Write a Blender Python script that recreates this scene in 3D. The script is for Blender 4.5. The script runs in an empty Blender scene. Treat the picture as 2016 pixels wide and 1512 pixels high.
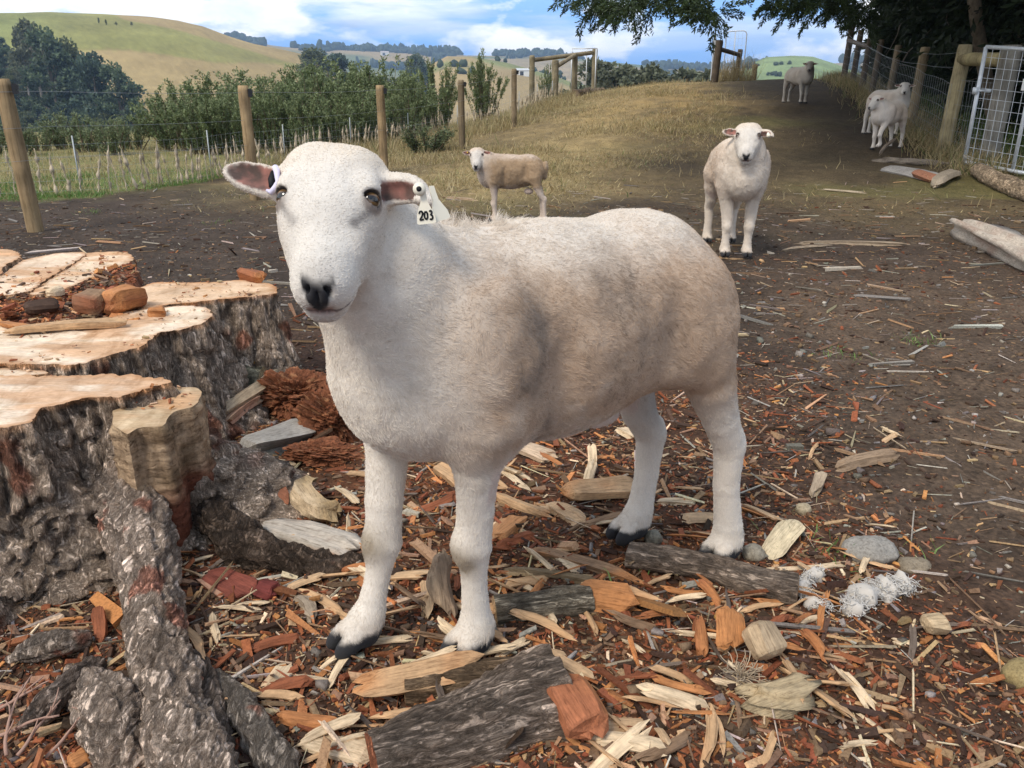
import bpy, math, random
import numpy as np
from math import radians, sin, cos, pi

# ------------------------------------------------------------------ camera, sky, sun, exposure
S = bpy.context.scene
COL = S.collection
F_PX, PITCH, CAM_H = 1552.0, radians(20.0), 1.02
cam_d = bpy.data.cameras.new('camera')
cam_d.sensor_fit = 'HORIZONTAL'
cam_d.angle = 2 * math.atan(1008.0 / F_PX)
cam_d.clip_start, cam_d.clip_end = 0.05, 30000.0
cam = bpy.data.objects.new('camera', cam_d)
cam.location = (0, 0, CAM_H)
cam.rotation_euler = (pi / 2 - PITCH, 0, 0)
COL.objects.link(cam)
S.camera = cam

SUN_EL, SUN_AZ = radians(52), radians(-38)     # the azimuth is measured from straight behind the camera towards its left
SUN_DIR = np.array([sin(SUN_AZ) * cos(SUN_EL), -cos(SUN_AZ) * cos(SUN_EL), sin(SUN_EL)])
W = bpy.data.worlds.new('World')
S.world = W
W.use_nodes = True
_n, _l = W.node_tree.nodes, W.node_tree.links
_n.clear()
wo = _n.new('ShaderNodeOutputWorld')
wb = _n.new('ShaderNodeBackground')
sky = _n.new('ShaderNodeTexSky')
sky.sky_type = 'NISHITA'
sky.sun_disc = False
sky.sun_elevation = SUN_EL
sky.sun_rotation = math.atan2(SUN_DIR[0], SUN_DIR[1])
sky.air_density, sky.dust_density, sky.ozone_density = 1.0, 0.6, 2.0
wb.inputs['Strength'].default_value = 0.10
tc = _n.new('ShaderNodeTexCoord')


def wmath(op, a, b=None, clamp=False):
    m = _n.new('ShaderNodeMath')
    m.operation = op
    m.use_clamp = clamp
    for k, v in enumerate((a, b)):
        if v is None:
            continue
        if hasattr(v, 'links'):
            _l.new(v, m.inputs[k])
        else:
            m.inputs[k].default_value = v
    return m.outputs[0]


def wramp(fac, stops):
    r = _n.new('ShaderNodeValToRGB')
    while len(r.color_ramp.elements) < len(stops):
        r.color_ramp.elements.new(0.5)
    for e, (p, c) in zip(r.color_ramp.elements, stops):
        e.position = p
        e.color = c if len(c) == 4 else (*c, 1)
    _l.new(fac, r.inputs[0])
    return r.outputs[0]


def wmix(fac, a, b):
    m = _n.new('ShaderNodeMix')
    m.data_type = 'RGBA'
    for k, v in ((0, fac), (6, a), (7, b)):
        if hasattr(v, 'links'):
            _l.new(v, m.inputs[k])
        else:
            m.inputs[k].default_value = v
    return m.outputs[2]


sx = _n.new('ShaderNodeSeparateXYZ')
_l.new(tc.outputs['Generated'], sx.inputs[0])
el = wmath('MAXIMUM', sx.outputs[2], 0.0)
# cloud deck: the view direction projected on a flat layer, squeezed towards the horizon
inv = wmath('DIVIDE', 1.0, wmath('ADD', el, 0.075))
cx = _n.new('ShaderNodeCombineXYZ')
_l.new(wmath('MULTIPLY', sx.outputs[0], inv), cx.inputs[0])
_l.new(wmath('MULTIPLY', sx.outputs[1], inv), cx.inputs[1])


def wnoise(vec, scale, detail, rough, dist=0.0, off=(0, 0, 0), sc=(1, 1, 1)):
    mp = _n.new('ShaderNodeMapping')
    mp.inputs['Location'].default_value = off
    mp.inputs['Scale'].default_value = sc
    _l.new(vec, mp.inputs[0])
    t = _n.new('ShaderNodeTexNoise')
    t.inputs['Scale'].default_value = scale
    t.inputs['Detail'].default_value = detail
    t.inputs['Roughness'].default_value = rough
    t.inputs['Distortion'].default_value = dist
    _l.new(mp.outputs[0], t.inputs['Vector'])
    return t.outputs[0]


cl = wnoise(cx.outputs[0], 0.55, 9, 0.56, 0.3, (3.7, 1.2, 0))
cov = wramp(cl, [(0.42, (0, 0, 0)), (0.56, (1, 1, 1))])
lit = wramp(wnoise(cx.outputs[0], 0.75, 7, 0.6, 0.3, (3.62, 1.36, 0.1)), [(0.30, (4.6, 4.9, 5.3)), (0.62, (9.6, 9.8, 10.0))])
# low cumulus bank seen side on, in direction space
low = wnoise(tc.outputs['Generated'], 5.0, 8, 0.55, 0.1, (0.31, 0.4, 0.55), (1.0, 1.0, 2.6))
lowm = wramp(low, [(0.50, (0, 0, 0)), (0.56, (1, 1, 1))])
band = wramp(el, [(0.02, (0, 0, 0)), (0.05, (1, 1, 1)), (0.16, (1, 1, 1)), (0.24, (0, 0, 0))])
lowm = wmath('MULTIPLY', lowm, band)
blue = wramp(el, [(0.0, (0.9, 3.3, 8.6)), (0.05, (1.2, 3.7, 9.0)), (0.12, (2.6, 4.9, 9.0)), (0.4, (2.8, 4.2, 6.4)), (1.0, (2.6, 3.6, 5.4))])
base = wmix(0.85, sky.outputs[0], blue)
covh = wmath('MULTIPLY', cov, wramp(el, [(0.035, (0, 0, 0)), (0.11, (1, 1, 1))]))
c1 = wmix(covh, base, lit)
lowc = wramp(wnoise(tc.outputs['Generated'], 9.0, 6, 0.6, 0.1, (0.3, 0.4, 0.7), (1, 1, 2.4)), [(0.32, (6.6, 7.4, 8.6)), (0.6, (9.8, 9.7, 9.5))])
c2 = wmix(lowm, c1, lowc)
# bright veil on the left of the sky where the sun lies behind thin cloud
veil = wramp(wmath('MULTIPLY', sx.outputs[0], -1.0), [(0.36, (0, 0, 0)), (0.62, (0.85, 0.85, 0.85))])
c3 = wmix(wmath('MULTIPLY', veil, wramp(el, [(0.02, (0.2, 0.2, 0.2)), (0.10, (1, 1, 1))])), c2, (9.3, 9.6, 10.0, 1))
_l.new(c3, wb.inputs['Color'])
_l.new(wb.outputs[0], wo.inputs['Surface'])

sun_d = bpy.data.lights.new('sun', 'SUN')
sun_d.energy = 1.75
sun_d.angle = radians(17)
sun_d.color = (1.0, 0.93, 0.82)
sun = bpy.data.objects.new('sun', sun_d)
sun.rotation_euler = (pi / 2 - SUN_EL, 0, math.atan2(SUN_DIR[0], -SUN_DIR[1]))
COL.objects.link(sun)

S.view_settings.view_transform = 'Standard'
S.view_settings.look = 'None'
S.view_settings.exposure = 0.68
S.view_settings.gamma = 1.0
S.render.engine = 'CYCLES'
S.cycles.use_denoising = True
S.cycles.max_bounces = 6
S.cycles.diffuse_bounces = 3
S.cycles.glossy_bounces = 2
S.cycles.transparent_max_bounces = 8
S.cycles.volume_bounces = 0
S.cycles.caustics_reflective = False
S.cycles.caustics_refractive = False

# ------------------------------------------------------------------ helpers
rng = np.random.default_rng(7)
random.seed(7)


def hash3(ix, iy, iz, seed=0):
    h = (ix.astype(np.uint32) * np.uint32(374761393) + iy.astype(np.uint32) * np.uint32(668265263)
         + iz.astype(np.uint32) * np.uint32(2246822519) + np.uint32((seed * 3266489917) & 0xffffffff))
    h = (h ^ (h >> np.uint32(13))) * np.uint32(1274126177)
    h = (h ^ (h >> np.uint32(16))) * np.uint32(2654435761)
    h ^= h >> np.uint32(15)
    return h.astype(np.float64) / 4294967295.0


def vnoise(p, seed=0):
    """smooth value noise in -1..1 at points p (N,3)"""
    p = np.asarray(p, float)
    i = np.floor(p).astype(np.int64)
    f = p - i
    f = f * f * f * (f * (f * 6 - 15) + 10)
    out = 0
    for a in (0, 1):
        wa = f[:, 0] if a else 1 - f[:, 0]
        for b in (0, 1):
            wb_ = f[:, 1] if b else 1 - f[:, 1]
            for c in (0, 1):
                wc = f[:, 2] if c else 1 - f[:, 2]
                out = out + wa * wb_ * wc * hash3(i[:, 0] + a, i[:, 1] + b, i[:, 2] + c, seed)
    return out * 2 - 1


def fbm(p, octaves=4, seed=0, gain=0.5, lac=2.03):
    a, s, t = 1.0, 0, 0
    p = np.asarray(p, float)
    for o in range(octaves):
        s = s + a * vnoise(p, seed + o * 17)
        t += a
        a *= gain
        p = p * lac + 11.3
    return s / t


def worley(p, seed=0):
    """first and second nearest cell distance and cell id value"""
    p = np.asarray(p, float)
    i = np.floor(p).astype(np.int64)
    d1 = np.full(len(p), 9.0)
    d2 = np.full(len(p), 9.0)
    cid = np.zeros(len(p))
    for a in (-1, 0, 1):
        for b in (-1, 0, 1):
            for c in (-1, 0, 1):
                ci = i + np.array([a, b, c])
                q = np.stack([hash3(ci[:, 0], ci[:, 1], ci[:, 2], seed + k) for k in (1, 2, 3)], 1) + ci
                d = np.sqrt(((q - p) ** 2).sum(1))
                v = hash3(ci[:, 0], ci[:, 1], ci[:, 2], seed + 9)
                near = d < d1
                d2 = np.where(near, d1, np.minimum(d2, d))
                cid = np.where(near, v, cid)
                d1 = np.where(near, d, d1)
    return d1, d2, cid


def sstep(a, b, x):
    t = np.clip((np.asarray(x, float) - a) / (b - a), 0, 1)
    return t * t * (3 - 2 * t)


def nrm(v):
    v = np.asarray(v, float)
    return v / (np.linalg.norm(v, axis=-1, keepdims=True) + 1e-12)


def make_mesh(name, V, faces, col=None, smooth=True, mats=None, fmat=None, uv=None):
    """faces: list of (M,k) index arrays; col: (N,3|4) point colours"""
    me = bpy.data.meshes.new(name)
    V = np.asarray(V, np.float32)
    faces = [np.asarray(f, np.int32) for f in faces if len(f)]
    me.vertices.add(len(V))
    me.vertices.foreach_set('co', V.ravel())
    nl = sum(f.size for f in faces)
    nf = sum(len(f) for f in faces)
    me.loops.add(nl)
    me.loops.foreach_set('vertex_index', np.concatenate([f.ravel() for f in faces]))
    me.polygons.add(nf)
    cnt = np.concatenate([np.full(len(f), f.shape[1], np.int32) for f in faces])
    me.polygons.foreach_set('loop_start', np.concatenate([[0], np.cumsum(cnt)[:-1]]).astype(np.int32))
    me.update(calc_edges=True)
    me.polygons.foreach_set('use_smooth', np.full(nf, smooth, bool))
    if fmat is not None:
        me.polygons.foreach_set('material_index', np.asarray(fmat, np.int32))
    if col is not None:
        set_col(me, col)
    for m in (mats or []):
        me.materials.append(m)
    me.update()
    return me


def set_col(me, col):
    col = np.asarray(col, np.float32)
    if col.shape[1] == 3:
        col = np.concatenate([col, np.ones((len(col), 1), np.float32)], 1)
    at = me.color_attributes.new('Col', 'FLOAT_COLOR', 'POINT')
    at.data.foreach_set('color', col.ravel())


def link(name, data, parent=None, loc=None, rot=None):
    o = bpy.data.objects.new(name, data)
    COL.objects.link(o)
    if parent is not None:
        o.parent = parent
    if loc is not None:
        o.location = [float(v) for v in loc]
    if rot is not None:
        o.rotation_euler = rot
    return o


def tag(o, label=None, cat=None, group=None, kind=None):
    if label:
        o['label'] = label
    if cat:
        o['category'] = cat
    if group:
        o['group'] = group
    if kind:
        o['kind'] = kind
    return o


class MB:
    """collects numpy geometry, then links it as ONE mesh object"""
    def __init__(self):
        self.V, self.Q, self.T, self.C, self.n = [], [], [], [], 0

    def add(self, V, Q=None, T=None, c=None):
        V = np.asarray(V, float).reshape(-1, 3)
        if Q is not None and len(Q):
            self.Q.append(np.asarray(Q, int).reshape(-1, 4) + self.n)
        if T is not None and len(T):
            self.T.append(np.asarray(T, int).reshape(-1, 3) + self.n)
        self.V.append(V)
        if c is None:
            c = (1, 1, 1)
        c = np.asarray(c, float)
        self.C.append(np.broadcast_to(c, (len(V), 3)) if c.ndim == 1 else c)
        self.n += len(V)

    def tube(self, pts, rad, n=10, c=None, cap=True, noise=0.0, seed=0, squash=None):
        pts = np.asarray(pts, float)
        rad = np.broadcast_to(np.asarray(rad, float), (len(pts),)).copy()
        tg = np.gradient(pts, axis=0)
        tg = nrm(tg)
        up = np.array([0, 0, 1.0]) if abs(tg[0][2]) < 0.9 else np.array([1.0, 0, 0])
        u = nrm(np.cross(tg[0], up))
        U = []
        for k in range(len(pts)):
            u = nrm(u - tg[k] * (u @ tg[k]))
            U.append(u)
        U = np.array(U)
        Wv = np.cross(tg, U)
        a = np.linspace(0, 2 * pi, n, endpoint=False)
        ring = U[:, None] * np.cos(a)[None, :, None] + Wv[:, None] * np.sin(a)[None, :, None]
        R = rad[:, None] * np.ones((1, n))
        if noise:
            q = pts[:, None] + ring * R[..., None]
            R = R * (1 + noise * fbm((q / max(rad.max(), 1e-4) * 1.1).reshape(-1, 3), 3, seed).reshape(R.shape))
        off = ring * R[..., None]
        if squash is not None:
            off = off * np.asarray(squash, float)
        V = (pts[:, None] + off).reshape(-1, 3)
        i = np.arange(len(pts) - 1)[:, None] * n
        j = np.arange(n)[None]
        jn = (j + 1) % n
        Q = np.stack([i + j, i + jn, i + n + jn, i + n + j], -1).reshape(-1, 4)
        cc = None
        if c is not None:
            c = np.asarray(c, float)
            cc = np.repeat(c, n, 0) if c.ndim == 2 else np.broadcast_to(c, (len(V), 3))
        T = []
        if cap:
            m = len(V)
            V = np.concatenate([V, pts[:1], pts[-1:]])
            if cc is not None:
                cc = np.concatenate([cc, cc[:1], cc[-1:]])
            T = [(m, (k + 1) % n, k) for k in range(n)] + [(m + 1, m - n + k, m - n + (k + 1) % n) for k in range(n)]
        self.add(V, Q, T, cc)

    def box(self, c, s, R=None, col=None):
        q = np.array([[x, y, z] for x in (-1, 1) for y in (-1, 1) for z in (-1, 1)], float) * np.asarray(s) / 2
        if R is not None:
            q = q @ np.asarray(R).T
        self.add(q + np.asarray(c), [(0, 1, 3, 2), (4, 6, 7, 5), (0, 4, 5, 1), (2, 3, 7, 6), (0, 2, 6, 4), (1, 5, 7, 3)], None, col)

    def mesh(self, name, mat, smooth=True):
        V = np.concatenate(self.V)
        fs = []
        if self.Q:
            fs.append(np.concatenate(self.Q))
        if self.T:
            fs.append(np.concatenate(self.T))
        return make_mesh(name, V, fs, np.concatenate(self.C), smooth, [mat] if not isinstance(mat, list) else mat)

    def build(self, name, mat, parent=None, loc=None, rot=None, smooth=True):
        return link(name, self.mesh(name, mat, smooth), parent, loc, rot)


def bend(a, b, n=12, wob=0.05, sag=0.0, seed=0):
    """a slightly wandering line from a to b"""
    a, b = np.asarray(a, float), np.asarray(b, float)
    t = np.linspace(0, 1, n)
    L = np.linalg.norm(b - a)
    p = a + (b - a) * t[:, None]
    env = np.sin(t * pi)[:, None]
    r = np.random.default_rng(seed)
    q = np.stack([t * 2.3 + r.random() * 50, np.full(n, r.random() * 50), np.zeros(n)], 1)
    w = np.stack([vnoise(q, seed), vnoise(q, seed + 5), vnoise(q, seed + 9) * 0.6], 1)
    p = p + w * wob * L * env
    p[:, 2] += sag * L * env[:, 0]
    return p


# ---- materials
def mat(name):
    m = bpy.data.materials.new(name)
    m.use_nodes = True
    nt = m.node_tree
    return m, nt, nt.nodes['Principled BSDF']


class G:
    """small shader-graph helper"""
    def __init__(self, name, rough=0.8, spec=0.3):
        self.m, self.t, self.b = mat(name)
        self.b.inputs['Roughness'].default_value = rough
        self.b.inputs['Specular IOR Level'].default_value = spec
        self.co = None

    def n(self, kind):
        return self.t.nodes.new(kind)

    def put(self, s, v):
        if v is None:
            return
        if hasattr(v, 'links'):
            self.t.links.new(v, s)
        else:
            s.default_value = v

    def coord(self, kind='Object', scale=(1, 1, 1)):
        if self.co is None:
            self.co = self.n('ShaderNodeTexCoord')
        mp = self.n('ShaderNodeMapping')
        mp.inputs['Scale'].default_value = scale
        self.t.links.new(self.co.outputs[kind], mp.inputs[0])
        return mp.outputs[0]

    def attr(self, name='Col'):
        a = self.n('ShaderNodeAttribute')
        a.attribute_name = name
        return a.outputs['Color']

    def noise(self, vec, scale, detail=6, rough=0.6, dist=0.0):
        x = self.n('ShaderNodeTexNoise')
        self.put(x.inputs['Vector'], vec)
        x.inputs['Scale'].default_value = scale
        x.inputs['Detail'].default_value = detail
        x.inputs['Roughness'].default_value = rough
        x.inputs['Distortion'].default_value = dist
        return x.outputs[0]

    def voro(self, vec, scale, feature='F1', out=0, rnd=1.0):
        x = self.n('ShaderNodeTexVoronoi')
        x.feature = feature
        self.put(x.inputs['Vector'], vec)
        x.inputs['Scale'].default_value = scale
        x.inputs['Randomness'].default_value = rnd
        return x.outputs[out]

    def wave(self, vec, scale, dist=2.0, detail=3, dscale=1.0, direction='X', kind='BANDS'):
        x = self.n('ShaderNodeTexWave')
        x.wave_type = kind
        x.bands_direction = direction
        self.put(x.inputs['Vector'], vec)
        x.inputs['Scale'].default_value = scale
        x.inputs['Distortion'].default_value = dist
        x.inputs['Detail'].default_value = detail
        x.inputs['Detail Scale'].default_value = dscale
        return x.outputs['Fac']

    def ramp(self, fac, stops):
        r = self.n('ShaderNodeValToRGB')
        while len(r.color_ramp.elements) < len(stops):
            r.color_ramp.elements.new(0.5)
        for e, (p, c) in zip(r.color_ramp.elements, stops):
            e.position = p
            c = (c, c, c) if not hasattr(c, '__len__') else c
            e.color = (*c[:3], 1)
        self.put(r.inputs[0], fac)
        return r.outputs[0]

    def mix(self, fac, a, b, mode='MIX'):
        x = self.n('ShaderNodeMix')
        x.data_type = 'RGBA'
        x.blend_type = mode
        self.put(x.inputs[0], fac)
        for s, v in ((x.inputs[6], a), (x.inputs[7], b)):
            if not hasattr(v, 'links') and v is not None and len(v) == 3:
                v = (*v, 1)
            self.put(s, v)
        return x.outputs[2]

    def math(self, op, a, b=None):
        x = self.n('ShaderNodeMath')
        x.operation = op
        self.put(x.inputs[0], a)
        self.put(x.inputs[1], b)
        return x.outputs[0]

    def bump(self, h, strength=0.5, dist=0.01):
        x = self.n('ShaderNodeBump')
        x.inputs['Strength'].default_value = strength
        x.inputs['Distance'].default_value = dist
        self.put(x.inputs['Height'], h)
        self.t.links.new(x.outputs[0], self.b.inputs['Normal'])

    def base(self, c):
        if not hasattr(c, 'links') and len(c) == 3:
            c = (*c, 1)
        self.put(self.b.inputs['Base Color'], c)
        return self


# ---- picture to place: where a ray of this camera meets the ground or a level
def ray(U, Vp):
    f = np.array([0, cos(PITCH), -sin(PITCH)])
    u = np.array([0, sin(PITCH), cos(PITCH)])
    return f + np.array([1.0, 0, 0]) * (U - 1008) / F_PX - u * (Vp - 756) / F_PX


CAM = np.array([0, 0, CAM_H])


def at_z(U, Vp, z=0.0):
    d = ray(U, Vp)
    return CAM + d * (z - CAM_H) / d[2]


def at_y(U, Vp, y):
    d = ray(U, Vp)
    return CAM + d * y / d[1]

# ------------------------------------------------------------------ land
def tanv(v):
    r = ray(1008, v)
    return r[2] / r[1]


def px_az(u, v):
    r = ray(u, v)
    return math.atan2(r[0], r[1])


def hill(profile, dist):
    a = np.array([px_az(u, v) for u, v in profile])
    h = np.array([CAM_H + tanv(v) * dist * math.cos(px_az(u, v)) for u, v in profile])
    return a, h, dist


HILL_NEAR = hill([(-900, 60), (-500, 55), (-200, 40), (0, 28), (100, 26), (200, 30), (300, 36), (350, 42), (400, 54), (450, 73), (500, 88), (550, 98), (600, 110), (700, 150), (800, 190), (900, 220)], 430)
HILL_MID = hill([(640, 190), (740, 165), (800, 150), (850, 126), (880, 111), (930, 113), (1000, 126), (1050, 139), (1120, 160), (1240, 190)], 620)
HILL_RIGHT = hill([(1380, 190), (1440, 152), (1480, 125), (1510, 113), (1560, 111), (1600, 113), (1640, 126), (1680, 141), (1740, 160), (1850, 175)], 760)
HILL_FAR = hill([(-900, 90), (300, 90), (480, 84), (560, 94), (650, 99), (800, 106), (900, 110), (1050, 112), (1150, 118), (1300, 132), (1400, 138), (1480, 128), (1600, 128), (1700, 122), (2000, 118), (2900, 110)], 1700)


def ground_near(x, y):
    """the paddock: flat by the camera, rising to a crest behind, dropping to the valley"""
    x, y = np.asarray(x, float), np.asarray(y, float)
    w = sstep(-4.2, 5.0, x)
    top = 1.38 + 0.12 * sstep(4, 9, x)
    up = top * sstep(7.0, 24.0, y) * w
    edge = 24.0 + 2.5 * w
    d = np.maximum(y - edge, 0)
    fall = -0.16 * d * d / (d + 14)
    return up + fall


def ground_z(x, y):
    x, y = np.asarray(x, float), np.asarray(y, float)
    r = np.hypot(x, y)
    az = np.arctan2(x, np.maximum(y, 1e-3))
    z = np.maximum(ground_near(x, y), -15.0)
    out = z
    back = sstep(-10, 30, y)
    for (a, h, dist), w0, w1 in ((HILL_NEAR, 0.36, 0.45), (HILL_MID, 0.42, 0.35), (HILL_RIGHT, 0.42, 0.4), (HILL_FAR, 0.5, 0.6)):
        pk = np.interp(az, a, h)
        t = r / dist
        b = np.where(t < 1, sstep(w0, 1.0, t) ** 1.15, 1 - 0.6 * sstep(1.0, 1.0 + w1, t))
        m = (pk + 15) * b - 15
        out = np.maximum(out, np.where(r > 60, m, -99)) if True else out
    out = np.where(y > 0, out, np.where(r > 60, -15.0 * back, z))
    if out.ndim == 0:
        return float(out)
    return out


def at_ground(u, v, lim=900):
    d = ray(u, v)
    t = np.concatenate([np.arange(0.6, 40, 0.02), np.geomspace(40, lim, 3000)])
    p = CAM + d * t[:, None]
    under = p[:, 2] < ground_z(p[:, 0], p[:, 1])
    k = int(np.argmax(under)) if under.any() else len(t) - 1
    return p[k]


HOOVES = [at_z(*q)[:2] for q in ((705, 1270), (935, 1280), (1430, 1098), (1245, 1060))]      # trodden level under the ram's feet


def rough(x, y):
    """small-scale lumps of the soil, fading out with distance"""
    q = np.stack([x, y, np.zeros_like(x)], 1)
    r = np.hypot(x, y)
    near = sstep(30, 4, r)
    n = 0.018 * fbm(q * 2.2, 3, 31) + 0.010 * fbm(q * 9, 3, 33) * near + 0.0045 * fbm(q * 38, 2, 35) * sstep(9, 2.5, r)
    mid = sstep(6, 14, r) * sstep(60, 30, r)
    for hx_, hy_ in HOOVES:
        n = n * (1 - np.exp(-(((x - hx_) ** 2 + (y - hy_) ** 2) / 0.011)))
    return n * sstep(80, 20, r) + 0.05 * fbm(q * 0.7, 4, 37) * mid + 0.9 * fbm(q * 0.02, 4, 39) * sstep(120, 400, r)


az = np.concatenate([np.linspace(-pi, -0.80, 34)[:-1], np.linspace(-0.80, 0.80, 640), np.linspace(0.80, pi, 34)[1:-1]])
rr_ = np.concatenate([[0.02, 0.2, 0.4], np.geomspace(0.6, 2650, 1000)])
AZ, RR = np.meshgrid(az, rr_)
gx, gy = (RR * np.sin(AZ)).ravel(), (RR * np.cos(AZ)).ravel()
gzv = ground_z(gx, gy) + rough(gx, gy)
na = len(az)
i = np.arange(len(rr_) - 1)[:, None] * na
j = np.arange(na)[None]
jn = (j + 1) % na
GQ = np.stack([i + j, i + jn, i + na + jn, i + na + j], -1).reshape(-1, 4)[:, ::-1]


NET = np.array([at_z(u, v)[:2] for u, v in ((-420, 420), (-60, 397), (30, 390), (200, 383), (330, 367), (470, 343), (620, 317), (760, 302), (870, 287))] + [[0.05, 19.6], [1.6, 26.0]])


def lf_side(x, y):
    """how far a place lies beyond the old netting on the left"""
    return (y - np.interp(x, NET[:, 0], NET[:, 1], left=NET[0, 1])) * 0.75 * (np.asarray(x) < 1.8) - 9.0 * (np.asarray(x) >= 1.8)


def ground_colour(x, y):
    q = np.stack([x, y, np.zeros_like(x)], 1)
    r = np.hypot(x, y)
    a = np.arctan2(x, np.maximum(y, 1e-3))
    n1, n2, n3 = fbm(q * 0.9, 4, 41), fbm(q * 3.1, 4, 43), fbm(q * 14, 3, 45)
    soil = np.array([0.060, 0.043, 0.032])
    C = soil * (1 + 0.35 * n2[:, None] + 0.25 * n3[:, None])

    def lay(col, w):
        nonlocal C
        C = C + (np.asarray(col) * (1 + 0.22 * n3[:, None] + 0.15 * n2[:, None]) - C) * np.clip(w, 0, 1)[:, None]
    # red-brown wood mulch round the stump and under the ram
    mul = sstep(3.9, 2.4, y + 0.5 * n1) * sstep(1.35, 0.35, x + 0.35 * n1) * (0.75 + 0.5 * n2)
    lay((0.105, 0.044, 0.022), mul)
    lay((0.030, 0.022, 0.018), sstep(0.15, 0.5, fbm(q * 2.3, 3, 55)) * mul * 0.8)
    lay((0.135, 0.092, 0.061), sstep(0.6, 1.3, x - 0.1 * y) * sstep(6.5, 3.5, y) * (0.45 + 0.5 * n1))      # trodden dusty earth on the right
    # straw over the rise
    slope = sstep(6.0, 10.5, y + 1.4 * n1 + 0.35 * x) * sstep(40, 28, y)
    bank = sstep(3.4, 0.9, x - 0.20 * (y - 8) + 0.6 * n1)          # dry grass holds on the left bank; the middle is trodden
    lay((0.105, 0.078, 0.046), slope * 0.9)
    lay((0.215, 0.158, 0.075), slope * np.clip(0.62 + 0.9 * n1 + 0.6 * n2, 0, 0.95) * (0.30 + 0.70 * bank))
    lay((0.16, 0.145, 0.055), slope * sstep(0.0, 0.5, fbm(q * 0.55, 3, 51)) * 0.65)
    band = np.exp(-((x - (-0.6 + 0.30 * (y - 8))) / 1.5) ** 2) * sstep(7.5, 9.5, y)
    lay((0.33, 0.245, 0.115), band * (0.85 + 0.4 * n2) * sstep(34, 26, y))
    path = np.exp(-((x - (1.9 + 0.22 * (y - 9))) / (0.9 + 0.03 * y)) ** 2) * sstep(6, 9, y) * sstep(24, 19, y) * np.clip(0.55 + 1.2 * n1, 0, 1)
    lay((0.070, 0.052, 0.036), path * 0.8)
    crest = np.exp(-((x - (2.8 + 0.2 * (y - 15))) / 2.0) ** 2) * sstep(14, 17, y)
    lay((0.34, 0.235, 0.10), crest * np.clip(0.5 + 0.9 * n2, 0, 1) * sstep(40, 28, y) * 0.8)
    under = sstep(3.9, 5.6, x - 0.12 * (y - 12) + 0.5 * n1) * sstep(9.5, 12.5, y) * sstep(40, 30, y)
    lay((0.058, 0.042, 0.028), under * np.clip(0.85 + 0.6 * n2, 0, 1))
    # beyond the left fence: dry grass, greener by the wire
    left = sstep(-0.45, 0.35, lf_side(x, y) + 0.3 * n2)
    lay((0.25, 0.215, 0.095), left * 0.95)
    lay((0.115, 0.165, 0.042), left * sstep(3.2, 0.9, lf_side(x, y) + 0.8 * n1) * np.clip(0.75 + 0.8 * n2, 0, 1) * sstep(16, 12, y))
    lay((0.17, 0.17, 0.06), left * sstep(0.0, 0.4, n1) * 0.6)
    verge = sstep(-1.5, 0.0, lf_side(x, y)) * np.clip(0.1 + 1.2 * n2, 0, 1)
    lay((0.12, 0.15, 0.045), verge * 0.5)
    rg = sstep(0.1, 0.9, x - (6.3 + 0.235 * (y - 11.7))) * sstep(7.5, 9, y) * sstep(40, 30, y)
    lay((0.095, 0.125, 0.035), rg * np.clip(0.7 + 0.8 * n2, 0, 1))
    # valley and hills
    far = sstep(30, 60, r)
    m1, m2 = fbm(q * 0.012, 4, 61), fbm(q * 0.05, 4, 63)
    D = np.array([0.36, 0.265, 0.125]) * (1 + 0.18 * m2[:, None] + 0.1 * n1[:, None])

    def dlay(col, w):
        nonlocal D
        D = D + (np.asarray(col) * (1 + 0.30 * m2[:, None] + 0.25 * n1[:, None]) - D) * np.clip(w, 0, 1)[:, None]
    t = r / 430.0
    azd = np.degrees(a)
    # pasture on the big hill: a green belt between the dry ridge and the dry foot
    tn = (ground_z(x, y) - CAM_H) / np.maximum(y, 1.0)
    ax_ = np.degrees([px_az(u, 80) for u in (-300, 0, 150, 250, 330, 420, 540, 640)])
    ridge_t = np.interp(azd, ax_, [tanv(v) for v in (-60, -60, -20, 36, 52, 78, 112, 140)])
    foot_t = np.interp(azd, ax_, [tanv(v) for v in (120, 108, 97, 101, 114, 126, 126, 140)])
    on_hill = (r > 120) * (r < 700) * sstep(-9, -13, azd)
    wv_ = 0.0016 * m2 + 0.0010 * n1
    belt = sstep(-0.0012, 0.0012, ridge_t - tn + wv_) * sstep(-0.0015, 0.0015, tn - foot_t + wv_ * 2)
    dlay((0.265, 0.255, 0.085), on_hill * belt * (0.92 + 0.25 * m1))
    dlay((0.185, 0.215, 0.072), on_hill * belt * sstep(-24, -33, azd + 4 * m1) * 0.85)
    dlay((0.355, 0.265, 0.125), on_hill * (1 - belt) * (0.75 + 0.4 * m1))
    dlay((0.17, 0.13, 0.055), on_hill * sstep(0.0006, 0.0002, np.abs(tn - foot_t + 0.012 * 0 - 0.0005)) * 0.35)
    dlay((0.06, 0.085, 0.035), sstep(0.1, 0.3, fbm(q * 0.035, 3, 71)) * (t < 0.62) * (t > 0.2) * 0.9)
    midh = (r > 480) * (r < 1000) * (azd > -8)
    dlay((0.24, 0.25, 0.09), midh * sstep(-0.1, 0.2, m1))
    dlay((0.21, 0.27, 0.11), midh * (azd > 12))
    farh = sstep(1000, 1150, r)
    dlay((0.14, 0.17, 0.07), farh * sstep(-0.2, 0.3, fbm(q * 0.006, 4, 75)))
    dlay((0.36, 0.26, 0.12), farh * sstep(0.05, 0.25, fbm(q * 0.004, 3, 77)) * 0.9)
    return np.clip(C + (D - C) * far[:, None], 0.008, 0.9)


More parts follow.
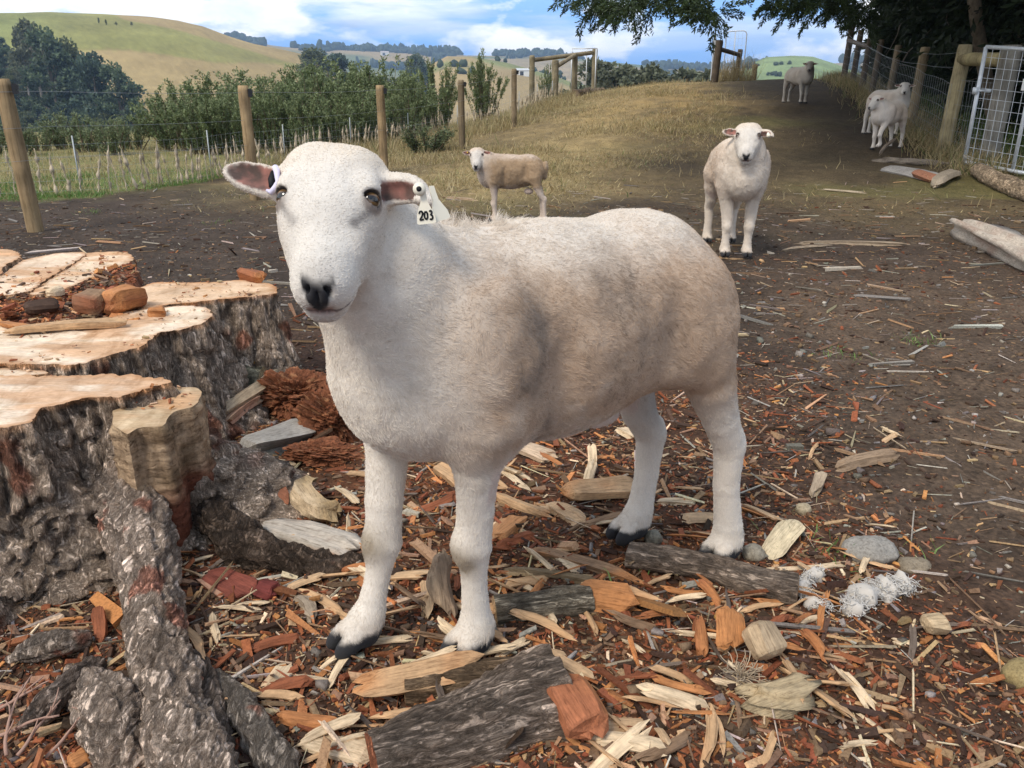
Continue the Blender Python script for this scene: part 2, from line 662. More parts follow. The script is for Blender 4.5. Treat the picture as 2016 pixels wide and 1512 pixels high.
GCOL = ground_colour(gx, gy)
g = G('earth', 0.95, 0.15)
_c = g.coord('Object')
_att = g.attr()
_n1 = g.noise(_c, 55, 6, 0.7)
_n2 = g.noise(_c, 9, 6, 0.65)
_v = g.voro(_c, 70, 'F1', 1)
_k = g.mix(1.0, _att, g.ramp(_n1, [(0.30, (0.52, 0.52, 0.52)), (0.50, (0.95, 0.95, 0.95)), (0.72, (1.55, 1.5, 1.42))]), 'MULTIPLY')
_k = g.mix(0.45, _k, g.mix(1.0, _k, g.ramp(g.math('MULTIPLY', _v, 1.0), [(0.1, (0.5, 0.5, 0.5)), (0.9, (1.5, 1.45, 1.4))]), 'MULTIPLY'))
_k = g.mix(0.6, _k, g.mix(1.0, _k, g.ramp(_n2, [(0.3, (0.70, 0.70, 0.70)), (0.7, (1.3, 1.3, 1.3))]), 'MULTIPLY'))
g.base(_k)
g.bump(g.mix(0.5, _n1, g.voro(_c, 90)), 0.55, 0.012)
M_EARTH = g.m
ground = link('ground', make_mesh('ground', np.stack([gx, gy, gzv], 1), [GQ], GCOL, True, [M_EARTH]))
tag(ground, kind='structure')


def gz(x, y):
    """the height of the finished ground, lumps and all"""
    x, y = np.atleast_1d(np.asarray(x, float)), np.atleast_1d(np.asarray(y, float))
    return ground_z(x, y) + rough(x, y)


def gz1(x, y):
    return float(gz(x, y)[0])


def on_ground(u, v):
    p = at_ground(u, v)
    return np.array([p[0], p[1], gz1(p[0], p[1])])

# ------------------------------------------------------------------ sheep
def sd_ell(p, c, r, R):
    q = (p - c) @ R
    k0 = np.sqrt(((q / r) ** 2).sum(1))
    k1 = np.sqrt(((q / (r * r)) ** 2).sum(1)) + 1e-9
    return k0 * (k0 - 1) / k1


def sd_cone(p, a, b, ra, rb):
    ba = b - a
    h = np.clip(((p - a) @ ba) / (ba @ ba), 0, 1)
    return np.linalg.norm(p - a - ba * h[:, None], axis=1) - (ra + (rb - ra) * h)


class Blob:
    def __init__(self):
        self.p = []

    def ell(self, c, r, R=None, k=0.05, sub=False):
        self.p.append(('e', np.asarray(c, float), np.asarray(r, float), np.eye(3) if R is None else np.asarray(R, float), k, sub))

    def cone(self, a, b, ra, rb, k=0.03, sub=False):
        self.p.append(('c', np.asarray(a, float), np.asarray(b, float), ra, rb, k, sub))

    def chain(self, pts, rad, k=0.02):
        for i in range(len(pts) - 1):
            self.cone(pts[i], pts[i + 1], rad[i], rad[i + 1], k if i == 0 else 0.006)

    def eval(self, P):
        d = np.full(len(P), 0.5)
        for q in self.p:
            if q[0] == 'e':
                c, rr, k = q[1], q[2].max(), q[4]
            else:
                c, rr, k = (q[1] + q[2]) / 2, np.linalg.norm(q[1] - q[2]) / 2 + max(q[3], q[4]), q[5]
            m = np.nonzero(((P - c) ** 2).sum(1) < (rr + k + 0.13) ** 2)[0]
            if not len(m):
                continue
            x = P[m]
            di = sd_ell(x, q[1], q[2], q[3]) if q[0] == 'e' else sd_cone(x, q[1], q[2], q[3], q[4])
            a = d[m]
            if q[-1]:
                h = np.maximum(k - np.abs(a + di), 0) / k
                d[m] = np.maximum(a, -di) + h * h * k / 4
            else:
                h = np.maximum(k - np.abs(a - di), 0) / k
                d[m] = np.minimum(a, di) - h * h * k / 4
        return d

    def bounds(self):
        lo, hi = np.full(3, 9.0), np.full(3, -9.0)
        for q in self.p:
            if q[-1]:
                continue
            if q[0] == 'e':
                lo, hi = np.minimum(lo, q[1] - q[2].max()), np.maximum(hi, q[1] + q[2].max())
            else:
                r = max(q[3], q[4])
                lo = np.minimum(lo, np.minimum(q[1], q[2]) - r)
                hi = np.maximum(hi, np.maximum(q[1], q[2]) + r)
        return lo - 0.03, hi + 0.03

    def surface(self, h):
        """surface nets on a sparse grid -> verts, quads"""
        B = 8
        lo, hi = self.bounds()
        nb = np.ceil((hi - lo) / (h * B)).astype(int)
        bi = np.stack(np.meshgrid(*[np.arange(n) for n in nb], indexing='ij'), -1).reshape(-1, 3)
        cen = lo + (bi + 0.5) * B * h
        dc = self.eval(cen)
        act = np.abs(dc) < B * h * 0.866 * 1.6 + 0.012
        D = np.repeat(np.repeat(np.repeat(np.where(dc.reshape(nb) > 0, 1.0, -1.0).astype(np.float32), B, 0), B, 1), B, 2)
        o = np.stack(np.meshgrid(*[np.arange(B)] * 3, indexing='ij'), -1).reshape(-1, 3)
        ab = bi[act]
        for s in range(0, len(ab), 400):
            ii = (ab[s:s + 400, None] * B + o[None]).reshape(-1, 3)
            D[ii[:, 0], ii[:, 1], ii[:, 2]] = self.eval(lo + ii * h)
        sg = D < 0
        n0, n1, n2 = np.array(D.shape) - 1
        s8 = np.zeros((n0, n1, n2), np.uint8)
        corners = [(a, b, c) for a in (0, 1) for b in (0, 1) for c in (0, 1)]
        for a, b, c in corners:
            s8 += sg[a:a + n0, b:b + n1, c:c + n2]
        cells = np.argwhere((s8 > 0) & (s8 < 8))
        vals = np.stack([D[cells[:, 0] + a, cells[:, 1] + b, cells[:, 2] + c] for a, b, c in corners], 1)
        acc = np.zeros((len(cells), 3))
        cnt = np.zeros(len(cells))
        ca = np.array(corners, float)
        for i in range(8):
            for j in range(i + 1, 8):
                if np.abs(ca[i] - ca[j]).sum() != 1:
                    continue
                v0, v1 = vals[:, i], vals[:, j]
                m = (v0 < 0) != (v1 < 0)
                t = np.where(m, v0 / np.where(m, v0 - v1, 1), 0)
                acc += np.where(m[:, None], ca[i] + (ca[j] - ca[i]) * t[:, None], 0)
                cnt += m
        V = lo + (cells + acc / cnt[:, None]) * h
        idx = np.full((n0, n1, n2), -1, np.int32)
        idx[cells[:, 0], cells[:, 1], cells[:, 2]] = np.arange(len(cells))
        Q = []
        for ax_ in range(3):
            e = [slice(None)] * 3
            e[ax_] = slice(1, None)
            f = [slice(None)] * 3
            f[ax_] = slice(None, -1)
            ed = np.argwhere(sg[tuple(e)] != sg[tuple(f)])
            inside = sg[tuple(f)][ed[:, 0], ed[:, 1], ed[:, 2]]
            u, w = (ax_ + 1) % 3, (ax_ + 2) % 3
            quad = []
            for du, dw in ((0, 0), (-1, 0), (-1, -1), (0, -1)):
                q = ed.copy()
                q[:, u] += du
                q[:, w] += dw
                quad.append(idx[q[:, 0], q[:, 1], q[:, 2]])
            quad = np.stack(quad, 1)
            quad[~inside] = quad[~inside][:, ::-1]
            Q.append(quad[(quad >= 0).all(1)])
        return V, np.concatenate(Q)


def vert_normals(V, Q):
    n = np.cross(V[Q[:, 2]] - V[Q[:, 0]], V[Q[:, 3]] - V[Q[:, 1]])
    N = np.zeros_like(V)
    for k in range(4):
        np.add.at(N, Q[:, k], n)
    return nrm(N)


def head_frame(yaw, pitch, roll):
    f = np.array([cos(yaw) * cos(pitch), sin(yaw) * cos(pitch), -sin(pitch)])
    l = np.array([-sin(yaw), cos(yaw), 0.0])
    u = np.cross(f, l)
    l2 = l * cos(roll) + u * sin(roll)
    return np.stack([f, l2, np.cross(f, l2)], 1)      # columns: forward (poll to nose), left, up (out of the forehead)


def sheep_blob(ps):
    b = Blob()
    fat, belly = ps.get('fat', 1.0), ps.get('belly', 1.0)
    # trunk
    b.ell((0.035, 0, 0.622), (0.325, 0.183 * fat, 0.182), k=0.06)
    b.ell((0.11, 0, 0.612), (0.24, 0.172 * fat, 0.184), k=0.05)
    b.ell((0.055, 0, 0.548), (0.205, 0.163 * fat * belly, 0.140), k=0.05)
    b.ell((-0.170, 0, 0.630), (0.172, 0.158 * fat, 0.180), k=0.06)
    b.ell((0.285, 0.0, 0.60), (0.165, 0.145 * fat, 0.195), k=0.07)
    b.ell((0.355, 0.0, 0.555), (0.10, 0.115 * fat, 0.105), k=0.05)
    b.ell((-0.355, 0, 0.60), (0.03, 0.03, 0.09), k=0.05)                   # docked tail
    for s in (1, -1):
        b.ell((0.24, s * 0.110 * fat, 0.585), (0.115, 0.070, 0.158), k=0.045)   # shoulder
        b.ell((-0.225, s * 0.092 * fat, 0.602), (0.108, 0.072, 0.118), k=0.05)    # thigh
    for s in (1, -1):           # hollows behind the shoulder and before the thigh, and the fold of the flank
        b.ell((0.135, s * 0.205 * fat, 0.545), (0.026, 0.035, 0.125), k=0.055, sub=True)
        b.ell((-0.125, s * 0.195 * fat, 0.585), (0.028, 0.030, 0.10), k=0.05, sub=True)
        b.cone((-0.13, s * 0.115 * fat, 0.525), (-0.255, s * 0.116 * fat, 0.512), 0.018, 0.030, 0.04)
        b.ell((0.245, s * 0.165 * fat, 0.67), (0.035, 0.02, 0.07), k=0.05)
    # legs: (joints, radii)
    for key, (pts, rad) in ps['legs'].items():
        b.chain(pts, rad, 0.03)
        if key[0] == 'h':       # the point of the hock
            b.ell(np.array(pts[3]) + (-0.020, 0, 0.012), (0.014, 0.014, 0.032), k=0.02)
        else:                   # the cap of the knee and the dewclaws
            b.ell(np.array(pts[3]) + (0.020, 0, 0.0), (0.018, 0.022, 0.032), k=0.02)
        p = np.array(pts[-1])
        for s in (1, -1):
            b.ell(p + np.array([-0.026, s * 0.012, 0.042]), (0.009, 0.008, 0.012), k=0.006)
        fw = np.array(ps.get('hoof_dir', {}).get(key, (1, 0, 0)), float)
        fw = nrm(fw)
        sd = np.array([-fw[1], fw[0], 0])
        R = np.stack([fw, sd, [0, 0, 1]], 1)
        tilt = np.array([[cos(0.45), 0, sin(0.45)], [0, 1, 0], [-sin(0.45), 0, cos(0.45)]])
        hs = ps.get('hoof_s', 1.0)
        b.cone(p + (0, 0, 0.02), p + fw * 0.02 * hs + (0, 0, 0.012), 0.030 * hs, 0.024 * hs, 0.02)
        for s in (1, -1):
            b.ell(p + fw * 0.030 * hs + sd * s * 0.0165 * hs + np.array([0, 0, 0.004]), np.array([0.036, 0.0155, 0.020]) * hs, R @ tilt, k=0.006)
        b.ell(p + fw * 0.055 * hs + np.array([0, 0, -0.01]), np.array([0.03, 0.004, 0.034]) * hs, R, k=0.004, sub=True)
    # neck
    for a, c, ra, rb, k in ps['neck']:
        b.cone(a, c, ra, rb, k)
    # head
    H, o = ps['H'], np.asarray(ps['head'], float)
    hs = ps.get('head_s', 1.0)

    def hp(*q):
        return o + H @ (np.array(q, float) * hs)

    def he(c, r, R=None, k=0.03, sub=False):
        b.ell(hp(*c), np.array(r) * hs, H if R is None else H @ np.asarray(R), k, sub)
    he((-0.030, 0, -0.014), (0.080, 0.080, 0.070), k=0.03)
    for s in (1, -1):
        he((-0.058, s * 0.040, -0.010), (0.046, 0.044, 0.052), k=0.025)
    he((0.015, 0, -0.008), (0.075, 0.073, 0.056), k=0.03)
    b.cone(hp(0.04, 0, -0.012), hp(0.125, 0, -0.010), 0.0555 * hs, 0.0425 * hs, 0.03)
    he((0.135, 0, -0.012), (0.056, 0.0430, 0.042), k=0.025)
    for s in (1, -1):
        he((0.045, s * 0.038, -0.038), (0.075, 0.032, 0.05), k=0.03)
        he((0.148, s * 0.0225, -0.022), (0.034, 0.024, 0.030), k=0.012)
        he((-0.006, s * 0.060, 0.030), (0.026, 0.020, 0.018), k=0.016)          # brow
        he((0.060, s * 0.050, -0.006), (0.040, 0.014, 0.018), k=0.018)          # cheek bone
    b.cone(hp(0.0, 0, -0.06), hp(0.142, 0, -0.054), 0.045 * hs, 0.029 * hs, 0.03)
    he((0.164, 0, -0.058), (0.024, 0.027, 0.021), k=0.018)                    # chin
    he((0.160, 0, -0.002), (0.024, 0.028, 0.020), k=0.012)                    # nose pad
    for s in (1, -1):                                                         # nostril
        a = 0.62 * s
        Rn = np.array([[cos(a), -sin(a), 0], [sin(a), cos(a), 0], [0, 0, 1]])
        he((0.1770, s * 0.0150, 0.0075), (0.0036, 0.0125, 0.009), Rn.T, k=0.005, sub=True)
        # eye: rim, then the almond opening
        e = (0.012, s * 0.0655, 0.018)
        he(e, (0.021, 0.0175, 0.0205), k=0.010)
        he((0.0125, s * 0.0765, 0.030), (0.0098, 0.0205, 0.0195), k=0.003, sub=True)
    he((0.192, 0, 0.000), (0.016, 0.0022, 0.018), k=0.006, sub=True)          # philtrum
    he((0.186, 0, -0.0345), (0.017, 0.017, 0.0024), k=0.006, sub=True)        # mouth line
    # ears
    for s, segs in ps['ears'].items():
        for c, r, R, sub, k in segs:
            b.ell(hp(*c), np.array(r) * hs, H @ R, k, sub)
    for c, r, k in ps.get('extra', []):
        b.ell(c, r, None, k)
    return b


def frame(x, z):
    x = nrm(x)
    z = np.asarray(z, float)
    z = nrm(z - x * (z @ x))
    return np.stack([x, np.cross(z, x), z], 1)


def ear_out(s, tilt=0.0, back=-0.1, L=0.052):
    """an ear standing straight out sideways, opening towards the viewer"""
    d = nrm((back + tilt, s, 0.12))
    R = frame(d, (0.25, 0, 1.0))
    base = np.array([-0.030, s * 0.066, -0.004])
    c = base + d * L
    zz = R[:, 2]
    return [(c - d * 0.008, (L + 0.006, 0.0285, 0.0140), R, False, 0.012),
            (c + d * (L * 0.52) - R[:, 1] * 0.004 * s, (L * 0.66, 0.0150, 0.0085), R, False, 0.016),
            (c + zz * 0.0135 + d * 0.004, (L * 0.92, 0.0215, 0.0135), R, True, 0.004)]


def ear_droop(s):
    d = nrm((0.02, s, 0.10))
    R = frame(d, (0.55, 0, 0.9))
    base = np.array([-0.034, s * 0.066, -0.002])
    c = base + d * 0.036
    d2 = nrm((0.62, s * 0.80, 0.10))
    R2 = frame(d2, (-0.35, s * 0.5, 1.0))
    c2 = base + d * 0.058 + d2 * 0.016
    return [(c, (0.050, 0.026, 0.017), R, False, 0.014),
            (c2, (0.040, 0.0225, 0.0115), R2, False, 0.014),
            (c + np.array([0.017, 0.006 * s, 0.013]), (0.036, 0.017, 0.014), R, True, 0.006)]


def sheep_colour(V, N, ps, scale=1.0):
    """fleece colour, stains, bare skin and hooves at each point (the animal's own colours)"""
    H, o, hs = ps['H'], np.asarray(ps['head'], float), ps.get('head_s', 1.0)
    white = np.array(ps.get('white', (0.74, 0.665, 0.575)))
    tan = np.array(ps.get('tan', (0.50, 0.358, 0.25)))
    grey = np.array((0.225, 0.178, 0.142))
    n1 = fbm(V * 7, 4, 3)
    n2 = fbm(V * 22, 4, 5)
    n3 = fbm(V * np.array([60, 60, 34]), 3, 8)
    C = white * (1 + 0.05 * n2[:, None])
    x, y, z = V.T
    trunk = sstep(0.37, 0.50, z) * sstep(0.83, 0.70, z + 0.05 * n1) * sstep(0.40, 0.22, x + 0.05 * n1) * sstep(-0.48, -0.34, x + 0.06 * n1)
    m = np.clip(trunk * (1.0 + 0.42 * n1 + 0.42 * n2) * ps.get('dirt', 1.0), 0, 0.95)
    C = C + (tan - C) * m[:, None]
    q = ps.get('blots', [])
    for bx, bz, rx, rz, a in q:
        w = np.exp(-(((x - bx) / rx) ** 2 + ((z - bz) / rz) ** 2)) * a * np.clip(0.55 + 0.9 * n2 + 0.5 * n3, 0, 1.3)
        C = C + (grey - C) * np.clip(w, 0, 0.75)[:, None]
    if q:   # speckles of dried dirt
        d1, _, cid = worley(V * np.array([75, 75, 62]), 4)
        sp = (d1 < 0.17) * (cid > 0.6) * np.exp(-(((x + 0.02) / 0.17) ** 2 + ((z - 0.56) / 0.12) ** 2)) * 0.9 * (np.abs(y) > 0.1)
        C = C + (grey * 0.8 - C) * np.clip(sp, 0, 0.7)[:, None]
        thigh_shade = np.exp(-(((x + 0.31) / 0.07) ** 2 + ((y + 0.075) / 0.06) ** 2 + ((z - 0.37) / 0.09) ** 2)) * 0.85  # shade on the far hind thigh, painted grey into the coat
        C = C + (np.array((0.30, 0.27, 0.25)) - C) * np.clip(thigh_shade, 0, 0.8)[:, None]
        for cx_, cy_ in ((0.30, 0.07), (0.415, -0.07)):    # worn knees
            w = 1.5 * np.exp(-(((x - cx_) / 0.040) ** 2 + ((y - cy_) / 0.045) ** 2 + ((z - 0.222) / 0.032) ** 2)) * sstep(-0.3, 0.3, N[:, 0])
            C = C + (np.array((0.27, 0.205, 0.13)) - C) * np.clip(w * (0.9 + 0.6 * n2), 0, 0.8)[:, None]
    pink = sstep(0.44, 0.40, z) * sstep(0.33, 0.36, z) * (np.abs(y) < 0.2) * (x < 0.25) * (x > -0.25) * 0.5
    C = C + (np.array((0.62, 0.47, 0.41)) - C) * pink[:, None]
    dust = sstep(0.10, 0.03, z) * (0.3 + 0.4 * n2)
    C = C + (np.array((0.36, 0.26, 0.18)) - C) * np.clip(dust, 0, 0.5)[:, None]
    # hooves
    hoof = sstep(0.052, 0.040, z + 0.010 * n3)
    C = C + (np.array((0.035, 0.034, 0.036)) - C) * hoof[:, None]
    # head colours
    h = ((V - o) @ H) / hs
    hx, hy, hz = h.T
    inh = (np.abs(hy) < 0.25) & (hx > -0.13) & (hx < 0.2) & (hz > -0.09) & (hz < 0.09)
    face = np.where(inh, sstep(-0.06, 0.0, hx) * sstep(0.105, 0.07, np.sqrt(hy ** 2 + (hz + 0.01) ** 2)), 0)
    C = C + (np.array(ps.get('facecol', (0.70, 0.65, 0.585))) * (1 + 0.05 * n3[:, None] + 0.10 * n2[:, None]) - C) * (face * 0.8)[:, None]
    side = np.where(inh, sstep(0.035, 0.065, np.abs(hy)) * sstep(0.0, 0.05, hx) * sstep(0.14, 0.09, hx), 0) * 0.35 * np.clip(0.7 + 0.9 * n2, 0, 1.2)
    C = C + (np.array((0.50, 0.42, 0.34)) - C) * np.clip(side, 0, 0.5)[:, None]
    poll = np.where(inh, sstep(-0.02, -0.08, hx) * 0.45, 0) * np.clip(0.6 + 0.9 * n2, 0, 1.2)
    C = C + (np.array((0.60, 0.49, 0.36)) - C) * np.clip(poll, 0, 0.6)[:, None]
    nose_c = np.array((0.028, 0.027, 0.030))
    tt = (0.017 - hz) / 0.047
    hw = 0.0235 * (1 - np.clip(tt, 0, 1)) ** 0.8 + 0.0022
    nose = np.where(inh, sstep(0.003, -0.002, np.abs(hy) - hw + 0.001 * n3) * sstep(0.138, 0.150, hx) * sstep(-0.22, 0.05, tt + 0.12 * n3) * sstep(1.12, 1.0, tt), 0)
    soft = np.where(inh, sstep(0.105, 0.155, hx) * sstep(0.038, 0.012, np.abs(hy)) * 0.4 * (0.6 + 0.6 * n2), 0)
    lip = np.where(inh, sstep(0.158, 0.172, hx) * sstep(0.024, 0.015, np.abs(hy)) * sstep(-0.044, -0.038, hz) * sstep(-0.014, -0.022, hz), 0)
    C = C + (np.array((0.33, 0.31, 0.30)) - C) * np.clip(soft, 0, 0.5)[:, None]
    C = C + (np.array((0.30, 0.19, 0.165)) * (1 + 0.3 * n3[:, None]) - C) * (np.clip(lip, 0, 1) * 0.85)[:, None]
    C = C + (nose_c - C) * np.clip(nose, 0, 1)[:, None]
    mouth = np.where(inh, (np.abs(hz + 0.0345) < 0.0030) * sstep(0.16, 0.17, hx), 0) * 0.7
    C = C + (np.array((0.09, 0.06, 0.055)) - C) * mouth[:, None]
    bare = np.maximum(np.clip(nose, 0, 1), np.maximum(hoof, np.clip(lip, 0, 1) * 0.8))
    for s in (1, -1):                                   # eye rims and tear stains
        d = np.sqrt(((hx - 0.012) / 1.0) ** 2 + (hy - s * 0.0655) ** 2 + (hz - 0.020) ** 2)
        rim = np.where(inh, sstep(0.0280, 0.0215, d + 0.002 * n3) * sstep(-0.2, 0.3, (N @ H)[:, 2] + s * (N @ H)[:, 1]), 0)
        rimd = np.clip(rim, 0, 1) * 0.78
        C = C + (np.array((0.16, 0.115, 0.095)) - C) * rimd[:, None]
        hole = np.where(inh, sstep(0.0200, 0.0175, np.sqrt((hx - 0.012) ** 2 * 1.9 + (hy - s * 0.071) ** 2 + (hz - 0.028) ** 2)), 0)
        C = C + (np.array((0.05, 0.04, 0.035)) - C) * hole[:, None]
        bare = np.maximum(bare, np.clip(hole + rimd * 1.2, 0, 1))
        sx0, sy0, dx0, dy0 = 0.034, 0.068, 0.032, -0.022
        tq = np.clip(((hx - sx0) * dx0 + (hy * s - sy0) * dy0) / (dx0 ** 2 + dy0 ** 2), 0, 1)
        dq = np.sqrt((hx - sx0 - tq * dx0) ** 2 + (hy * s - sy0 - tq * dy0) ** 2)
        tear = np.where(inh & (hz > -0.015), np.exp(-(dq / (0.0035 + 0.0035 * tq)) ** 2), 0) * 1.2 * ps.get('tear', 0.9) * (0.55 if s < 0 else 1.0)
        C = C + (np.array((0.20, 0.18, 0.17)) - C) * np.clip(tear * (0.8 + 0.5 * n3), 0, 0.85)[:, None]
        # ear linings
        for c, r, R, sub, k in ps['ears'].get(s, []):
            if not sub:
                continue
            qq = ((h - np.asarray(c)) @ R) / np.asarray(r)
            dd = np.sqrt((qq ** 2).sum(1))
            lin = sstep(1.20, 1.06, dd) * (qq[:, 2] < 0.2)
            lc = np.array((0.17, 0.062, 0.047)) * np.clip(1 + 1.8 * fbm(V * 75, 3, 15)[:, None] + 0.8 * n2[:, None], 0.25, 2.2)
            edge = sstep(0.62, 1.15, np.abs(qq[:, 0]) * 0.75 + np.abs(qq[:, 1]) * 0.35 + 0.25 * n2)
            lc = lc + (np.array((0.58, 0.40, 0.34)) - lc) * (edge * 0.75)[:, None]
            C = C + (lc - C) * (lin * 0.92)[:, None]
            bare = np.maximum(bare, lin)
    if 'shade' in ps:
        C = C * np.array(ps['shade'])
    return np.clip(C, 0.01, 0.95), np.clip(bare, 0, 1)


def fleece_material(name, fine=900.0, bumps=0.25):
    g = G(name, 0.95, 0.1)
    co = g.coord('Object')
    c = g.attr()
    n = g.noise(co, 260, 4, 0.7)
    g.base(g.mix(0.35, c, g.mix(1.0, c, g.ramp(n, [(0.3, 0.62), (0.7, 1.0)]), 'MULTIPLY')))
    g.b.inputs['Sheen Weight'].default_value = 0.06
    g.b.inputs['Sheen Roughness'].default_value = 0.6
    g.bump(g.noise(co, 140, 6, 0.75), bumps, 0.006)
    return g.m


M_FLEECE = fleece_material('fleece_skin')
_g = G('fleece_strands', 0.85, 0.2)
_g.base(_g.attr())
_g.b.inputs['Sheen Weight'].default_value = 0.0
M_STRAND = _g.m
_g = G('eye_amber', 0.06, 0.6)
_e = _g.coord('Object')
_s = _g.n('ShaderNodeSeparateXYZ')
_g.put(_s.inputs[0], _e)
# iris disc around +z of the eyeball, dark slot pupil along x
_rx = _g.math('POWER', _g.math('ABSOLUTE', _s.outputs[0]), 2.0)
_ry = _g.math('POWER', _g.math('ABSOLUTE', _s.outputs[1]), 2.0)
_rr = _g.math('SQRT', _g.math('ADD', _rx, _ry))
_iris = _g.ramp(_rr, [(0.0, (0.13, 0.065, 0.02)), (0.0060, (0.22, 0.115, 0.035)), (0.0085, (0.10, 0.06, 0.03)), (0.0105, (0.05, 0.035, 0.03))])
_pr = _g.math('SQRT', _g.math('ADD', _g.math('MULTIPLY', _rx, 0.28), _g.math('MULTIPLY', _ry, 1.9)))
_g.base(_g.mix(_g.ramp(_pr, [(0.0042, 0.0), (0.0052, 1.0)]), (0.006, 0.005, 0.005), _iris))
_g.b.inputs['Coat Weight'].default_value = 0.35
M_EYE = _g.m


def eyeball(parent, ps, s):
    H, o, hs = ps['H'], np.asarray(ps['head'], float), ps.get('head_s', 1.0)
    n, mrs = 24, 14
    th = np.linspace(0, pi, mrs)[1:-1]
    ph = np.linspace(0, 2 * pi, n, endpoint=False)
    r = 0.0168 * hs
    V = [(sin(t) * cos(p) * r, sin(t) * sin(p) * r, cos(t) * r) for t in th for p in ph] + [(0, 0, r), (0, 0, -r)]
    k = len(th)
    Q = [(i * n + j, (i + 1) * n + j, (i + 1) * n + (j + 1) % n, i * n + (j + 1) % n) for i in range(k - 1) for j in range(n)]
    T = [(k * n, j, (j + 1) % n) for j in range(n)] + [(k * n + 1, (k - 1) * n + (j + 1) % n, (k - 1) * n + j) for j in range(n)]
    c = o + H @ (np.array([0.0095, s * 0.0655, 0.0195]) * hs)
    gaze = nrm(H @ np.array([0.34, s * 0.52, 0.78]))
    R = frame(np.cross(H[:, 0], gaze), gaze)
    V = np.array(V) @ np.eye(3)
    me = make_mesh('eye', V, [np.array(Q), np.array(T)], None, True, [M_EYE])
    e = link('eye', me, parent)
    import mathutils
    e.matrix_local = mathutils.Matrix([[*R[0], c[0]], [*R[1], c[1]], [*R[2], c[2]], [0, 0, 0, 1]])
    return e


def add_fur(parent, V, Q, N, C, bare, ps, count, length=0.013, rad=0.00035, seed=3):
    r = np.random.default_rng(seed)
    A = np.linalg.norm(np.cross(V[Q[:, 2]] - V[Q[:, 0]], V[Q[:, 3]] - V[Q[:, 1]]), axis=1) / 2
    H, o = ps['H'], np.asarray(ps['head'], float)
    fc = V[Q].mean(1)
    hd = np.linalg.norm(fc - o, axis=1)
    wgt = A * np.where(hd < 0.2, 1.9, 1.0)
    fi = r.choice(len(Q), count, p=wgt / wgt.sum())
    u, v = r.random((2, count))
    w4 = np.stack([(1 - u) * (1 - v), u * (1 - v), u * v, (1 - u) * v], 1)
    q = Q[fi]
    P = (V[q] * w4[..., None]).sum(1)
    n = nrm((N[q] * w4[..., None]).sum(1))
    c = (C[q] * w4[..., None]).sum(1)
    b = (bare[q] * w4).sum(1)
    keep = (r.random(count) > b * 1.3) & (P[:, 2] > 0.012)
    P, n, c = P[keep], n[keep], c[keep]
    m = len(P)
    h = (P - o) @ H
    head = sstep(0.20, 0.14, np.linalg.norm(P - o - H @ np.array([0.03, 0, 0]), axis=1))
    legs = sstep(0.42, 0.34, P[:, 2])
    flow = np.array([-0.75, 0, -0.55]) * (1 - head)[:, None] * (1 - legs)[:, None] + np.array([0, 0, -1.0]) * legs[:, None]
    flow = flow + (-H[:, 0] * 0.4 + np.sign(h[:, 1:2]) * H[:, 1] * 0.5) * head[:, None]
    cl = np.stack([fbm(P * 40, 2, 50 + k) for k in range(3)], 1)
    cl2 = np.stack([vnoise(P * 120, 60 + k) for k in range(3)], 1)
    calm = (1 - 0.62 * head)[:, None]
    d = flow * 0.9 + (cl * 0.9 + cl2 * 0.5) * calm + r.normal(0, 0.28, (m, 3))
    d = d - n * (d * n).sum(1)[:, None]
    tuft = np.exp(-(((P - np.array(ps.get('tuft', (9, 9, 9)))) / np.array([0.10, 0.07, 0.05])) ** 2).sum(1))
    d = d + (cl * 2.5 + cl2 * 2.5) * (tuft)[:, None]
    L = length * (1 + 0.8 * tuft) * (1 - 0.42 * head - 0.25 * legs * sstep(0.05, 0.12, P[:, 2])) * (0.6 + 0.8 * r.random(m))
    k = 4
    t = np.linspace(0, 1, k)
    pts = P[:, None] + (n[:, None] * (t * 0.62 - t * t * 0.22)[None, :, None] + d[:, None] * (0.25 * t + 0.55 * t * t)[None, :, None]) * L[:, None, None] - n[:, None] * 0.0015
    cu = bpy.data.hair_curves.new('fleece')
    cu.add_curves([k] * m)
    cu.attributes['position'].data.foreach_set('vector', pts.astype(np.float32).ravel())
    rr = cu.attributes.get('radius') or cu.attributes.new('radius', 'FLOAT', 'POINT')
    rr.data.foreach_set('value', ((rad * (1 + 0.35 * head))[:, None] * np.array([1.0, 0.9, 0.65, 0.2])[None]).astype(np.float32).ravel())
    jit = (1 + r.normal(0, 1, (m, 1)) * (0.085 + 0.06 * head[:, None])).clip(0.6, 1.25)
    if ps.get('blots'):         # flecks of dried dirt held in the coat
        fd, _, fid = worley(P * np.array([85, 85, 60]) + 0.6 * cl2, 31)
        zone = np.exp(-(((P[:, 0] + 0.03) / 0.24) ** 2 + ((P[:, 2] - 0.58) / 0.15) ** 2))
        fl = (fd < 0.30) * (fid > 0.50) * (r.random(m) < 0.85) * zone
        jit = jit * (1 - 0.62 * fl[:, None])
        smear = np.clip(fbm(P * np.array([34, 34, 11]), 3, 77) - 0.12, 0, 1) * zone * 1.5
        jit = jit * (1 - np.clip(smear, 0, 0.3)[:, None])
    tip = np.array([0.93, 1.0, 1.06, 1.1])[None, :, None]
    cc = np.clip(c[:, None] * jit[:, None] * tip, 0, 0.93)
    cc = np.concatenate([cc, np.ones((m, k, 1))], 2).astype(np.float32)
    at = cu.attributes.new('Col', 'FLOAT_COLOR', 'POINT')
    at.data.foreach_set('color', cc.ravel())
    cu.materials.append(M_STRAND)
    return link('fleece', cu, parent)


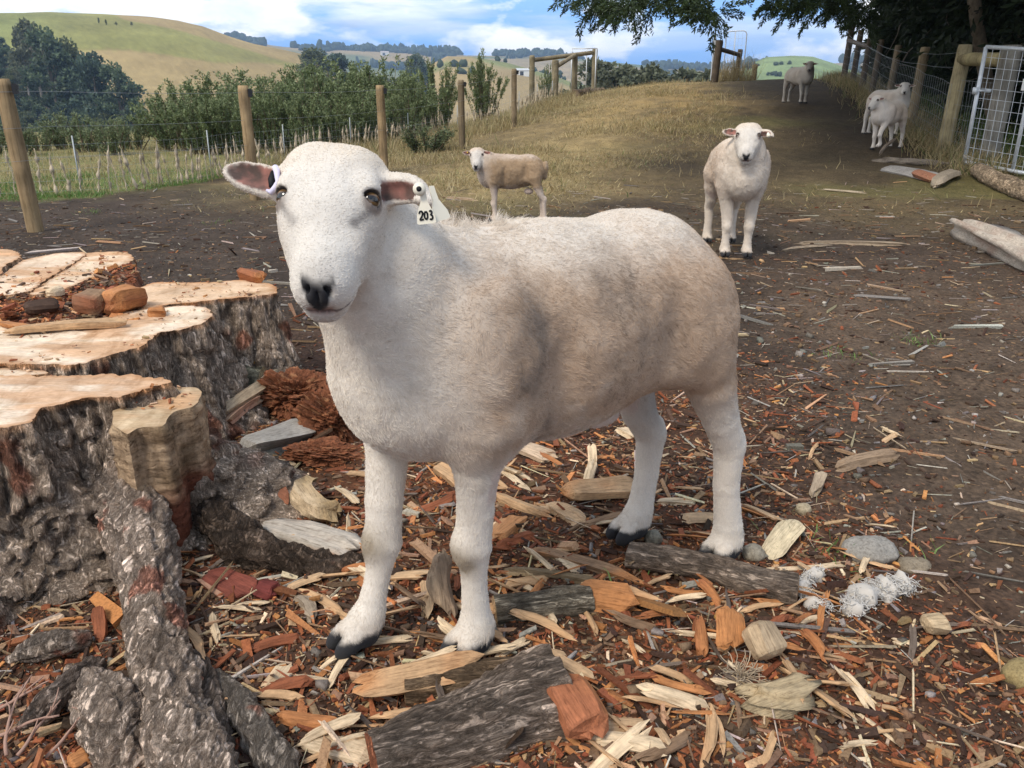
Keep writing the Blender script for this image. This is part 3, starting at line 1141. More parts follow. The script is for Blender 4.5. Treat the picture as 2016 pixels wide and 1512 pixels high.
def build_sheep(ps, loc, angle, scale, label, group, res=0.006, fur=0, fur_len=0.013, fur_rad=0.00035, name='sheep'):
    b = sheep_blob(ps)
    V, Q = b.surface(res)
    if ps.get('lumps', 0):
        N = vert_normals(V, Q)
        V = V + N * (fbm(V * 16, 4, 21) * ps['lumps'] * sstep(0.30, 0.45, V[:, 2]))[:, None]
    N = vert_normals(V, Q)
    C, bare = sheep_colour(V, N, ps)
    me = make_mesh(name, V, [Q], C, True, [M_FLEECE])
    o = link(name, me, None, loc, (0, 0, angle))
    o.scale = (scale,) * 3
    tag(o, label, 'sheep', group)
    for s in (1, -1):
        eyeball(o, ps, s)
    if fur:
        add_fur(o, V, Q, N, C, bare, ps, fur, fur_len, fur_rad)
    return o, (V, Q, N)


# ---- the big ram in front
_hv = [at_z(*q) for q in ((705, 1280), (935, 1290), (1430, 1105), (1245, 1065))]
_Fc, _Rc = (_hv[0] + _hv[1]) / 2, (_hv[2] + _hv[3]) / 2
HX = nrm((_Fc - _Rc) * (1, 1, 0))
HY = np.array([-HX[1], HX[0], 0])
HO = (_Fc + _Rc) / 2


def to_local(p):
    d = np.asarray(p) - HO
    return np.array([d @ HX, d @ HY, d[2]])


H_ram = head_frame(radians(58), radians(42), radians(-3))
_eyes = to_local(at_y(645, 396, 1.085))
head_ram = _eyes - H_ram @ np.array([0.012, 0, 0.030]) * 0.85
RAM = dict(
    legs={
        'fl': ([(0.255, 0.105, 0.50), (0.256, 0.095, 0.41), (0.252, 0.080, 0.32), (0.256, 0.074, 0.245), (0.252, 0.070, 0.170), (0.248, 0.068, 0.085), (0.252, 0.068, 0.030)],
               [0.068, 0.040, 0.0325, 0.0335, 0.0225, 0.0275, 0.029]),
        'fr': ([(0.30, -0.10, 0.50), (0.34, -0.09, 0.41), (0.362, -0.076, 0.30), (0.371, -0.070, 0.215), (0.388, -0.068, 0.145), (0.408, -0.067, 0.075), (0.425, -0.067, 0.030)],
               [0.070, 0.043, 0.034, 0.034, 0.0225, 0.0275, 0.029]),
        'hl': ([(-0.240, 0.096, 0.575), (-0.285, 0.106, 0.465), (-0.332, 0.103, 0.375), (-0.372, 0.098, 0.300), (-0.380, 0.095, 0.20), (-0.400, 0.094, 0.095), (-0.402, 0.093, 0.030)],
               [0.076, 0.052, 0.038, 0.033, 0.0275, 0.031, 0.030]),
        'hr': ([(-0.28, -0.10, 0.50), (-0.255, -0.105, 0.42), (-0.285, -0.10, 0.33), (-0.322, -0.096, 0.265), (-0.315, -0.094, 0.17), (-0.300, -0.093, 0.08), (-0.285, -0.093, 0.030)],
               [0.076, 0.052, 0.039, 0.034, 0.027, 0.030, 0.029]),
    },
    hoof_dir={'fl': (1, 0.22, 0), 'fr': (1, 0.1, 0), 'hl': (1, 0.1, 0), 'hr': (1, 0, 0)},
    hoof_s=1.12,
    neck=[((0.265, 0, 0.622), (0.375, 0.035, 0.758), 0.150, 0.104, 0.055),
          ((0.36, 0.02, 0.70), tuple(head_ram - H_ram @ np.array([0.045, 0, 0.042])), 0.103, 0.074, 0.035),
          ((0.375, 0.02, 0.62), (0.405, 0.06, 0.74), 0.080, 0.078, 0.06)],
    H=H_ram, head=head_ram, head_s=0.85,
    ears={-1: ear_out(-1, 0.0, -0.26, 0.055), 1: ear_droop(1)},
    extra=[((0.235, -0.03, 0.752), (0.070, 0.06, 0.044), 0.035), ((-0.12, -0.04, 0.375), (0.05, 0.025, 0.02), 0.03)],
    blots=[(0.20, 0.66, 0.045, 0.075, 1.0), (0.215, 0.60, 0.03, 0.06, 0.7), (0.03, 0.72, 0.075, 0.055, 0.75), (-0.02, 0.62, 0.10, 0.04, 0.35), (0.145, 0.47, 0.03, 0.05, 0.9), (0.25, 0.50, 0.02, 0.025, 0.4), (-0.10, 0.42, 0.12, 0.025, 0.5)],
    lumps=0.004, tuft=(0.19, -0.05, 0.79),
)

_rm, _ram_geo = build_sheep(RAM, HO + np.array([0, 0, ground_z(*HO[:2]) + 0.006]), math.atan2(HX[1], HX[0]), 1.0,
                            'big white ram with a numbered ear tag standing beside the cut stump', 'sheep in the paddock',
                            res=0.0042, fur=300000, fur_len=0.0078, fur_rad=0.0003)
RAM_OBJ = _rm

# ---- its ear tags
_g = G('tag_cream', 0.45, 0.4)
_g.base((0.80, 0.74, 0.60))
M_TAG = _g.m
_g = G('tag_ink', 0.6, 0.2)
_g.base((0.012, 0.012, 0.014))
M_INK = _g.m
_g = G('tag_lilac', 0.5, 0.3)
_g.base((0.66, 0.62, 0.78))
M_LILAC = _g.m


def head_pt(u, v, y):
    return to_local(at_y(u, v, y))


def flat_plate(outline, o, X, Y, th, mat_, name, parent):
    """a plate cut to an outline, with real thickness; X, Y are its plane's axes"""
    outline = np.asarray(outline, float)
    n = len(outline)
    Z = np.cross(X, Y)
    P = o + outline[:, :1] * X + outline[:, 1:] * Y
    V = np.concatenate([P - Z * th / 2, P + Z * th / 2, [(P - Z * th / 2).mean(0)], [(P + Z * th / 2).mean(0)]])
    T = [(2 * n, (k + 1) % n, k) for k in range(n)] + [(2 * n + 1, n + k, n + (k + 1) % n) for k in range(n)]
    Q = [(k, (k + 1) % n, n + (k + 1) % n, n + k) for k in range(n)]
    return link(name, make_mesh(name, V, [np.array(Q), np.array(T)], None, False, [mat_]), parent)


_ty = 1.045
_c = at_y(838, 420, _ty)
_px = float((_c - CAM) @ np.array([0, cos(PITCH), -sin(PITCH)])) / F_PX      # metres in one photo pixel at the tag
_Xw, _Yw = np.array([1.0, 0.03, 0.07]), np.array([-0.06, 0.14, 1.0])
_Xw = nrm(_Xw)
_Yw = nrm(_Yw - _Xw * (_Yw @ _Xw))
_rot = np.stack([HX, HY, [0, 0, 1.0]], 0)
_X, _Y, _O = _rot @ _Xw, _rot @ _Yw, to_local(_c)
_neck = [(-6, 44), (-8, 30), (-8, 14), (-13, 2), (-18, -12), (-19, -28), (-15, -30), (15, -29), (19, -27), (17, -12), (10, 3), (5, 14), (4, 30), (4, 42)]
_tag1 = flat_plate(np.array(_neck) * _px, _O, _X, _Y, 0.002, M_TAG, 'ear_tag', RAM_OBJ)
_Z = np.cross(_X, _Y)
_tag2 = flat_plate(np.array(_neck)[:, :] * _px * (1, 0.96), _O + _X * 24 * _px + _Y * 3 * _px - _Z * 0.012, nrm(_X * 0.8 - _Z * 0.5 + _Y * 0.16), nrm(_Y - _X * 0.22), 0.002, M_TAG, 'ear_tag', RAM_OBJ)
mb = MB()
_st = _O + np.array([0, 0, 0])
mb.tube([_st + (_X * -8 + _Y * 38) * _px + _Z * a for a in (-0.006, 0.004, 0.008)], [0.0075, 0.0085, 0.0075], 16, (1, 1, 1))
mb.build('stud', M_TAG, _tag1)
mb = MB()
mb.tube([_st + (_X * -8 + _Y * 38) * _px + _Z * a for a in (0.0080, 0.0086)], [0.0035, 0.0035], 12, (1, 1, 1))
mb.build('stud_hole', M_INK, _tag1)
# the hand-lettered number 203
_dig = [[(-13, -9), (-12, -5), (-8, -4), (-6, -8), (-8, -14), (-13, -21), (-9, -21), (-5, -20)],
        [(0, -5), (-3, -9), (-3, -17), (0, -21), (3, -17), (3, -9), (0, -5)],
        [(7, -6), (10, -4), (12, -7), (11, -11), (8.5, -12), (12, -13.5), (13, -18), (10, -22), (7, -20)]]
mb = MB()
for d in _dig:
    d = np.array(d, float)
    t = np.linspace(0, len(d) - 1, 28)
    q = np.stack([np.interp(t, np.arange(len(d)), d[:, k]) for k in (0, 1)], 1)
    q = np.concatenate([q[:1], (q[:-2] + q[1:-1] * 2 + q[2:]) / 4, q[-1:]])
    P = _O + (q[:, :1] * _X + q[:, 1:] * _Y) * _px + _Z * 0.0012
    mb.tube(P, 0.00125, 8, (1, 1, 1))
mb.build('number', M_INK, _tag1)
# the loop tag in the other ear
def ear_pt(out, f, up):
    return head_ram + H_ram @ (np.array([-0.030 + f - 0.2 * out, -0.066 - out, -0.004 + up]) * 0.85)


mb = MB()
mb.tube([ear_pt(a, b_, c_) for a, b_, c_ in ((0.034, -0.030, -0.004), (0.030, -0.028, 0.012), (0.024, -0.016, 0.019), (0.021, 0.002, 0.015), (0.023, 0.016, 0.017), (0.030, 0.024, 0.012), (0.038, 0.020, 0.010))], [0.0045, 0.005, 0.005, 0.0035, 0.004, 0.004, 0.002], 10, (1, 1, 1))
mb.build('ear_tag', M_LILAC, RAM_OBJ)
mb = MB()
mb.tube([ear_pt(a, b_, c_) for a, b_, c_ in ((0.033, -0.020, 0.012), (0.033, -0.004, 0.010), (0.032, 0.012, 0.011))], [0.003, 0.0055, 0.003], 10, (1, 1, 1))
mb.build('ear_tag', M_INK, RAM_OBJ)


def stand(dx=0.0, fl=(0.25, 0.075), fr=(0.27, -0.075), hl=(-0.36, 0.088), hr=(-0.33, -0.088), thin=1.0, lift=None):
    L = {}
    for k, (x, y) in (('fl', fl), ('fr', fr)):
        s = 1 if y > 0 else -1
        L[k] = ([(0.265, s * 0.10, 0.50), (0.262, s * 0.09, 0.41), ((x + 0.255) / 2, y * 1.05, 0.30), (x + 0.004, y, 0.225), (x, y, 0.15), (x - 0.004, y, 0.08), (x, y, 0.03)],
                [0.072 * thin, 0.048 * thin, 0.038 * thin, 0.034 * thin, 0.0245 * thin, 0.029 * thin, 0.028 * thin])
    for k, (x, y) in (('hl', hl), ('hr', hr)):
        s = 1 if y > 0 else -1
        L[k] = ([(-0.235, s * 0.10, 0.55), (-0.262, s * 0.105, 0.45), (-0.30, s * 0.10, 0.36), (x + 0.012, y * 1.04, 0.285), (x + 0.008, y, 0.18), (x, y, 0.09), (x + 0.004, y, 0.03)],
                [0.085 * thin, 0.060 * thin, 0.043 * thin, 0.034 * thin, 0.027 * thin, 0.030 * thin, 0.028 * thin])
    if lift:
        x, y = L[lift][0][-1][:2]
        s = 1 if y > 0 else -1
        L[lift] = ([(0.28, s * 0.10, 0.50), (0.32, s * 0.09, 0.41), (0.36, y, 0.33), (0.385, y, 0.255), (0.36, y, 0.19), (0.335, y, 0.125), (0.36, y, 0.085)], L[lift][1])
    return L


def small_sheep(head, yaw, pitch, legs, roll=0.0, head_s=0.88, **kw):
    H = head_frame(radians(yaw), radians(pitch), radians(roll))
    head = np.array(head, float)
    back = head - H @ np.array([0.035, 0, 0.03])
    ps = dict(legs=legs, H=H, head=head, head_s=head_s, hoof_s=1.08, dirt=0.6, tear=0.3, lumps=0.007,
              neck=[((0.26, 0, 0.64), ((0.26 + back[0]) / 2 + 0.02, back[1] * 0.5, (0.64 + back[2]) / 2), 0.155, 0.115, 0.08),
                    (((0.26 + back[0]) / 2 + 0.01, back[1] * 0.45, (0.64 + back[2]) / 2), tuple(back), 0.115, 0.078, 0.05)],
              ears={-1: ear_out(-1), 1: ear_out(1)})
    ps.update(kw)
    return ps


def place(ps, x, y, ang, scale, label, res, **kw):
    return build_sheep(ps, (x, y, ground_z(x, y)), radians(ang), scale, label, 'sheep in the paddock', res=res, **kw)[0]


# lean young sheep side-on behind the ram
_a = np.array([0.03, 6.90])
ps = small_sheep((0.46, 0.10, 0.80), 90, 45, stand(thin=0.82), fat=0.76, belly=0.80, head_s=0.98, dirt=1.25, tan=(0.40, 0.275, 0.165), white=(0.66, 0.54, 0.44),
                 extra=[((-0.16, 0, 0.375), (0.055, 0.04, 0.035), 0.03), ((-0.36, 0, 0.66), (0.035, 0.035, 0.07), 0.03)])
_young = place(ps, _a[0], _a[1], 177, 0.70, 'lean tan-backed young sheep standing side-on behind the big ram', 0.0075, fur=30000, fur_len=0.016, fur_rad=0.0009)
_g = G('tag_yellow', 0.5, 0.3)
_g.base((0.75, 0.52, 0.05))


def small_tag(parent, ps, out, f, up, size, m_, s=-1):
    q = np.asarray(ps['head']) + ps['H'] @ (np.array([-0.034 + f, s * (0.066 + out), up]) * ps['head_s'])
    d = ps['H'] @ np.array([0.9, s * 0.15, 0.1])
    mb_ = MB()
    t_ = np.linspace(0, 1, 6)[:, None]
    mb_.tube(q + d * size * t_, size * np.array([0.16, 0.20, 0.26, 0.30, 0.30, 0.20]), 10, (1, 1, 1), True, 0, 0)
    return mb_.build('ear_tag', m_, parent)


small_tag(_young, ps, 0.045, -0.012, 0.016, 0.022, _g.m)
# ram facing the camera
ps = small_sheep((0.43, -0.02, 0.845), -12, 44, stand(fl=(0.26, 0.085), fr=(0.25, -0.07), hr=(-0.36, -0.10)), head_s=0.98, fat=0.90, belly=0.95, dirt=0.55,
                 ears={-1: ear_out(-1), 1: ear_droop(1)}, white=(0.73, 0.63, 0.525),
                 extra=[((-0.25, 0.0, 0.37), (0.05, 0.05, 0.085), 0.03)])
_facing = place(ps, 1.52, 5.55, -94, 0.93, 'white ram facing us with one drooping tagged ear behind the big ram', 0.0065, fur=50000, fur_len=0.014, fur_rad=0.0007)
small_tag(_facing, ps, 0.062, 0.016, 0.022, 0.042, M_TAG, 1)
# grey one on the rise under the tree
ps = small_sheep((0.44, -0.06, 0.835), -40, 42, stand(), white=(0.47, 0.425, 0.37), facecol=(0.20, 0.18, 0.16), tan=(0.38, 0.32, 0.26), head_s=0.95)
place(ps, 5.75, 17.0, -70, 0.86, 'grey sheep standing alone on top of the rise', 0.012)
# pair beside the right fence
ps = small_sheep((0.46, -0.05, 0.81), -14, 44, stand(lift='fl'), white=(0.80, 0.71, 0.62), dirt=0.5, head_s=0.97)
place(ps, 5.45, 12.0, -142, 0.84, 'off-white ewe walking with one foreleg raised near the fence', 0.010)
ps = small_sheep((0.42, -0.10, 0.85), -50, 34, stand(), white=(0.78, 0.70, 0.61), dirt=0.5, head_s=0.97)
place(ps, 5.92, 13.25, -62, 0.86, 'sheep half hidden behind the walking ewe, peering over its back', 0.012)

# ------------------------------------------------------------------ the cut stump
from mathutils import Vector
from mathutils.geometry import delaunay_2d_cdt


def bark_mat(name, run=(1, 1, 0.16), k0=1.0):
    """fibrous bark: long furrows and flakes running along one axis of the piece"""
    g = G(name, 0.9, 0.2)
    a = g.attr()
    c = g.coord('Object')
    cs = g.coord('Object', run)
    cm = g.coord('Object', tuple(0.5 + 0.5 * v for v in run))
    n = g.noise(cs, 62, 7, 0.68, 0.9)
    fur = g.math('ABSOLUTE', g.math('SUBTRACT', n, 0.5))            # thin dark furrows where the noise crosses its middle
    fm = g.ramp(fur, [(0.0, (0.24, 0.20, 0.17)), (0.025, (0.75, 0.73, 0.70)), (0.12, (1.08, 1.08, 1.08))])
    fl = g.noise(cm, 95, 6, 0.72, 0.5)
    big = g.noise(c, 13, 4, 0.6)
    k = g.mix(0.85, a, g.mix(1.0, a, fm, 'MULTIPLY'))
    k = g.mix(1.0, k, g.ramp(fl, [(0.30, (0.55, 0.53, 0.50)), (0.50, (1.0, 1.0, 1.0)), (0.66, (1.55, 1.52, 1.48))]), 'MULTIPLY')
    k = g.mix(1.0, k, (2.0, 1.9, 1.8), 'MULTIPLY')
    k = g.mix(0.7, k, g.mix(1.0, k, g.ramp(big, [(0.3, (0.70, 0.66, 0.62)), (0.7, (1.3, 1.3, 1.3))]), 'MULTIPLY'))
    g.base(k)
    g.bump(g.mix(0.45, g.ramp(fur, [(0.0, 0.0), (0.10, 1.0)]), fl), 1.0, 0.016)
    return g.m


M_BARK = bark_mat('stump_bark')
M_ROOT = bark_mat('root_bark', (1, 0.22, 1))
M_LOG = bark_mat('log_bark', (0.16, 1, 1))
g = G('sawn_wood', 0.75, 0.25)
_c = g.coord('Object')
_a = g.attr()
_n1 = g.noise(g.coord('Object', (1.0, 0.35, 1)), 14, 7, 0.65, 0.8)
_n2 = g.noise(g.coord('Object', (0.5, 2.0, 1)), 75, 5, 0.7)
_w = g.wave(g.coord('Object', (0.6, 1, 1)), 46, 6, 3, 1.2, 'Y')
_k = g.mix(1.0, _a, g.ramp(_n1, [(0.30, (0.66, 0.55, 0.43)), (0.48, (1.0, 0.97, 0.94)), (0.68, (1.12, 1.12, 1.12))]), 'MULTIPLY')
_k = g.mix(0.8, _k, g.mix(1.0, _k, g.ramp(_n2, [(0.32, (0.72, 0.66, 0.58)), (0.6, (1.05, 1.05, 1.05))]), 'MULTIPLY'))
g.base(g.mix(0.35, _k, g.mix(1.0, _k, g.ramp(_w, [(0.0, (0.80, 0.76, 0.70)), (0.6, (1, 1, 1))]), 'MULTIPLY')))
g.bump(g.mix(0.5, _n2, _w), 0.35, 0.004)
M_SAWN = g.m


g = G('torn_side', 0.85, 0.2)
_a = g.attr()
_n1 = g.noise(g.coord('Object', (0.35, 0.35, 1)), 85, 7, 0.75, 0.6)
_n2 = g.noise(g.coord('Object', (1, 1, 0.2)), 40, 5, 0.7, 0.3)
_k = g.mix(1.0, _a, g.ramp(_n1, [(0.34, (0.28, 0.22, 0.17)), (0.48, (0.95, 0.93, 0.9)), (0.66, (1.4, 1.38, 1.34))]), 'MULTIPLY')
g.base(g.mix(0.8, _k, g.mix(1.0, _k, g.ramp(_n2, [(0.32, (0.45, 0.40, 0.35)), (0.6, (1.15, 1.15, 1.15))]), 'MULTIPLY')))
g.bump(g.mix(0.4, _n1, _n2), 1.0, 0.014)
M_TORN = g.m


def loop_outline(px, z, step=0.006):
    P = np.array([at_z(u, v, z)[:2] for u, v in px])
    A = 0.5 * np.sum(P[:, 0] * np.roll(P[:, 1], -1) - np.roll(P[:, 0], -1) * P[:, 1])
    if A < 0:
        P = P[::-1]
    n = len(P)
    out = []
    for k in range(n):              # Catmull-Rom, a little tight
        p0, p1, p2, p3 = P[k - 1], P[k], P[(k + 1) % n], P[(k + 2) % n]
        m = max(2, int(np.linalg.norm(p2 - p1) / step))
        t = np.linspace(0, 1, m, endpoint=False)[:, None]
        m1, m2 = (p2 - p0) * 0.32, (p3 - p1) * 0.32
        out.append((2 * t ** 3 - 3 * t ** 2 + 1) * p1 + (t ** 3 - 2 * t ** 2 + t) * m1 + (-2 * t ** 3 + 3 * t ** 2) * p2 + (t ** 3 - t ** 2) * m2)
    return np.concatenate(out)


LOBES = []


def lobe(parent, px, z, flare=0.10, seed=0, base=-0.06, bark=0.016, side='bark', top_col=(0.80, 0.66, 0.51), edge_col=(0.50, 0.27, 0.13), name='trunk_lobe', red=0.3, tilt=(0, 0)):
    P = loop_outline(px, z)
    n = len(P)
    T = np.roll(P, -1, 0) - np.roll(P, 1, 0)
    for _ in range(12):
        T = (np.roll(T, 1, 0) + T + np.roll(T, -1, 0)) / 3
    N = nrm(np.stack([T[:, 1], -T[:, 0]], 1))
    m = int((z - base) / 0.0065) + 1
    zz = np.linspace(z, base, m)
    s = (z - zz) / z
    X = np.repeat(P[None], m, 0)
    NN = np.repeat(N[None], m, 0)
    ang = fbm(np.concatenate([P * 6, np.full((n, 1), seed * 3.1)], 1), 3, seed)
    F = flare * (s[:, None] ** 1.9) * (0.75 + 1.1 * np.clip(ang, -0.5, 1)[None])
    F = F + 0.018 * s[:, None] ** 0.5 * (0.5 + ang[None])
    q = np.concatenate([X.reshape(-1, 2) + (NN * F[..., None]).reshape(-1, 2), np.repeat(zz, n)[:, None]], 1)
    wq = q + 0.012 * np.stack([fbm(q * 20, 2, seed + 3), fbm(q * 20, 2, seed + 4), fbm(q * 20, 2, seed + 5)], 1)
    if side == 'bark':
        d1, d2, cid = worley(wq * np.array([40, 40, 7.0]), seed + 2)
        e1, e2, _ = worley(wq * np.array([14, 14, 2.4]), seed + 8)
        crack = np.clip((d2 - d1) * 2.6, 0, 1)
        deep = np.clip((e2 - e1) * 3.0, 0, 1)
        disp = bark * (0.75 * crack + 1.3 * deep - 1.2 + 0.6 * (cid - 0.5)) + 0.026 * fbm(q * np.array([10, 10, 2.2]), 4, seed + 6) + 0.006 * fbm(q * 45, 3, seed + 7)
        lvl = 0.7 + 0.5 * cid + 0.3 * fbm(q * 16, 3, seed + 11)
        C = np.array((0.385, 0.318, 0.262))[None] * lvl[:, None]
        C = C * (0.62 + 0.38 * np.clip(crack * 1.3, 0, 1) * (0.5 + 0.5 * deep))[:, None]
        rr = sstep(0.16, 0.36, fbm(q * 9, 3, seed + 13) + red - 0.25 * (1 - deep))
        C = C + (np.array((0.165, 0.065, 0.040)) * (0.7 + 0.6 * cid)[:, None] - C) * (rr * 0.85)[:, None]
    else:
        lay = fbm(q * np.array([14, 14, 120]), 3, seed + 2) * 1.6
        disp = 0.0032 * lay + 0.008 * fbm(q * 14, 3, seed + 3) + 0.022 * fbm(q * np.array([17, 17, 4]), 3, seed + 6) + 0.003 * fbm(q * 70, 2, seed + 7)
        C = np.array((0.40, 0.285, 0.185))[None] * (1 + 0.28 * lay + 0.45 * fbm(q * 18, 4, seed + 4))[:, None]
        dk = sstep(0.05, 0.4, fbm(q * np.array([9, 9, 16]), 3, seed + 5))
        C = C + (np.array((0.12, 0.075, 0.04)) - C) * (dk * 0.7)[:, None]
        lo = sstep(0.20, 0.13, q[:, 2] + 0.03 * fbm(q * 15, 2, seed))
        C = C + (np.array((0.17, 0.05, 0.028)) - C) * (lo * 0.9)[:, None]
    fade = sstep(0.0, 0.018, z - q[:, 2])
    V = q.copy()
    V[:, :2] += NN.reshape(-1, 2) * (disp * (0.35 + 0.65 * fade))[:, None]
    V[:, 2] += (q[:, 0] - P[0, 0]) * tilt[0] + (q[:, 1] - P[0, 1]) * tilt[1]
    # the pale rind just under the cut
    rim = sstep(0.020, 0.004, z - q[:, 2]) * (0.5 + 0.5 * fbm(q * 25, 2, seed + 15))
    C = C + (np.array(edge_col) - C) * np.clip(rim, 0, 1)[:, None]
    a = np.arange(m - 1)[:, None] * n
    b = np.arange(n)[None]
    bn = (b + 1) % n
    Q = np.stack([a + b, a + n + b, a + n + bn, a + bn], -1).reshape(-1, 4)
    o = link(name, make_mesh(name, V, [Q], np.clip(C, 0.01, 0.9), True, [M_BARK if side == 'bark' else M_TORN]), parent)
    # the cut face
    R = V[:n]
    LOBES.append((P, z))
    lo_, hi_ = R[:, :2].min(0), R[:, :2].max(0)
    st = 0.012
    gx_, gy_ = np.meshgrid(np.arange(lo_[0], hi_[0], st), np.arange(lo_[1], hi_[1], st))
    I = np.stack([gx_.ravel(), gy_.ravel()], 1)
    I += np.random.default_rng(seed).uniform(-0.3, 0.3, I.shape) * st
    # inside test and distance to the rim
    x0, y0 = R[:, 0], R[:, 1]
    x1, y1 = np.roll(x0, -1), np.roll(y0, -1)
    cr = ((y0[None] > I[:, 1:]) != (y1[None] > I[:, 1:])) & (I[:, :1] < (x1 - x0)[None] * (I[:, 1:] - y0[None]) / (y1 - y0 + 1e-12)[None] + x0[None])
    ins = cr.sum(1) % 2 == 1
    I = I[ins]
    dr = np.sqrt(((I[:, None] - R[None, ::2, :2]) ** 2).sum(2)).min(1)
    I, dr = I[dr > st * 0.45], dr[dr > st * 0.45]
    allp = np.concatenate([R[:, :2], I])
    res = delaunay_2d_cdt([Vector(p) for p in allp], [(k, (k + 1) % n) for k in range(n)], [list(range(n))], 1, 1e-6)
    vv = np.array([tuple(p) for p in res[0]])
    q3 = np.concatenate([vv, np.full((len(vv), 1), z)], 1)
    d_e = np.sqrt(((vv[:, None] - R[None, ::2, :2]) ** 2).sum(2)).min(1) if len(vv) < 30000 else np.full(len(vv), 0.1)
    hz_ = z + (vv[:, 0] - P[0, 0]) * tilt[0] + (vv[:, 1] - P[0, 1]) * tilt[1]
    # each rim vertex keeps the height of the side wall
    hz_ = hz_ + sstep(0.0, 0.03, d_e) * (0.004 * fbm(q3 * 12, 3, seed + 20) + 0.0022 * np.sin(vv[:, 1] * 150 + 6 * fbm(q3 * 5, 2, seed)))
    st_ = fbm(q3 * np.array([5, 16, 1]), 4, seed + 21)
    col = np.array(top_col) * (1 + 0.30 * st_)[:, None]
    ring = np.sin(d_e * 150 + 3.0 * fbm(q3 * 6, 2, seed + 29)) * (d_e < 0.4)
    col = col * (1 - 0.07 * np.clip(ring, 0, 1))[:, None]
    heart = sstep(0.0, 0.30, fbm(q3 * np.array([3.4, 9, 1]), 4, seed + 23) + 0.02)
    col = col + (np.array((0.58, 0.33, 0.17)) * (1 + 0.35 * st_)[:, None] - col) * (heart * 0.75)[:, None]
    e = sstep(0.020, 0.004, d_e + 0.010 * fbm(q3 * 22, 2, seed + 25))
    col = col + (np.array(edge_col) - col) * (e * 0.75)[:, None]
    f3 = np.array([f for f in res[2] if len(f) == 3], int)
    make = make_mesh('cut_face', np.concatenate([vv, hz_[:, None]], 1), [f3], np.clip(col, 0.02, 0.92), True, [M_SAWN])
    link('cut_face', make, o)
    return o


def root_tube(parent, pts, rad, seed, col=(0.41, 0.34, 0.288), name='root', red=0.0, n=90, amp=0.13):
    pts = np.asarray(pts, float)
    t = np.linspace(0, len(pts) - 1, max(40, int(np.linalg.norm(np.diff(pts, axis=0), axis=1).sum() / 0.0055)))
    from_ = np.arange(len(pts))
    sm = np.stack([np.interp(t, from_, pts[:, k]) for k in range(3)], 1)
    rd = np.interp(t, from_, rad)
    for _ in range(20):
        sm[1:-1] = (sm[:-2] + sm[1:-1] * 2 + sm[2:]) / 4
    mb = MB()
    mb.tube(sm, rd, n, (1, 1, 1), True)
    V = mb.V[0]
    cen = np.concatenate([np.repeat(sm, n, 0), sm[:1], sm[-1:]])
    D = nrm(V - cen)
    wv = V + 0.014 * np.stack([fbm(V * 22, 2, seed + k_) for k_ in (30, 31, 32)], 1)
    ax_s = np.concatenate([np.repeat(np.concatenate([[0], np.cumsum(np.linalg.norm(np.diff(sm, axis=0), axis=1))]), n), [0, 0]])
    tg_ = nrm(np.gradient(sm, axis=0))
    tg_ = np.concatenate([np.repeat(tg_, n, 0), tg_[:1], tg_[-1:]])
    rv = np.concatenate([np.repeat(rd, n), rd[:1], rd[-1:]])
    pv = D * rv[:, None] + (wv - V)
    d1, d2, cid = worley(pv * 48 + tg_ * (ax_s * 17)[:, None] + seed, seed)
    e1, e2, _ = worley(pv * 20 + tg_ * (ax_s * 6.5)[:, None] + seed, seed + 4)
    deep = np.clip((e2 - e1) * 3, 0, 1)
    crack = np.clip((d2 - d1) * 2.6, 0, 1)
    k = rd.max()
    V = V + D * (0.085 * np.clip(crack * 1.6, 0, 1) + 0.15 * np.clip(deep * 1.5, 0, 1) - 0.14 + 0.10 * (cid - 0.5) + amp * 1.3 * fbm(V * 8, 3, seed + 2) + 0.12 * fbm(V * 45, 3, seed + 3))[:, None] * min(k, 0.065)
    C = np.array(col) * (0.68 + 0.5 * cid + 0.35 * fbm(V * 14, 3, seed + 5))[:, None] * (0.6 + 0.4 * crack * (0.5 + 0.5 * deep))[:, None]
    rr = sstep(0.42, 0.50, fbm(V * 11, 3, seed + 7) + red)
    C = C + (np.array((0.24, 0.10, 0.068)) * (0.8 + 0.5 * cid)[:, None] - C) * (rr * 0.8)[:, None]
    mb.V[0] = V
    mb.C[0] = np.clip(C, 0.01, 0.9)
    return mb.build(name, M_ROOT, parent)


stump = link('tree_stump', None, None, (0, 0, 0))
tag(stump, 'huge freshly cut tree stump with pale sawn faces and grey bark', 'tree stump')
ZC = 0.36
# front lobe
lobe(stump, [(-260, 742), (-60, 736), (80, 741), (250, 738), (325, 742), (334, 752), (283, 768), (233, 782), (187, 783), (133, 794), (84, 806), (66, 828), (18, 838), (-60, 850), (-300, 880)], ZC, 0.21, 11, red=-0.05, bark=0.026, top_col=(0.84, 0.72, 0.585))
# the lower chunk with sawn sides at its right
lobe(stump, [(226, 792), (246, 784), (262, 796), (284, 800), (300, 786), (332, 779), (346, 764), (389, 765), (396, 778), (380, 800), (338, 812), (318, 838), (276, 842), (250, 856), (222, 830)], 0.325, 0.02, 23, side='cut', top_col=(0.60, 0.46, 0.30), edge_col=(0.46, 0.33, 0.20))
# second lobe, behind it
lobe(stump, [(-220, 640), (0, 640), (160, 640), (262, 612), (366, 601), (408, 608), (414, 626), (368, 648), (318, 655), (299, 667), (276, 682), (187, 707), (150, 717), (0, 717), (-220, 722)], ZC, 0.12, 37, red=0.0, bark=0.020)
lobe(stump, [(-200, 722), (0, 722), (80, 729), (88, 735), (40, 742), (0, 752), (-200, 770)], 0.345, 0.03, 41, red=0.15)
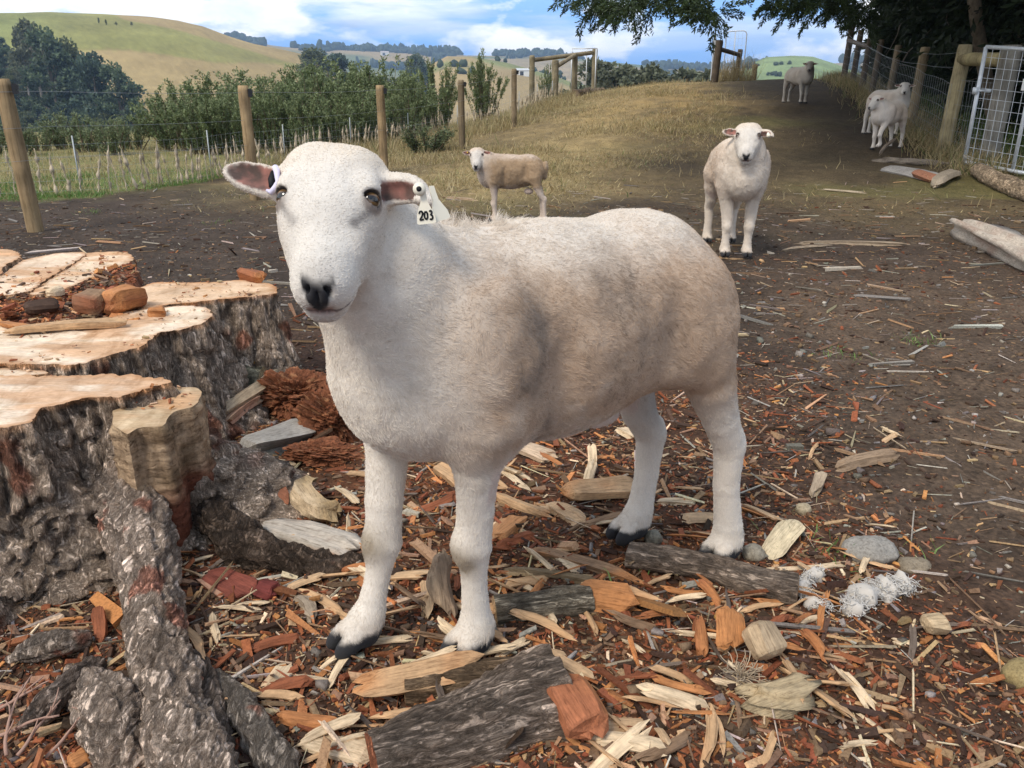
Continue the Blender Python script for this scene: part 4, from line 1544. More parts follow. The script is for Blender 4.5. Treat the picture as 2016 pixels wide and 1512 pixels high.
# third lobe
lobe(stump, [(262, 577), (300, 556), (395, 556), (480, 551), (520, 556), (546, 565), (547, 577), (500, 584), (430, 590), (330, 600), (280, 607)], ZC, 0.10, 53, red=0.05, bark=0.015, top_col=(0.72, 0.52, 0.35), edge_col=(0.52, 0.24, 0.09))
# slabs at the back, split by two saw cracks
lobe(stump, [(4, 541), (50, 511), (110, 499), (168, 497), (140, 520), (98, 545), (60, 572), (0, 582), (-40, 575)], ZC, 0.09, 67, red=0.1, top_col=(0.76, 0.60, 0.45))
lobe(stump, [(174, 498), (247, 496), (262, 510), (246, 521), (180, 546), (118, 572), (64, 580), (66, 573), (104, 546), (146, 521)], ZC - 0.004, 0.09, 71, red=0.1, top_col=(0.76, 0.60, 0.44))
lobe(stump, [(-140, 500), (-20, 489), (30, 493), (42, 502), (10, 524), (-10, 545), (-150, 560)], ZC, 0.08, 73, red=0.15, top_col=(0.70, 0.50, 0.34))
# roots running out towards the camera
_r = lambda *uv: [np.array([*at_z(u, v, h)[:2], h]) for u, v, h in uv]
root_tube(stump, _r((250, 960, 0.14), (275, 1060, 0.10), (300, 1180, 0.055), (318, 1290, 0.035), (345, 1400, 0.035), (385, 1510, 0.04), (420, 1600, 0.03), (450, 1680, 0.0)), [0.08, 0.07, 0.052, 0.054, 0.052, 0.060, 0.056, 0.04], 81, red=0.05)
root_tube(stump, _r((330, 1290, 0.0), (385, 1330, 0.012), (405, 1400, 0.008), (425, 1500, -0.005), (440, 1600, -0.02)), [0.035, 0.034, 0.034, 0.032, 0.03], 83, col=(0.165, 0.135, 0.115))
root_tube(stump, _r((150, 1340, -0.02), (215, 1395, 0.03), (235, 1450, 0.025), (250, 1530, -0.02)), [0.038, 0.052, 0.050, 0.04], 85, red=0.05)
root_tube(stump, _r((20, 1300, 0.0), (70, 1275, 0.03), (120, 1262, 0.045), (172, 1262, 0.02)), [0.014, 0.024, 0.024, 0.016], 87, col=(0.34, 0.29, 0.25), amp=0.4)
root_tube(stump, _r((40, 1440, -0.01), (90, 1390, 0.03), (140, 1350, 0.035), (188, 1312, 0.015)), [0.016, 0.028, 0.030, 0.020], 89, col=(0.19, 0.155, 0.135), amp=0.4)
root_tube(stump, _r((420, 1330, -0.01), (470, 1385, 0.015), (505, 1440, 0.02), (545, 1510, 0.012), (600, 1590, -0.01)), [0.016, 0.021, 0.024, 0.028, 0.02], 91, col=(0.235, 0.21, 0.185), amp=0.35)
root_tube(stump, _r((392, 970, 0.05), (420, 1030, 0.04), (470, 1070, 0.03), (560, 1105, 0.0), (700, 1130, -0.02), (800, 1120, -0.05)), [0.05, 0.055, 0.05, 0.035, 0.035, 0.03], 93, col=(0.10, 0.075, 0.058), amp=0.4)


# sawdust and rotten crumbs filling the hollow between the lobes
M_CHIP = None


def chip_material():
    g = G('split_wood', 0.8, 0.22)
    a = g.attr()
    c = g.coord('Object')
    n = g.noise(c, 160, 5, 0.7)
    k = g.mix(1.0, a, g.ramp(n, [(0.28, (0.50, 0.46, 0.42)), (0.5, (0.98, 0.98, 0.98)), (0.72, (1.28, 1.26, 1.22))]), 'MULTIPLY')
    g.base(k)
    g.bump(n, 0.5, 0.004)
    return g.m


M_CHIP = chip_material()
_P = np.array([at_z(u, v, 0.33)[:2] for u, v in ((-220, 570), (0, 572), (60, 578), (130, 566), (250, 530), (275, 545), (262, 580), (282, 612), (270, 645), (160, 668), (60, 690), (-220, 700))])
_lo, _hi = _P.min(0) - 0.05, _P.max(0) + 0.05
_sx, _sy = np.meshgrid(np.arange(_lo[0], _hi[0], 0.011), np.arange(_lo[1], _hi[1], 0.011))
_ns = _sx.shape
_q = np.stack([_sx.ravel(), _sy.ravel(), np.zeros(_sx.size)], 1)
_h = 0.338 + 0.020 * fbm(_q * 6, 4, 111) + 0.008 * fbm(_q * 45, 3, 112)
_x1, _y1 = np.roll(_P[:, 0], -1), np.roll(_P[:, 1], -1)
_in = ((((_P[:, 1][None] > _q[:, 1:2]) != (_y1[None] > _q[:, 1:2])) & (_q[:, :1] < (_x1 - _P[:, 0])[None] * (_q[:, 1:2] - _P[:, 1][None]) / (_y1 - _P[:, 1] + 1e-9)[None] + _P[:, 0][None])).sum(1) % 2) == 1
_h = np.where(_in, _h, 0.30 + 0.01 * fbm(_q * 20, 2, 5))
_iy, _ix = np.meshgrid(np.arange(_ns[0] - 1), np.arange(_ns[1] - 1), indexing='ij')
_b = (_iy * _ns[1] + _ix).ravel()
_Q = np.stack([_b, _b + 1, _b + _ns[1] + 1, _b + _ns[1]], 1)
_keep = _in[_Q].any(1)
_wc = worley(_q * np.array([38, 38, 1]), 5)[2]
_C = np.array((0.17, 0.062, 0.030)) * (0.55 + 0.9 * _wc + 0.4 * fbm(_q * 30, 3, 6))[:, None]
sd = link('sawdust', make_mesh('sawdust', np.stack([_q[:, 0], _q[:, 1], _h + 0.006 * _wc], 1), [_Q[_keep]], np.clip(_C, 0.01, 0.9), True, [M_CHIP]))
tag(sd, kind='stuff')

# ------------------------------------------------------------------ wood litter
PAL = {'red': (0.26, 0.085, 0.038), 'orange': (0.48, 0.205, 0.075), 'tan': (0.52, 0.325, 0.175), 'cream': (0.66, 0.50, 0.325), 'dark': (0.075, 0.042, 0.027),
       'grey': (0.26, 0.225, 0.195), 'pale': (0.55, 0.475, 0.39), 'brown': (0.27, 0.165, 0.095), 'bark': (0.135, 0.108, 0.09), 'crimson': (0.165, 0.035, 0.028)}


def rotz(a):
    return np.array([[cos(a), -sin(a), 0], [sin(a), cos(a), 0], [0, 0, 1.0]])


def splinter_geo(L, w, h, seed, col, jag=0.24, curve=0.025, bark=None, rings=12, n=9, twist=0.35, knobbly=0.10, edge=None):
    """a torn length of wood along x: fibrous ends, uneven section"""
    r = np.random.default_rng(seed)
    t = np.linspace(0, 1, rings)
    a = np.linspace(0, 2 * pi, n, endpoint=False) + r.random() * 6
    ca, sa = np.cos(a), np.sin(a)
    sq = np.maximum(np.abs(ca), np.abs(sa)) ** -0.9              # squarish section
    prof = r.uniform(0.55, 1.2, n)
    e0, e1 = r.uniform(0, jag, n), r.uniform(0, jag, n)
    wob = curve * L * np.stack([np.sin(t * pi * r.uniform(0.8, 1.3)) * r.choice([-1, 1]), np.sin(t * pi) * r.uniform(0, 0.5)], 1)
    V, C = [], []
    base = np.array(col)
    for k in range(rings):
        x = (t[k] - 0.5) * L
        taper = min(1.0, 0.62 + 3.0 * min(t[k], 1 - t[k])) if 0 < k < rings - 1 else 0.40
        tw = twist * (t[k] - 0.5)
        xs = np.where(t[k] < 0.5, x + e0 * L * (1 - 2 * t[k]) ** 2, x - e1 * L * (2 * t[k] - 1) ** 2)
        y = ca * sq * prof * taper * w / 2
        z = sa * sq * prof * taper * h / 2
        y, z = y * cos(tw) - z * sin(tw), y * sin(tw) + z * cos(tw)
        V.append(np.stack([xs, y + wob[k, 0], z + wob[k, 1]], 1))
    V = np.array(V).reshape(-1, 3)
    V[:, 1:] *= (1 + knobbly * fbm(V * np.array([2.2, 9, 9]) / max(w, 0.01) * 0.35 + seed, 3, seed))[:, None]
    grain = fbm(V * np.array([6, 90, 90]) + seed * 1.7, 3, seed)
    C = base * (1 + 0.30 * grain + 0.16 * fbm(V * 18, 2, seed + 1))[:, None]
    if edge is not None:
        m = sstep(0.0, 0.4, fbm(V * np.array([7, 16, 16]) + seed, 2, seed + 5))
        C = C + (np.array(edge) - C) * (m * 0.8)[:, None]
    if bark is not None:
        top = sstep(-0.1, 0.25, V[:, 2] / h + 0.25 * fbm(V * 30, 2, seed + 2))
        C = C + (np.array(bark) * (1 + 0.4 * grain)[:, None] - C) * top[:, None]
    i = np.arange(rings - 1)[:, None] * n
    j = np.arange(n)[None]
    jn = (j + 1) % n
    Q = np.stack([i + j, i + jn, i + n + jn, i + n + j], -1).reshape(-1, 4)
    m = len(V)
    V = np.concatenate([V, [V[:n].mean(0) + (0.02 * L, 0, 0)], [V[m - n:].mean(0) - (0.02 * L, 0, 0)]])
    C = np.concatenate([C, C[:n].mean(0, keepdims=True) * 1.15, C[m - n:m].mean(0, keepdims=True) * 1.15])
    T = [(m, (k + 1) % n, k) for k in range(n)] + [(m + 1, m - n + k, m - n + (k + 1) % n) for k in range(n)]
    return V, Q[:, ::-1], np.array(T)[:, ::-1], np.clip(C, 0.01, 0.92)


def grain_mat(name, bumpy=0.6):
    g = G(name, 0.78, 0.25)
    a = g.attr()
    f = g.noise(g.coord('Object', (0.10, 1, 1)), 230, 5, 0.7, 0.3)
    n = g.noise(g.coord('Object'), 60, 4, 0.6)
    k = g.mix(1.0, a, g.ramp(f, [(0.30, (0.48, 0.43, 0.38)), (0.5, (1.0, 1.0, 1.0)), (0.72, (1.22, 1.2, 1.16))]), 'MULTIPLY')
    k = g.mix(0.5, k, g.mix(1.0, k, g.ramp(n, [(0.3, (0.6, 0.6, 0.6)), (0.65, (1.15, 1.15, 1.15))]), 'MULTIPLY'))
    g.base(k)
    g.bump(f, bumpy, 0.004)
    return g.m


M_GRAIN = grain_mat('torn_wood')


def lay_piece(name, geo, p1, p2, h, label, cat, group=None, sink=0.3, roll=0.0, lift=(0, 0), mat_=None, pose_z=None):
    V, Q, T, C = geo
    p1, p2 = np.asarray(p1, float), np.asarray(p2, float)
    z1, z2 = p1[2] + lift[0], p2[2] + lift[1]
    d = p2 - p1
    ang = math.atan2(d[1], d[0])
    el_ = math.atan2(z2 - z1, np.linalg.norm(d[:2]))
    o = link(name, make_mesh(name, V, [Q, T], C, len(V) > 400, [mat_ or M_GRAIN]), None,
             ((p1[0] + p2[0]) / 2, (p1[1] + p2[1]) / 2, (z1 + z2) / 2 + h * (0.5 - sink)))
    o.rotation_mode = 'ZYX'
    import mathutils
    M = mathutils.Matrix.Rotation(ang, 3, 'Z') @ mathutils.Matrix.Rotation(-el_, 3, 'Y') @ mathutils.Matrix.Rotation(roll, 3, 'X')
    o.rotation_euler = M.to_euler('ZYX')
    tag(o, label, cat, group)
    return o


def piece(name, cat, label, uv1, uv2, w, h, col, lift=(0, 0), group=None, seed=None, sink=0.25, roll=0.0, z=None, **kw):
    """a piece of wood lying between two places on the ground, w and h in metres"""
    seed = seed or (abs(hash((uv1, uv2))) % 9973)
    if z is None:
        p1, p2 = on_ground(*uv1), on_ground(*uv2)
    else:
        p1, p2 = at_z(*uv1, z), at_z(*uv2, z)
    L = float(np.linalg.norm(p2 - p1))
    geo = splinter_geo(L, w, h, seed, PAL[col] if isinstance(col, str) else col, **kw)
    return lay_piece(name, geo, p1, p2, h, label, cat, group, sink, roll, lift)


def log_geo(L, r1, r2, seed, bark=(0.27, 0.22, 0.18), end=(0.55, 0.40, 0.25), bendy=0.04, n=28, strip=0.0, knots=0):
    m = max(16, int(L / 0.012))
    t = np.linspace(0, 1, m)
    x = (t - 0.5) * L
    rr = r1 + (r2 - r1) * t
    pts = np.stack([x, bendy * L * vnoise(np.stack([t * 2.4 + seed, t * 0, t * 0], 1), seed), bendy * 0.4 * L * vnoise(np.stack([t * 2.4, t * 0 + 3, t * 0], 1), seed + 1)], 1)
    mb = MB()
    mb.tube(pts, rr, n, (1, 1, 1), False)
    V = mb.V[0]
    cen = np.repeat(pts, n, 0)
    D = nrm(V - cen)
    d1, d2, cid = worley(V * np.array([14, 42, 42]), seed)
    crack = np.clip((d2 - d1) * 2.5, 0, 1)
    R = np.repeat(rr, n)
    V = V + D * (R * (0.12 * crack - 0.06 + 0.22 * fbm(V * np.array([7, 16, 16]), 3, seed + 2) + 0.07 * fbm(V * 50, 2, seed + 4)))[:, None]
    C = np.array(bark) * (0.65 + 0.5 * cid + 0.4 * fbm(V * 16, 3, seed + 5))[:, None] * (0.5 + 0.5 * crack)[:, None]
    if strip:
        s = sstep(0.05, 0.25, fbm(V * np.array([5, 14, 14]), 3, seed + 6) + strip - 0.5)
        C = C + (np.array(end) * 0.85 - C) * s[:, None]
    Q = mb.Q[0]
    k = len(V)
    ca, cb = pts[0] - (0.004, 0, 0), pts[-1] + (0.004, 0, 0)
    ring0, ring1 = V[:n], V[-n:]
    V = np.concatenate([V, ring0, ring1, [ca], [cb]])
    C = np.concatenate([C, np.tile(np.array(end) * 0.8, (2 * n, 1)), [end], [end]])
    T = [(k + 2 * n, k + (a + 1) % n, k + a) for a in range(n)] + [(k + 2 * n + 1, k + n + a, k + n + (a + 1) % n) for a in range(n)]
    return V, Q, np.array(T), np.clip(C, 0.01, 0.9)


def log(name, cat, label, uv1, uv2, r1, r2, lift=(0, 0), sink=0.2, group=None, seed=1, **kw):
    p1, p2 = [np.asarray(q, float) if len(q) == 3 else on_ground(*q) for q in (uv1, uv2)]
    geo = log_geo(float(np.linalg.norm(p2 - p1)), r1, r2, seed, **kw)
    return lay_piece(name, geo, p1, p2, 2 * max(r1, r2), label, cat, group, sink, 0.0, lift, M_LOG)


def stone(label, uv, sx_, sy_, sz_, seed, col=(0.27, 0.24, 0.20), sink=0.3):
    p = on_ground(*uv)
    n, m = 40, 24
    th, ph = np.meshgrid(np.linspace(0, pi, m), np.linspace(0, 2 * pi, n, endpoint=False), indexing='ij')
    D = np.stack([np.sin(th) * np.cos(ph), np.sin(th) * np.sin(ph), np.cos(th)], -1).reshape(-1, 3)
    V = D * (1 + 0.22 * fbm(D * 1.6 + seed, 3, seed) + 0.03 * fbm(D * 9, 3, seed + 1))[:, None]
    V = np.sign(V) * np.abs(V) ** 0.9 * np.array([sx_, sy_, sz_]) / 2
    i = np.arange(m - 1)[:, None] * n
    j = np.arange(n)[None]
    jn = (j + 1) % n
    Q = np.stack([i + j, i + n + j, i + n + jn, i + jn], -1).reshape(-1, 4)
    C = np.array(col) * (1 + 0.35 * fbm(D * 3 + seed, 4, seed + 3))[:, None]
    dirt = sstep(0.1, -0.5, D[:, 2] + 0.5 * fbm(D * 4, 3, seed + 4))
    C = C + (np.array((0.12, 0.085, 0.06)) - C) * (dirt * 0.8)[:, None]
    o = link('stone', make_mesh('stone', V, [Q], np.clip(C, 0.01, 0.9), True, [M_CHIP]), None, p + np.array([0, 0, sz_ * (0.5 - sink)]))
    return tag(o, label, 'stone')


def wool(label, pts_uv, r, seed, z=0.0):
    """a tangled lock of shed wool: many wandering strands round a lumpy core"""
    P = np.array([on_ground(*q) for q in pts_uv])
    c = P.mean(0)
    P = P - c
    r_ = np.random.default_rng(seed)
    mb = MB()
    t = np.linspace(0, len(P) - 1, 46)
    core = np.stack([np.interp(t, np.arange(len(P)), P[:, k]) for k in range(3)], 1)
    core[:, 2] += r * 0.55
    mb.tube(core, r * (0.75 + 0.25 * np.sin(t * 5 + seed)) * np.clip(np.minimum(t, len(P) - 1 - t) * 3 + 0.35, 0, 1), 18, (0.52, 0.475, 0.42), True, 0.8, seed)
    for k in range(620):
        a = r_.uniform(0, len(P) - 1)
        q0 = np.array([np.interp(a, np.arange(len(P)), P[:, i]) for i in range(3)])
        off = r_.normal(0, 1, 3)
        off[2] = abs(off[2])
        q0 = q0 + nrm(off) * r * r_.uniform(0.55, 0.98) + (0, 0, r * 0.4)
        m = 9
        d = nrm(r_.normal(0, 1, 3) * (1, 1, 0.5))
        w = np.cumsum(r_.normal(0, 0.45, (m, 3)), 0)
        L = r * r_.uniform(0.5, 1.15)
        pts = q0 + (np.linspace(-0.5, 0.5, m)[:, None] * d + w * 0.16) * L
        pts[:, 2] = np.maximum(pts[:, 2], 0.001)
        g_ = r_.uniform(0.78, 1.15)
        mb.tube(pts, r_.uniform(0.0004, 0.0011), 4, np.array((0.60, 0.565, 0.52)) * g_, False)
    return tag(mb.build('wool_clump', M_STRAND, None, c), label, 'wool')


# ---- named pieces, from the largest down
log('log', 'log', 'grey barked branch log lying behind the two wool clumps', (1238, 1112), (1566, 1186), 0.030, 0.036, seed=3, strip=0.28, sink=0.15, end=(0.50, 0.36, 0.24))
log('log', 'log', 'dark mossy log half buried under the ram between its legs', (975, 1222), (1160, 1200), 0.035, 0.038, seed=5, bark=(0.19, 0.17, 0.135), sink=0.4)
piece('wood_piece', 'wood', 'orange torn butt joined to the dark mossy log', (1125, 1196), (1265, 1225), 0.075, 0.05, 'orange', seed=12, edge=PAL['red'])
log('bark_slab', 'bark', 'big dark grey bark slab at the bottom edge below the ram', (735, 1520), (1098, 1400), 0.060, 0.092, seed=7, sink=0.48, bark=(0.25, 0.205, 0.172), end=(0.26, 0.10, 0.055), bendy=0.03, n=60, strip=0.05)
piece('wood_splinter', 'splinter', 'tall red split propped on the end of the big dark bark slab', (1092, 1405), (1180, 1510), 0.075, 0.05, (0.36, 0.13, 0.06), seed=9, lift=(0.06, 0.02), edge=PAL['orange'])
piece('wood_splinter', 'splinter', 'long flat orange splinter in front of the near foreleg', (682, 1386), (958, 1342), 0.060, 0.030, 'tan', seed=21, lift=(0.02, 0.03), edge=PAL['orange'])
log('log', 'log', 'short brown stub lying behind the long flat orange splinter', (800, 1372), (1052, 1352), 0.030, 0.033, seed=23, bark=(0.24, 0.175, 0.115), end=(0.55, 0.38, 0.22), sink=0.3, strip=0.3)
piece('wood_splinter', 'splinter', 'pale curled splinter resting on the long flat orange one', (790, 1352), (905, 1320), 0.028, 0.018, 'cream', seed=25, lift=(0.03, 0.045))
piece('stick', 'stick', 'grey-brown forked stick propped up between the forelegs', (893, 1246), (868, 1150), 0.050, 0.034, (0.36, 0.255, 0.165), seed=31, lift=(0.0, 0.105), jag=0.25, curve=0.08, knobbly=0.3, rings=30, edge=(0.22, 0.15, 0.10))
piece('wood_block', 'wood', 'pale sawn chip in front of the near front hoof', (895, 1322), (945, 1305), 0.034, 0.022, 'cream', seed=33, jag=0.05)
piece('wood_splinter', 'splinter', 'pale wedge splinter on the bare soil left of the forelegs', (520, 1368), (572, 1305), 0.034, 0.012, 'cream', seed=35, edge=PAL['tan'])
piece('wood_splinter', 'splinter', 'thin cream splinter standing out in the soil beside the main root', (418, 1210), (432, 1285), 0.020, 0.012, 'cream', seed=37)
piece('wood_splinter', 'splinter', 'large cream plank splinter at the bottom edge near the grey root', (592, 1452), (740, 1492), 0.062, 0.018, 'cream', seed=39, jag=0.06)
piece('wood_splinter', 'splinter', 'thin red splinter lying above the large cream plank splinter', (530, 1418), (692, 1440), 0.024, 0.018, 'red', seed=41, edge=PAL['orange'])
piece('wood_splinter', 'splinter', 'tan splinter next to the dark bark slab on its left', (790, 1440), (905, 1405), 0.040, 0.022, 'tan', seed=43)
piece('wood_splinter', 'splinter', 'pale splinter under the left end of the dark bark slab', (756, 1496), (860, 1470), 0.034, 0.016, 'cream', seed=45)
piece('wood_block', 'wood', 'thick orange quarter log lying in front of the far hind hoof', (1105, 998), (1250, 978), 0.075, 0.055, 'tan', seed=51, jag=0.04, edge=PAL['orange'], lift=(0.012, 0.012))
piece('wood_splinter', 'splinter', 'broad curled pale splinter below the thick orange quarter log', (1062, 1008), (1165, 1048), 0.060, 0.024, 'cream', seed=53, curve=0.1, edge=PAL['tan'])
piece('wood_splinter', 'splinter', 'dark stick pointing at the far hind hoof', (1130, 1052), (1232, 1022), 0.026, 0.02, 'brown', seed=55)
piece('wood_splinter', 'splinter', 'long orange split behind the near foreleg', (965, 985), (1100, 1038), 0.045, 0.030, 'tan', seed=57, edge=PAL['orange'])
piece('wood_splinter', 'splinter', 'orange end of split wood between the two forelegs', (862, 930), (930, 975), 0.060, 0.045, 'tan', seed=59, edge=PAL['orange'], jag=0.05)
piece('wood_splinter', 'splinter', 'pale chunk tilted beside the near foreleg at knee height', (968, 1080), (1030, 1030), 0.062, 0.03, 'tan', seed=61, edge=PAL['orange'])
piece('wood_splinter', 'splinter', 'broad pale splinter under the belly just behind the foreleg', (985, 880), (1100, 915), 0.070, 0.03, (0.55, 0.40, 0.27), seed=63)
piece('wood_splinter', 'splinter', 'cream stick standing upright under the belly', (1165, 935), (1160, 905), 0.026, 0.018, 'cream', seed=65, lift=(0, 0.05))
piece('wood_splinter', 'splinter', 'cream slab seen through the hind legs under the flank', (1215, 845), (1260, 868), 0.06, 0.02, 'cream', seed=66)
piece('wood_splinter', 'splinter', 'thin white splinter under the belly pointing at the quarter log', (905, 955), (990, 990), 0.022, 0.014, 'cream', seed=67)
piece('wood_splinter', 'splinter', 'straight pale sliver behind the near front knee', (970, 925), (1045, 985), 0.020, 0.012, 'cream', seed=68)
piece('wood_splinter', 'splinter', 'slim cream sliver crossing behind the near front fetlock', (965, 1145), (1062, 1178), 0.018, 0.012, 'cream', seed=69)
piece('wood_splinter', 'splinter', 'orange sliver between the quarter log and the hind hooves', (1290, 1000), (1370, 998), 0.028, 0.014, 'cream', seed=70)
piece('wood_splinter', 'splinter', 'brown mossy strip of wood behind the dark mossy log', (975, 1128), (1195, 1160), 0.034, 0.024, (0.21, 0.15, 0.085), seed=71, edge=PAL['bark'])
piece('wood_splinter', 'splinter', 'rough orange strip running under the grey barked log', (1010, 1090), (1290, 1170), 0.036, 0.028, 'brown', seed=72, edge=PAL['orange'])
piece('wood_splinter', 'splinter', 'small cream chip lying on the mossy strip of wood', (1095, 1108), (1140, 1140), 0.034, 0.012, 'cream', seed=73)
piece('wood_splinter', 'splinter', 'dark red strip right of the near foreleg', (965, 1090), (1060, 1062), 0.030, 0.024, 'red', seed=74)
piece('wood_block', 'wood', 'sawn offcut block standing tilted on its end in the litter', (1475, 1290), (1525, 1330), 0.062, 0.062, (0.46, 0.335, 0.21), seed=75, jag=0.03, lift=(0.05, 0.0), knobbly=0.05, curve=0.0, roll=0.3, sink=0.1)
piece('wood_splinter', 'splinter', 'bright orange splinter standing up against the sawn offcut block', (1425, 1262), (1440, 1320), 0.052, 0.03, 'orange', seed=76, lift=(0.075, 0.0), edge=PAL['red'])
piece('wood_splinter', 'splinter', 'yellow rotten chunk lying above the bright orange splinter', (1410, 1225), (1440, 1250), 0.034, 0.03, (0.42, 0.23, 0.07), seed=77, jag=0.05)
piece('wood_splinter', 'splinter', 'narrow red splinter leaning left of the bright orange one', (1370, 1250), (1385, 1320), 0.026, 0.02, 'red', seed=78, lift=(0.03, 0), edge=PAL['orange'])
piece('root_knot', 'root', 'twisted pale root knot with a pointed tail', (1445, 1405), (1598, 1350), 0.060, 0.045, (0.43, 0.33, 0.20), seed=79, jag=0.3, curve=0.14, knobbly=0.4, rings=36, n=22, edge=(0.26, 0.2, 0.13))
piece('wood_block', 'wood', 'small cream sawn block at the right beyond the wool clumps', (1812, 1252), (1858, 1246), 0.045, 0.048, (0.52, 0.38, 0.23), seed=80, jag=0.02, knobbly=0.05, curve=0, roll=0.5, sink=0.1)
piece('wood_splinter', 'splinter', 'two-tone pale sliver at the foot of the small cream block', (1750, 1262), (1812, 1272), 0.020, 0.012, 'cream', seed=81)
piece('bark_piece', 'bark', 'curved cream piece of inner bark behind the round stone', (1510, 1112), (1568, 1045), 0.058, 0.016, (0.62, 0.50, 0.32), seed=82, jag=0.08, lift=(0, 0.03))
piece('stick', 'stick', 'thin cream stick lying above the left wool clump', (1470, 1134), (1696, 1110), 0.020, 0.014, 'cream', seed=83, curve=0.04)
piece('stick', 'stick', 'brown weathered stick lying alone on the bare earth', (1635, 926), (1776, 903), 0.040, 0.03, (0.30, 0.205, 0.13), seed=84, curve=0.03)
piece('stick', 'stick', 'short knotted stick standing by the pale pebble', (1598, 985), (1612, 945), 0.032, 0.026, (0.38, 0.29, 0.20), seed=85, lift=(0, 0.03))
stone('flat grey stone set in the earth above the wool clumps', (1712, 1092), 0.125, 0.10, 0.055, 3, (0.29, 0.265, 0.23), 0.35)
stone('small tan stone half sunk right of the flat grey stone', (1800, 1112), 0.075, 0.06, 0.03, 5, (0.25, 0.20, 0.14), 0.5)
stone('round stone with a dark hole beside the near hind hoof', (1482, 1102), 0.052, 0.048, 0.042, 7, (0.27, 0.235, 0.18))
stone('angular stone touching the far hind hoof', (1286, 1072), 0.044, 0.04, 0.046, 9, (0.25, 0.23, 0.18))
stone('pale pebble below the short knotted stick', (1582, 1002), 0.040, 0.038, 0.036, 11, (0.42, 0.34, 0.22))
stone('ochre stone at the right edge of the view near the front', (2010, 1360), 0.07, 0.07, 0.06, 13, (0.32, 0.24, 0.11))
wool('left, thinner clump of shed white wool shaped like a hook', [(1612, 1140), (1590, 1150), (1575, 1172), (1598, 1195), (1625, 1215)], 0.017, 5)
wool('right, thicker clump of shed white wool beyond the grey log', [(1668, 1225), (1690, 1198), (1720, 1182), (1755, 1172), (1780, 1170)], 0.027, 8)
# between the stump and the ram
piece('wood_block', 'wood', 'grey three-sided block of old wood beside the stump', (470, 905), (618, 862), 0.15, 0.075, (0.17, 0.165, 0.135), seed=91, jag=0.08, bark=(0.36, 0.33, 0.29), sink=0.2)
piece('wood_piece', 'wood', 'pinkish ridged slab of torn wood above the grey block', (432, 862), (520, 815), 0.12, 0.05, (0.50, 0.27, 0.175), seed=92, lift=(0.02, 0.06), edge=PAL['cream'], knobbly=0.3)
piece('branch', 'branch', 'curved pale branch leaning from the stump across the torn slab', (392, 868), (560, 790), 0.046, 0.04, (0.42, 0.31, 0.20), seed=93, lift=(0.04, 0.10), curve=0.09, jag=0.04, knobbly=0.08)
log('wood_round', 'wood', 'short sawn round of wood in the notch of the stump', (436, 800), (525, 800), 0.075, 0.075, seed=94, bark=(0.26, 0.24, 0.17), end=(0.5, 0.4, 0.25), sink=0.2)
piece('wood_piece', 'wood', 'bright orange slab lying on the sawn round', (430, 768), (522, 775), 0.09, 0.05, (0.55, 0.30, 0.09), seed=95, lift=(0.12, 0.11), jag=0.05)
def rotten(label, uv, size, seed, yaw=0.0, zoff=0.0):
    """a crumbling lump of rotten heartwood, split along its grain"""
    p = on_ground(*uv)
    n, m = 120, 70
    th, ph = np.meshgrid(np.linspace(0, pi, m), np.linspace(0, 2 * pi, n, endpoint=False), indexing='ij')
    D = np.stack([np.sin(th) * np.cos(ph), np.sin(th) * np.sin(ph), np.cos(th)], -1).reshape(-1, 3)
    V = np.sign(D) * np.abs(D) ** 0.8
    a = fbm(V * 1.5 + seed, 3, seed)
    rid = 1 - np.abs(fbm(V * np.array([2.2, 7, 9]) + seed, 4, seed + 3)) * 2.2
    d1, d2, cid = worley(V * np.array([3.5, 9, 11]) + seed, seed + 6)
    k = 0.80 + 0.5 * a + 0.16 * rid + 0.16 * (cid - 0.5) + 0.07 * fbm(V * 24, 3, seed + 8)
    V = V * k[:, None] * np.asarray(size) / 2
    i_ = np.arange(m - 1)[:, None] * n
    j_ = np.arange(n)[None]
    jn_ = (j_ + 1) % n
    Q = np.stack([i_ + j_, i_ + n + j_, i_ + n + jn_, i_ + jn_], -1).reshape(-1, 4)
    C = np.array((0.185, 0.066, 0.030)) * (0.55 + 0.75 * cid + 0.5 * fbm(D * 14, 3, seed + 9))[:, None]
    pale = sstep(0.25, 0.5, fbm(D * np.array([3, 10, 12]) + seed, 3, seed + 11))
    C = C + (np.array((0.42, 0.21, 0.10)) - C) * (pale * 0.6)[:, None]
    o = link('rotten_wood', make_mesh('rotten_wood', V, [Q], np.clip(C, 0.01, 0.9), False, [M_CHIP]), None, p + np.array([0, 0, size[2] * 0.32 + zoff]), (0, 0.15, yaw))
    return tag(o, label, 'wood')


rotten('crumbling red heap of rotten wood behind the far foreleg', (588, 812), (0.24, 0.18, 0.17), 4, 0.3)
rotten('crumbling red chunk leaning against the chest of the ram', (655, 868), (0.19, 0.14, 0.19), 9, -0.4)
rotten('low rotten red crust between the grey block and the ram', (640, 915), (0.22, 0.12, 0.07), 13, 0.1)
piece('wood_piece', 'wood', 'weathered white-topped root piece left of the far foreleg', (515, 1050), (715, 1105), 0.105, 0.055, (0.27, 0.13, 0.07), seed=98, bark=(0.52, 0.45, 0.37), jag=0.12, knobbly=0.35, rings=40, n=24)
piece('root_knot', 'root', 'curled shaggy root end standing up left of the far foreleg', (600, 985), (668, 1045), 0.062, 0.06, (0.40, 0.28, 0.15), seed=99, lift=(0.06, 0.0), curve=0.16, jag=0.3, knobbly=0.35, edge=PAL['cream'], rings=30)
piece('wood_piece', 'wood', 'long red arching splinter from the stump foot', (400, 955), (585, 1020), 0.05, 0.03, (0.27, 0.105, 0.055), seed=100, lift=(0.05, 0.02), curve=0.08)
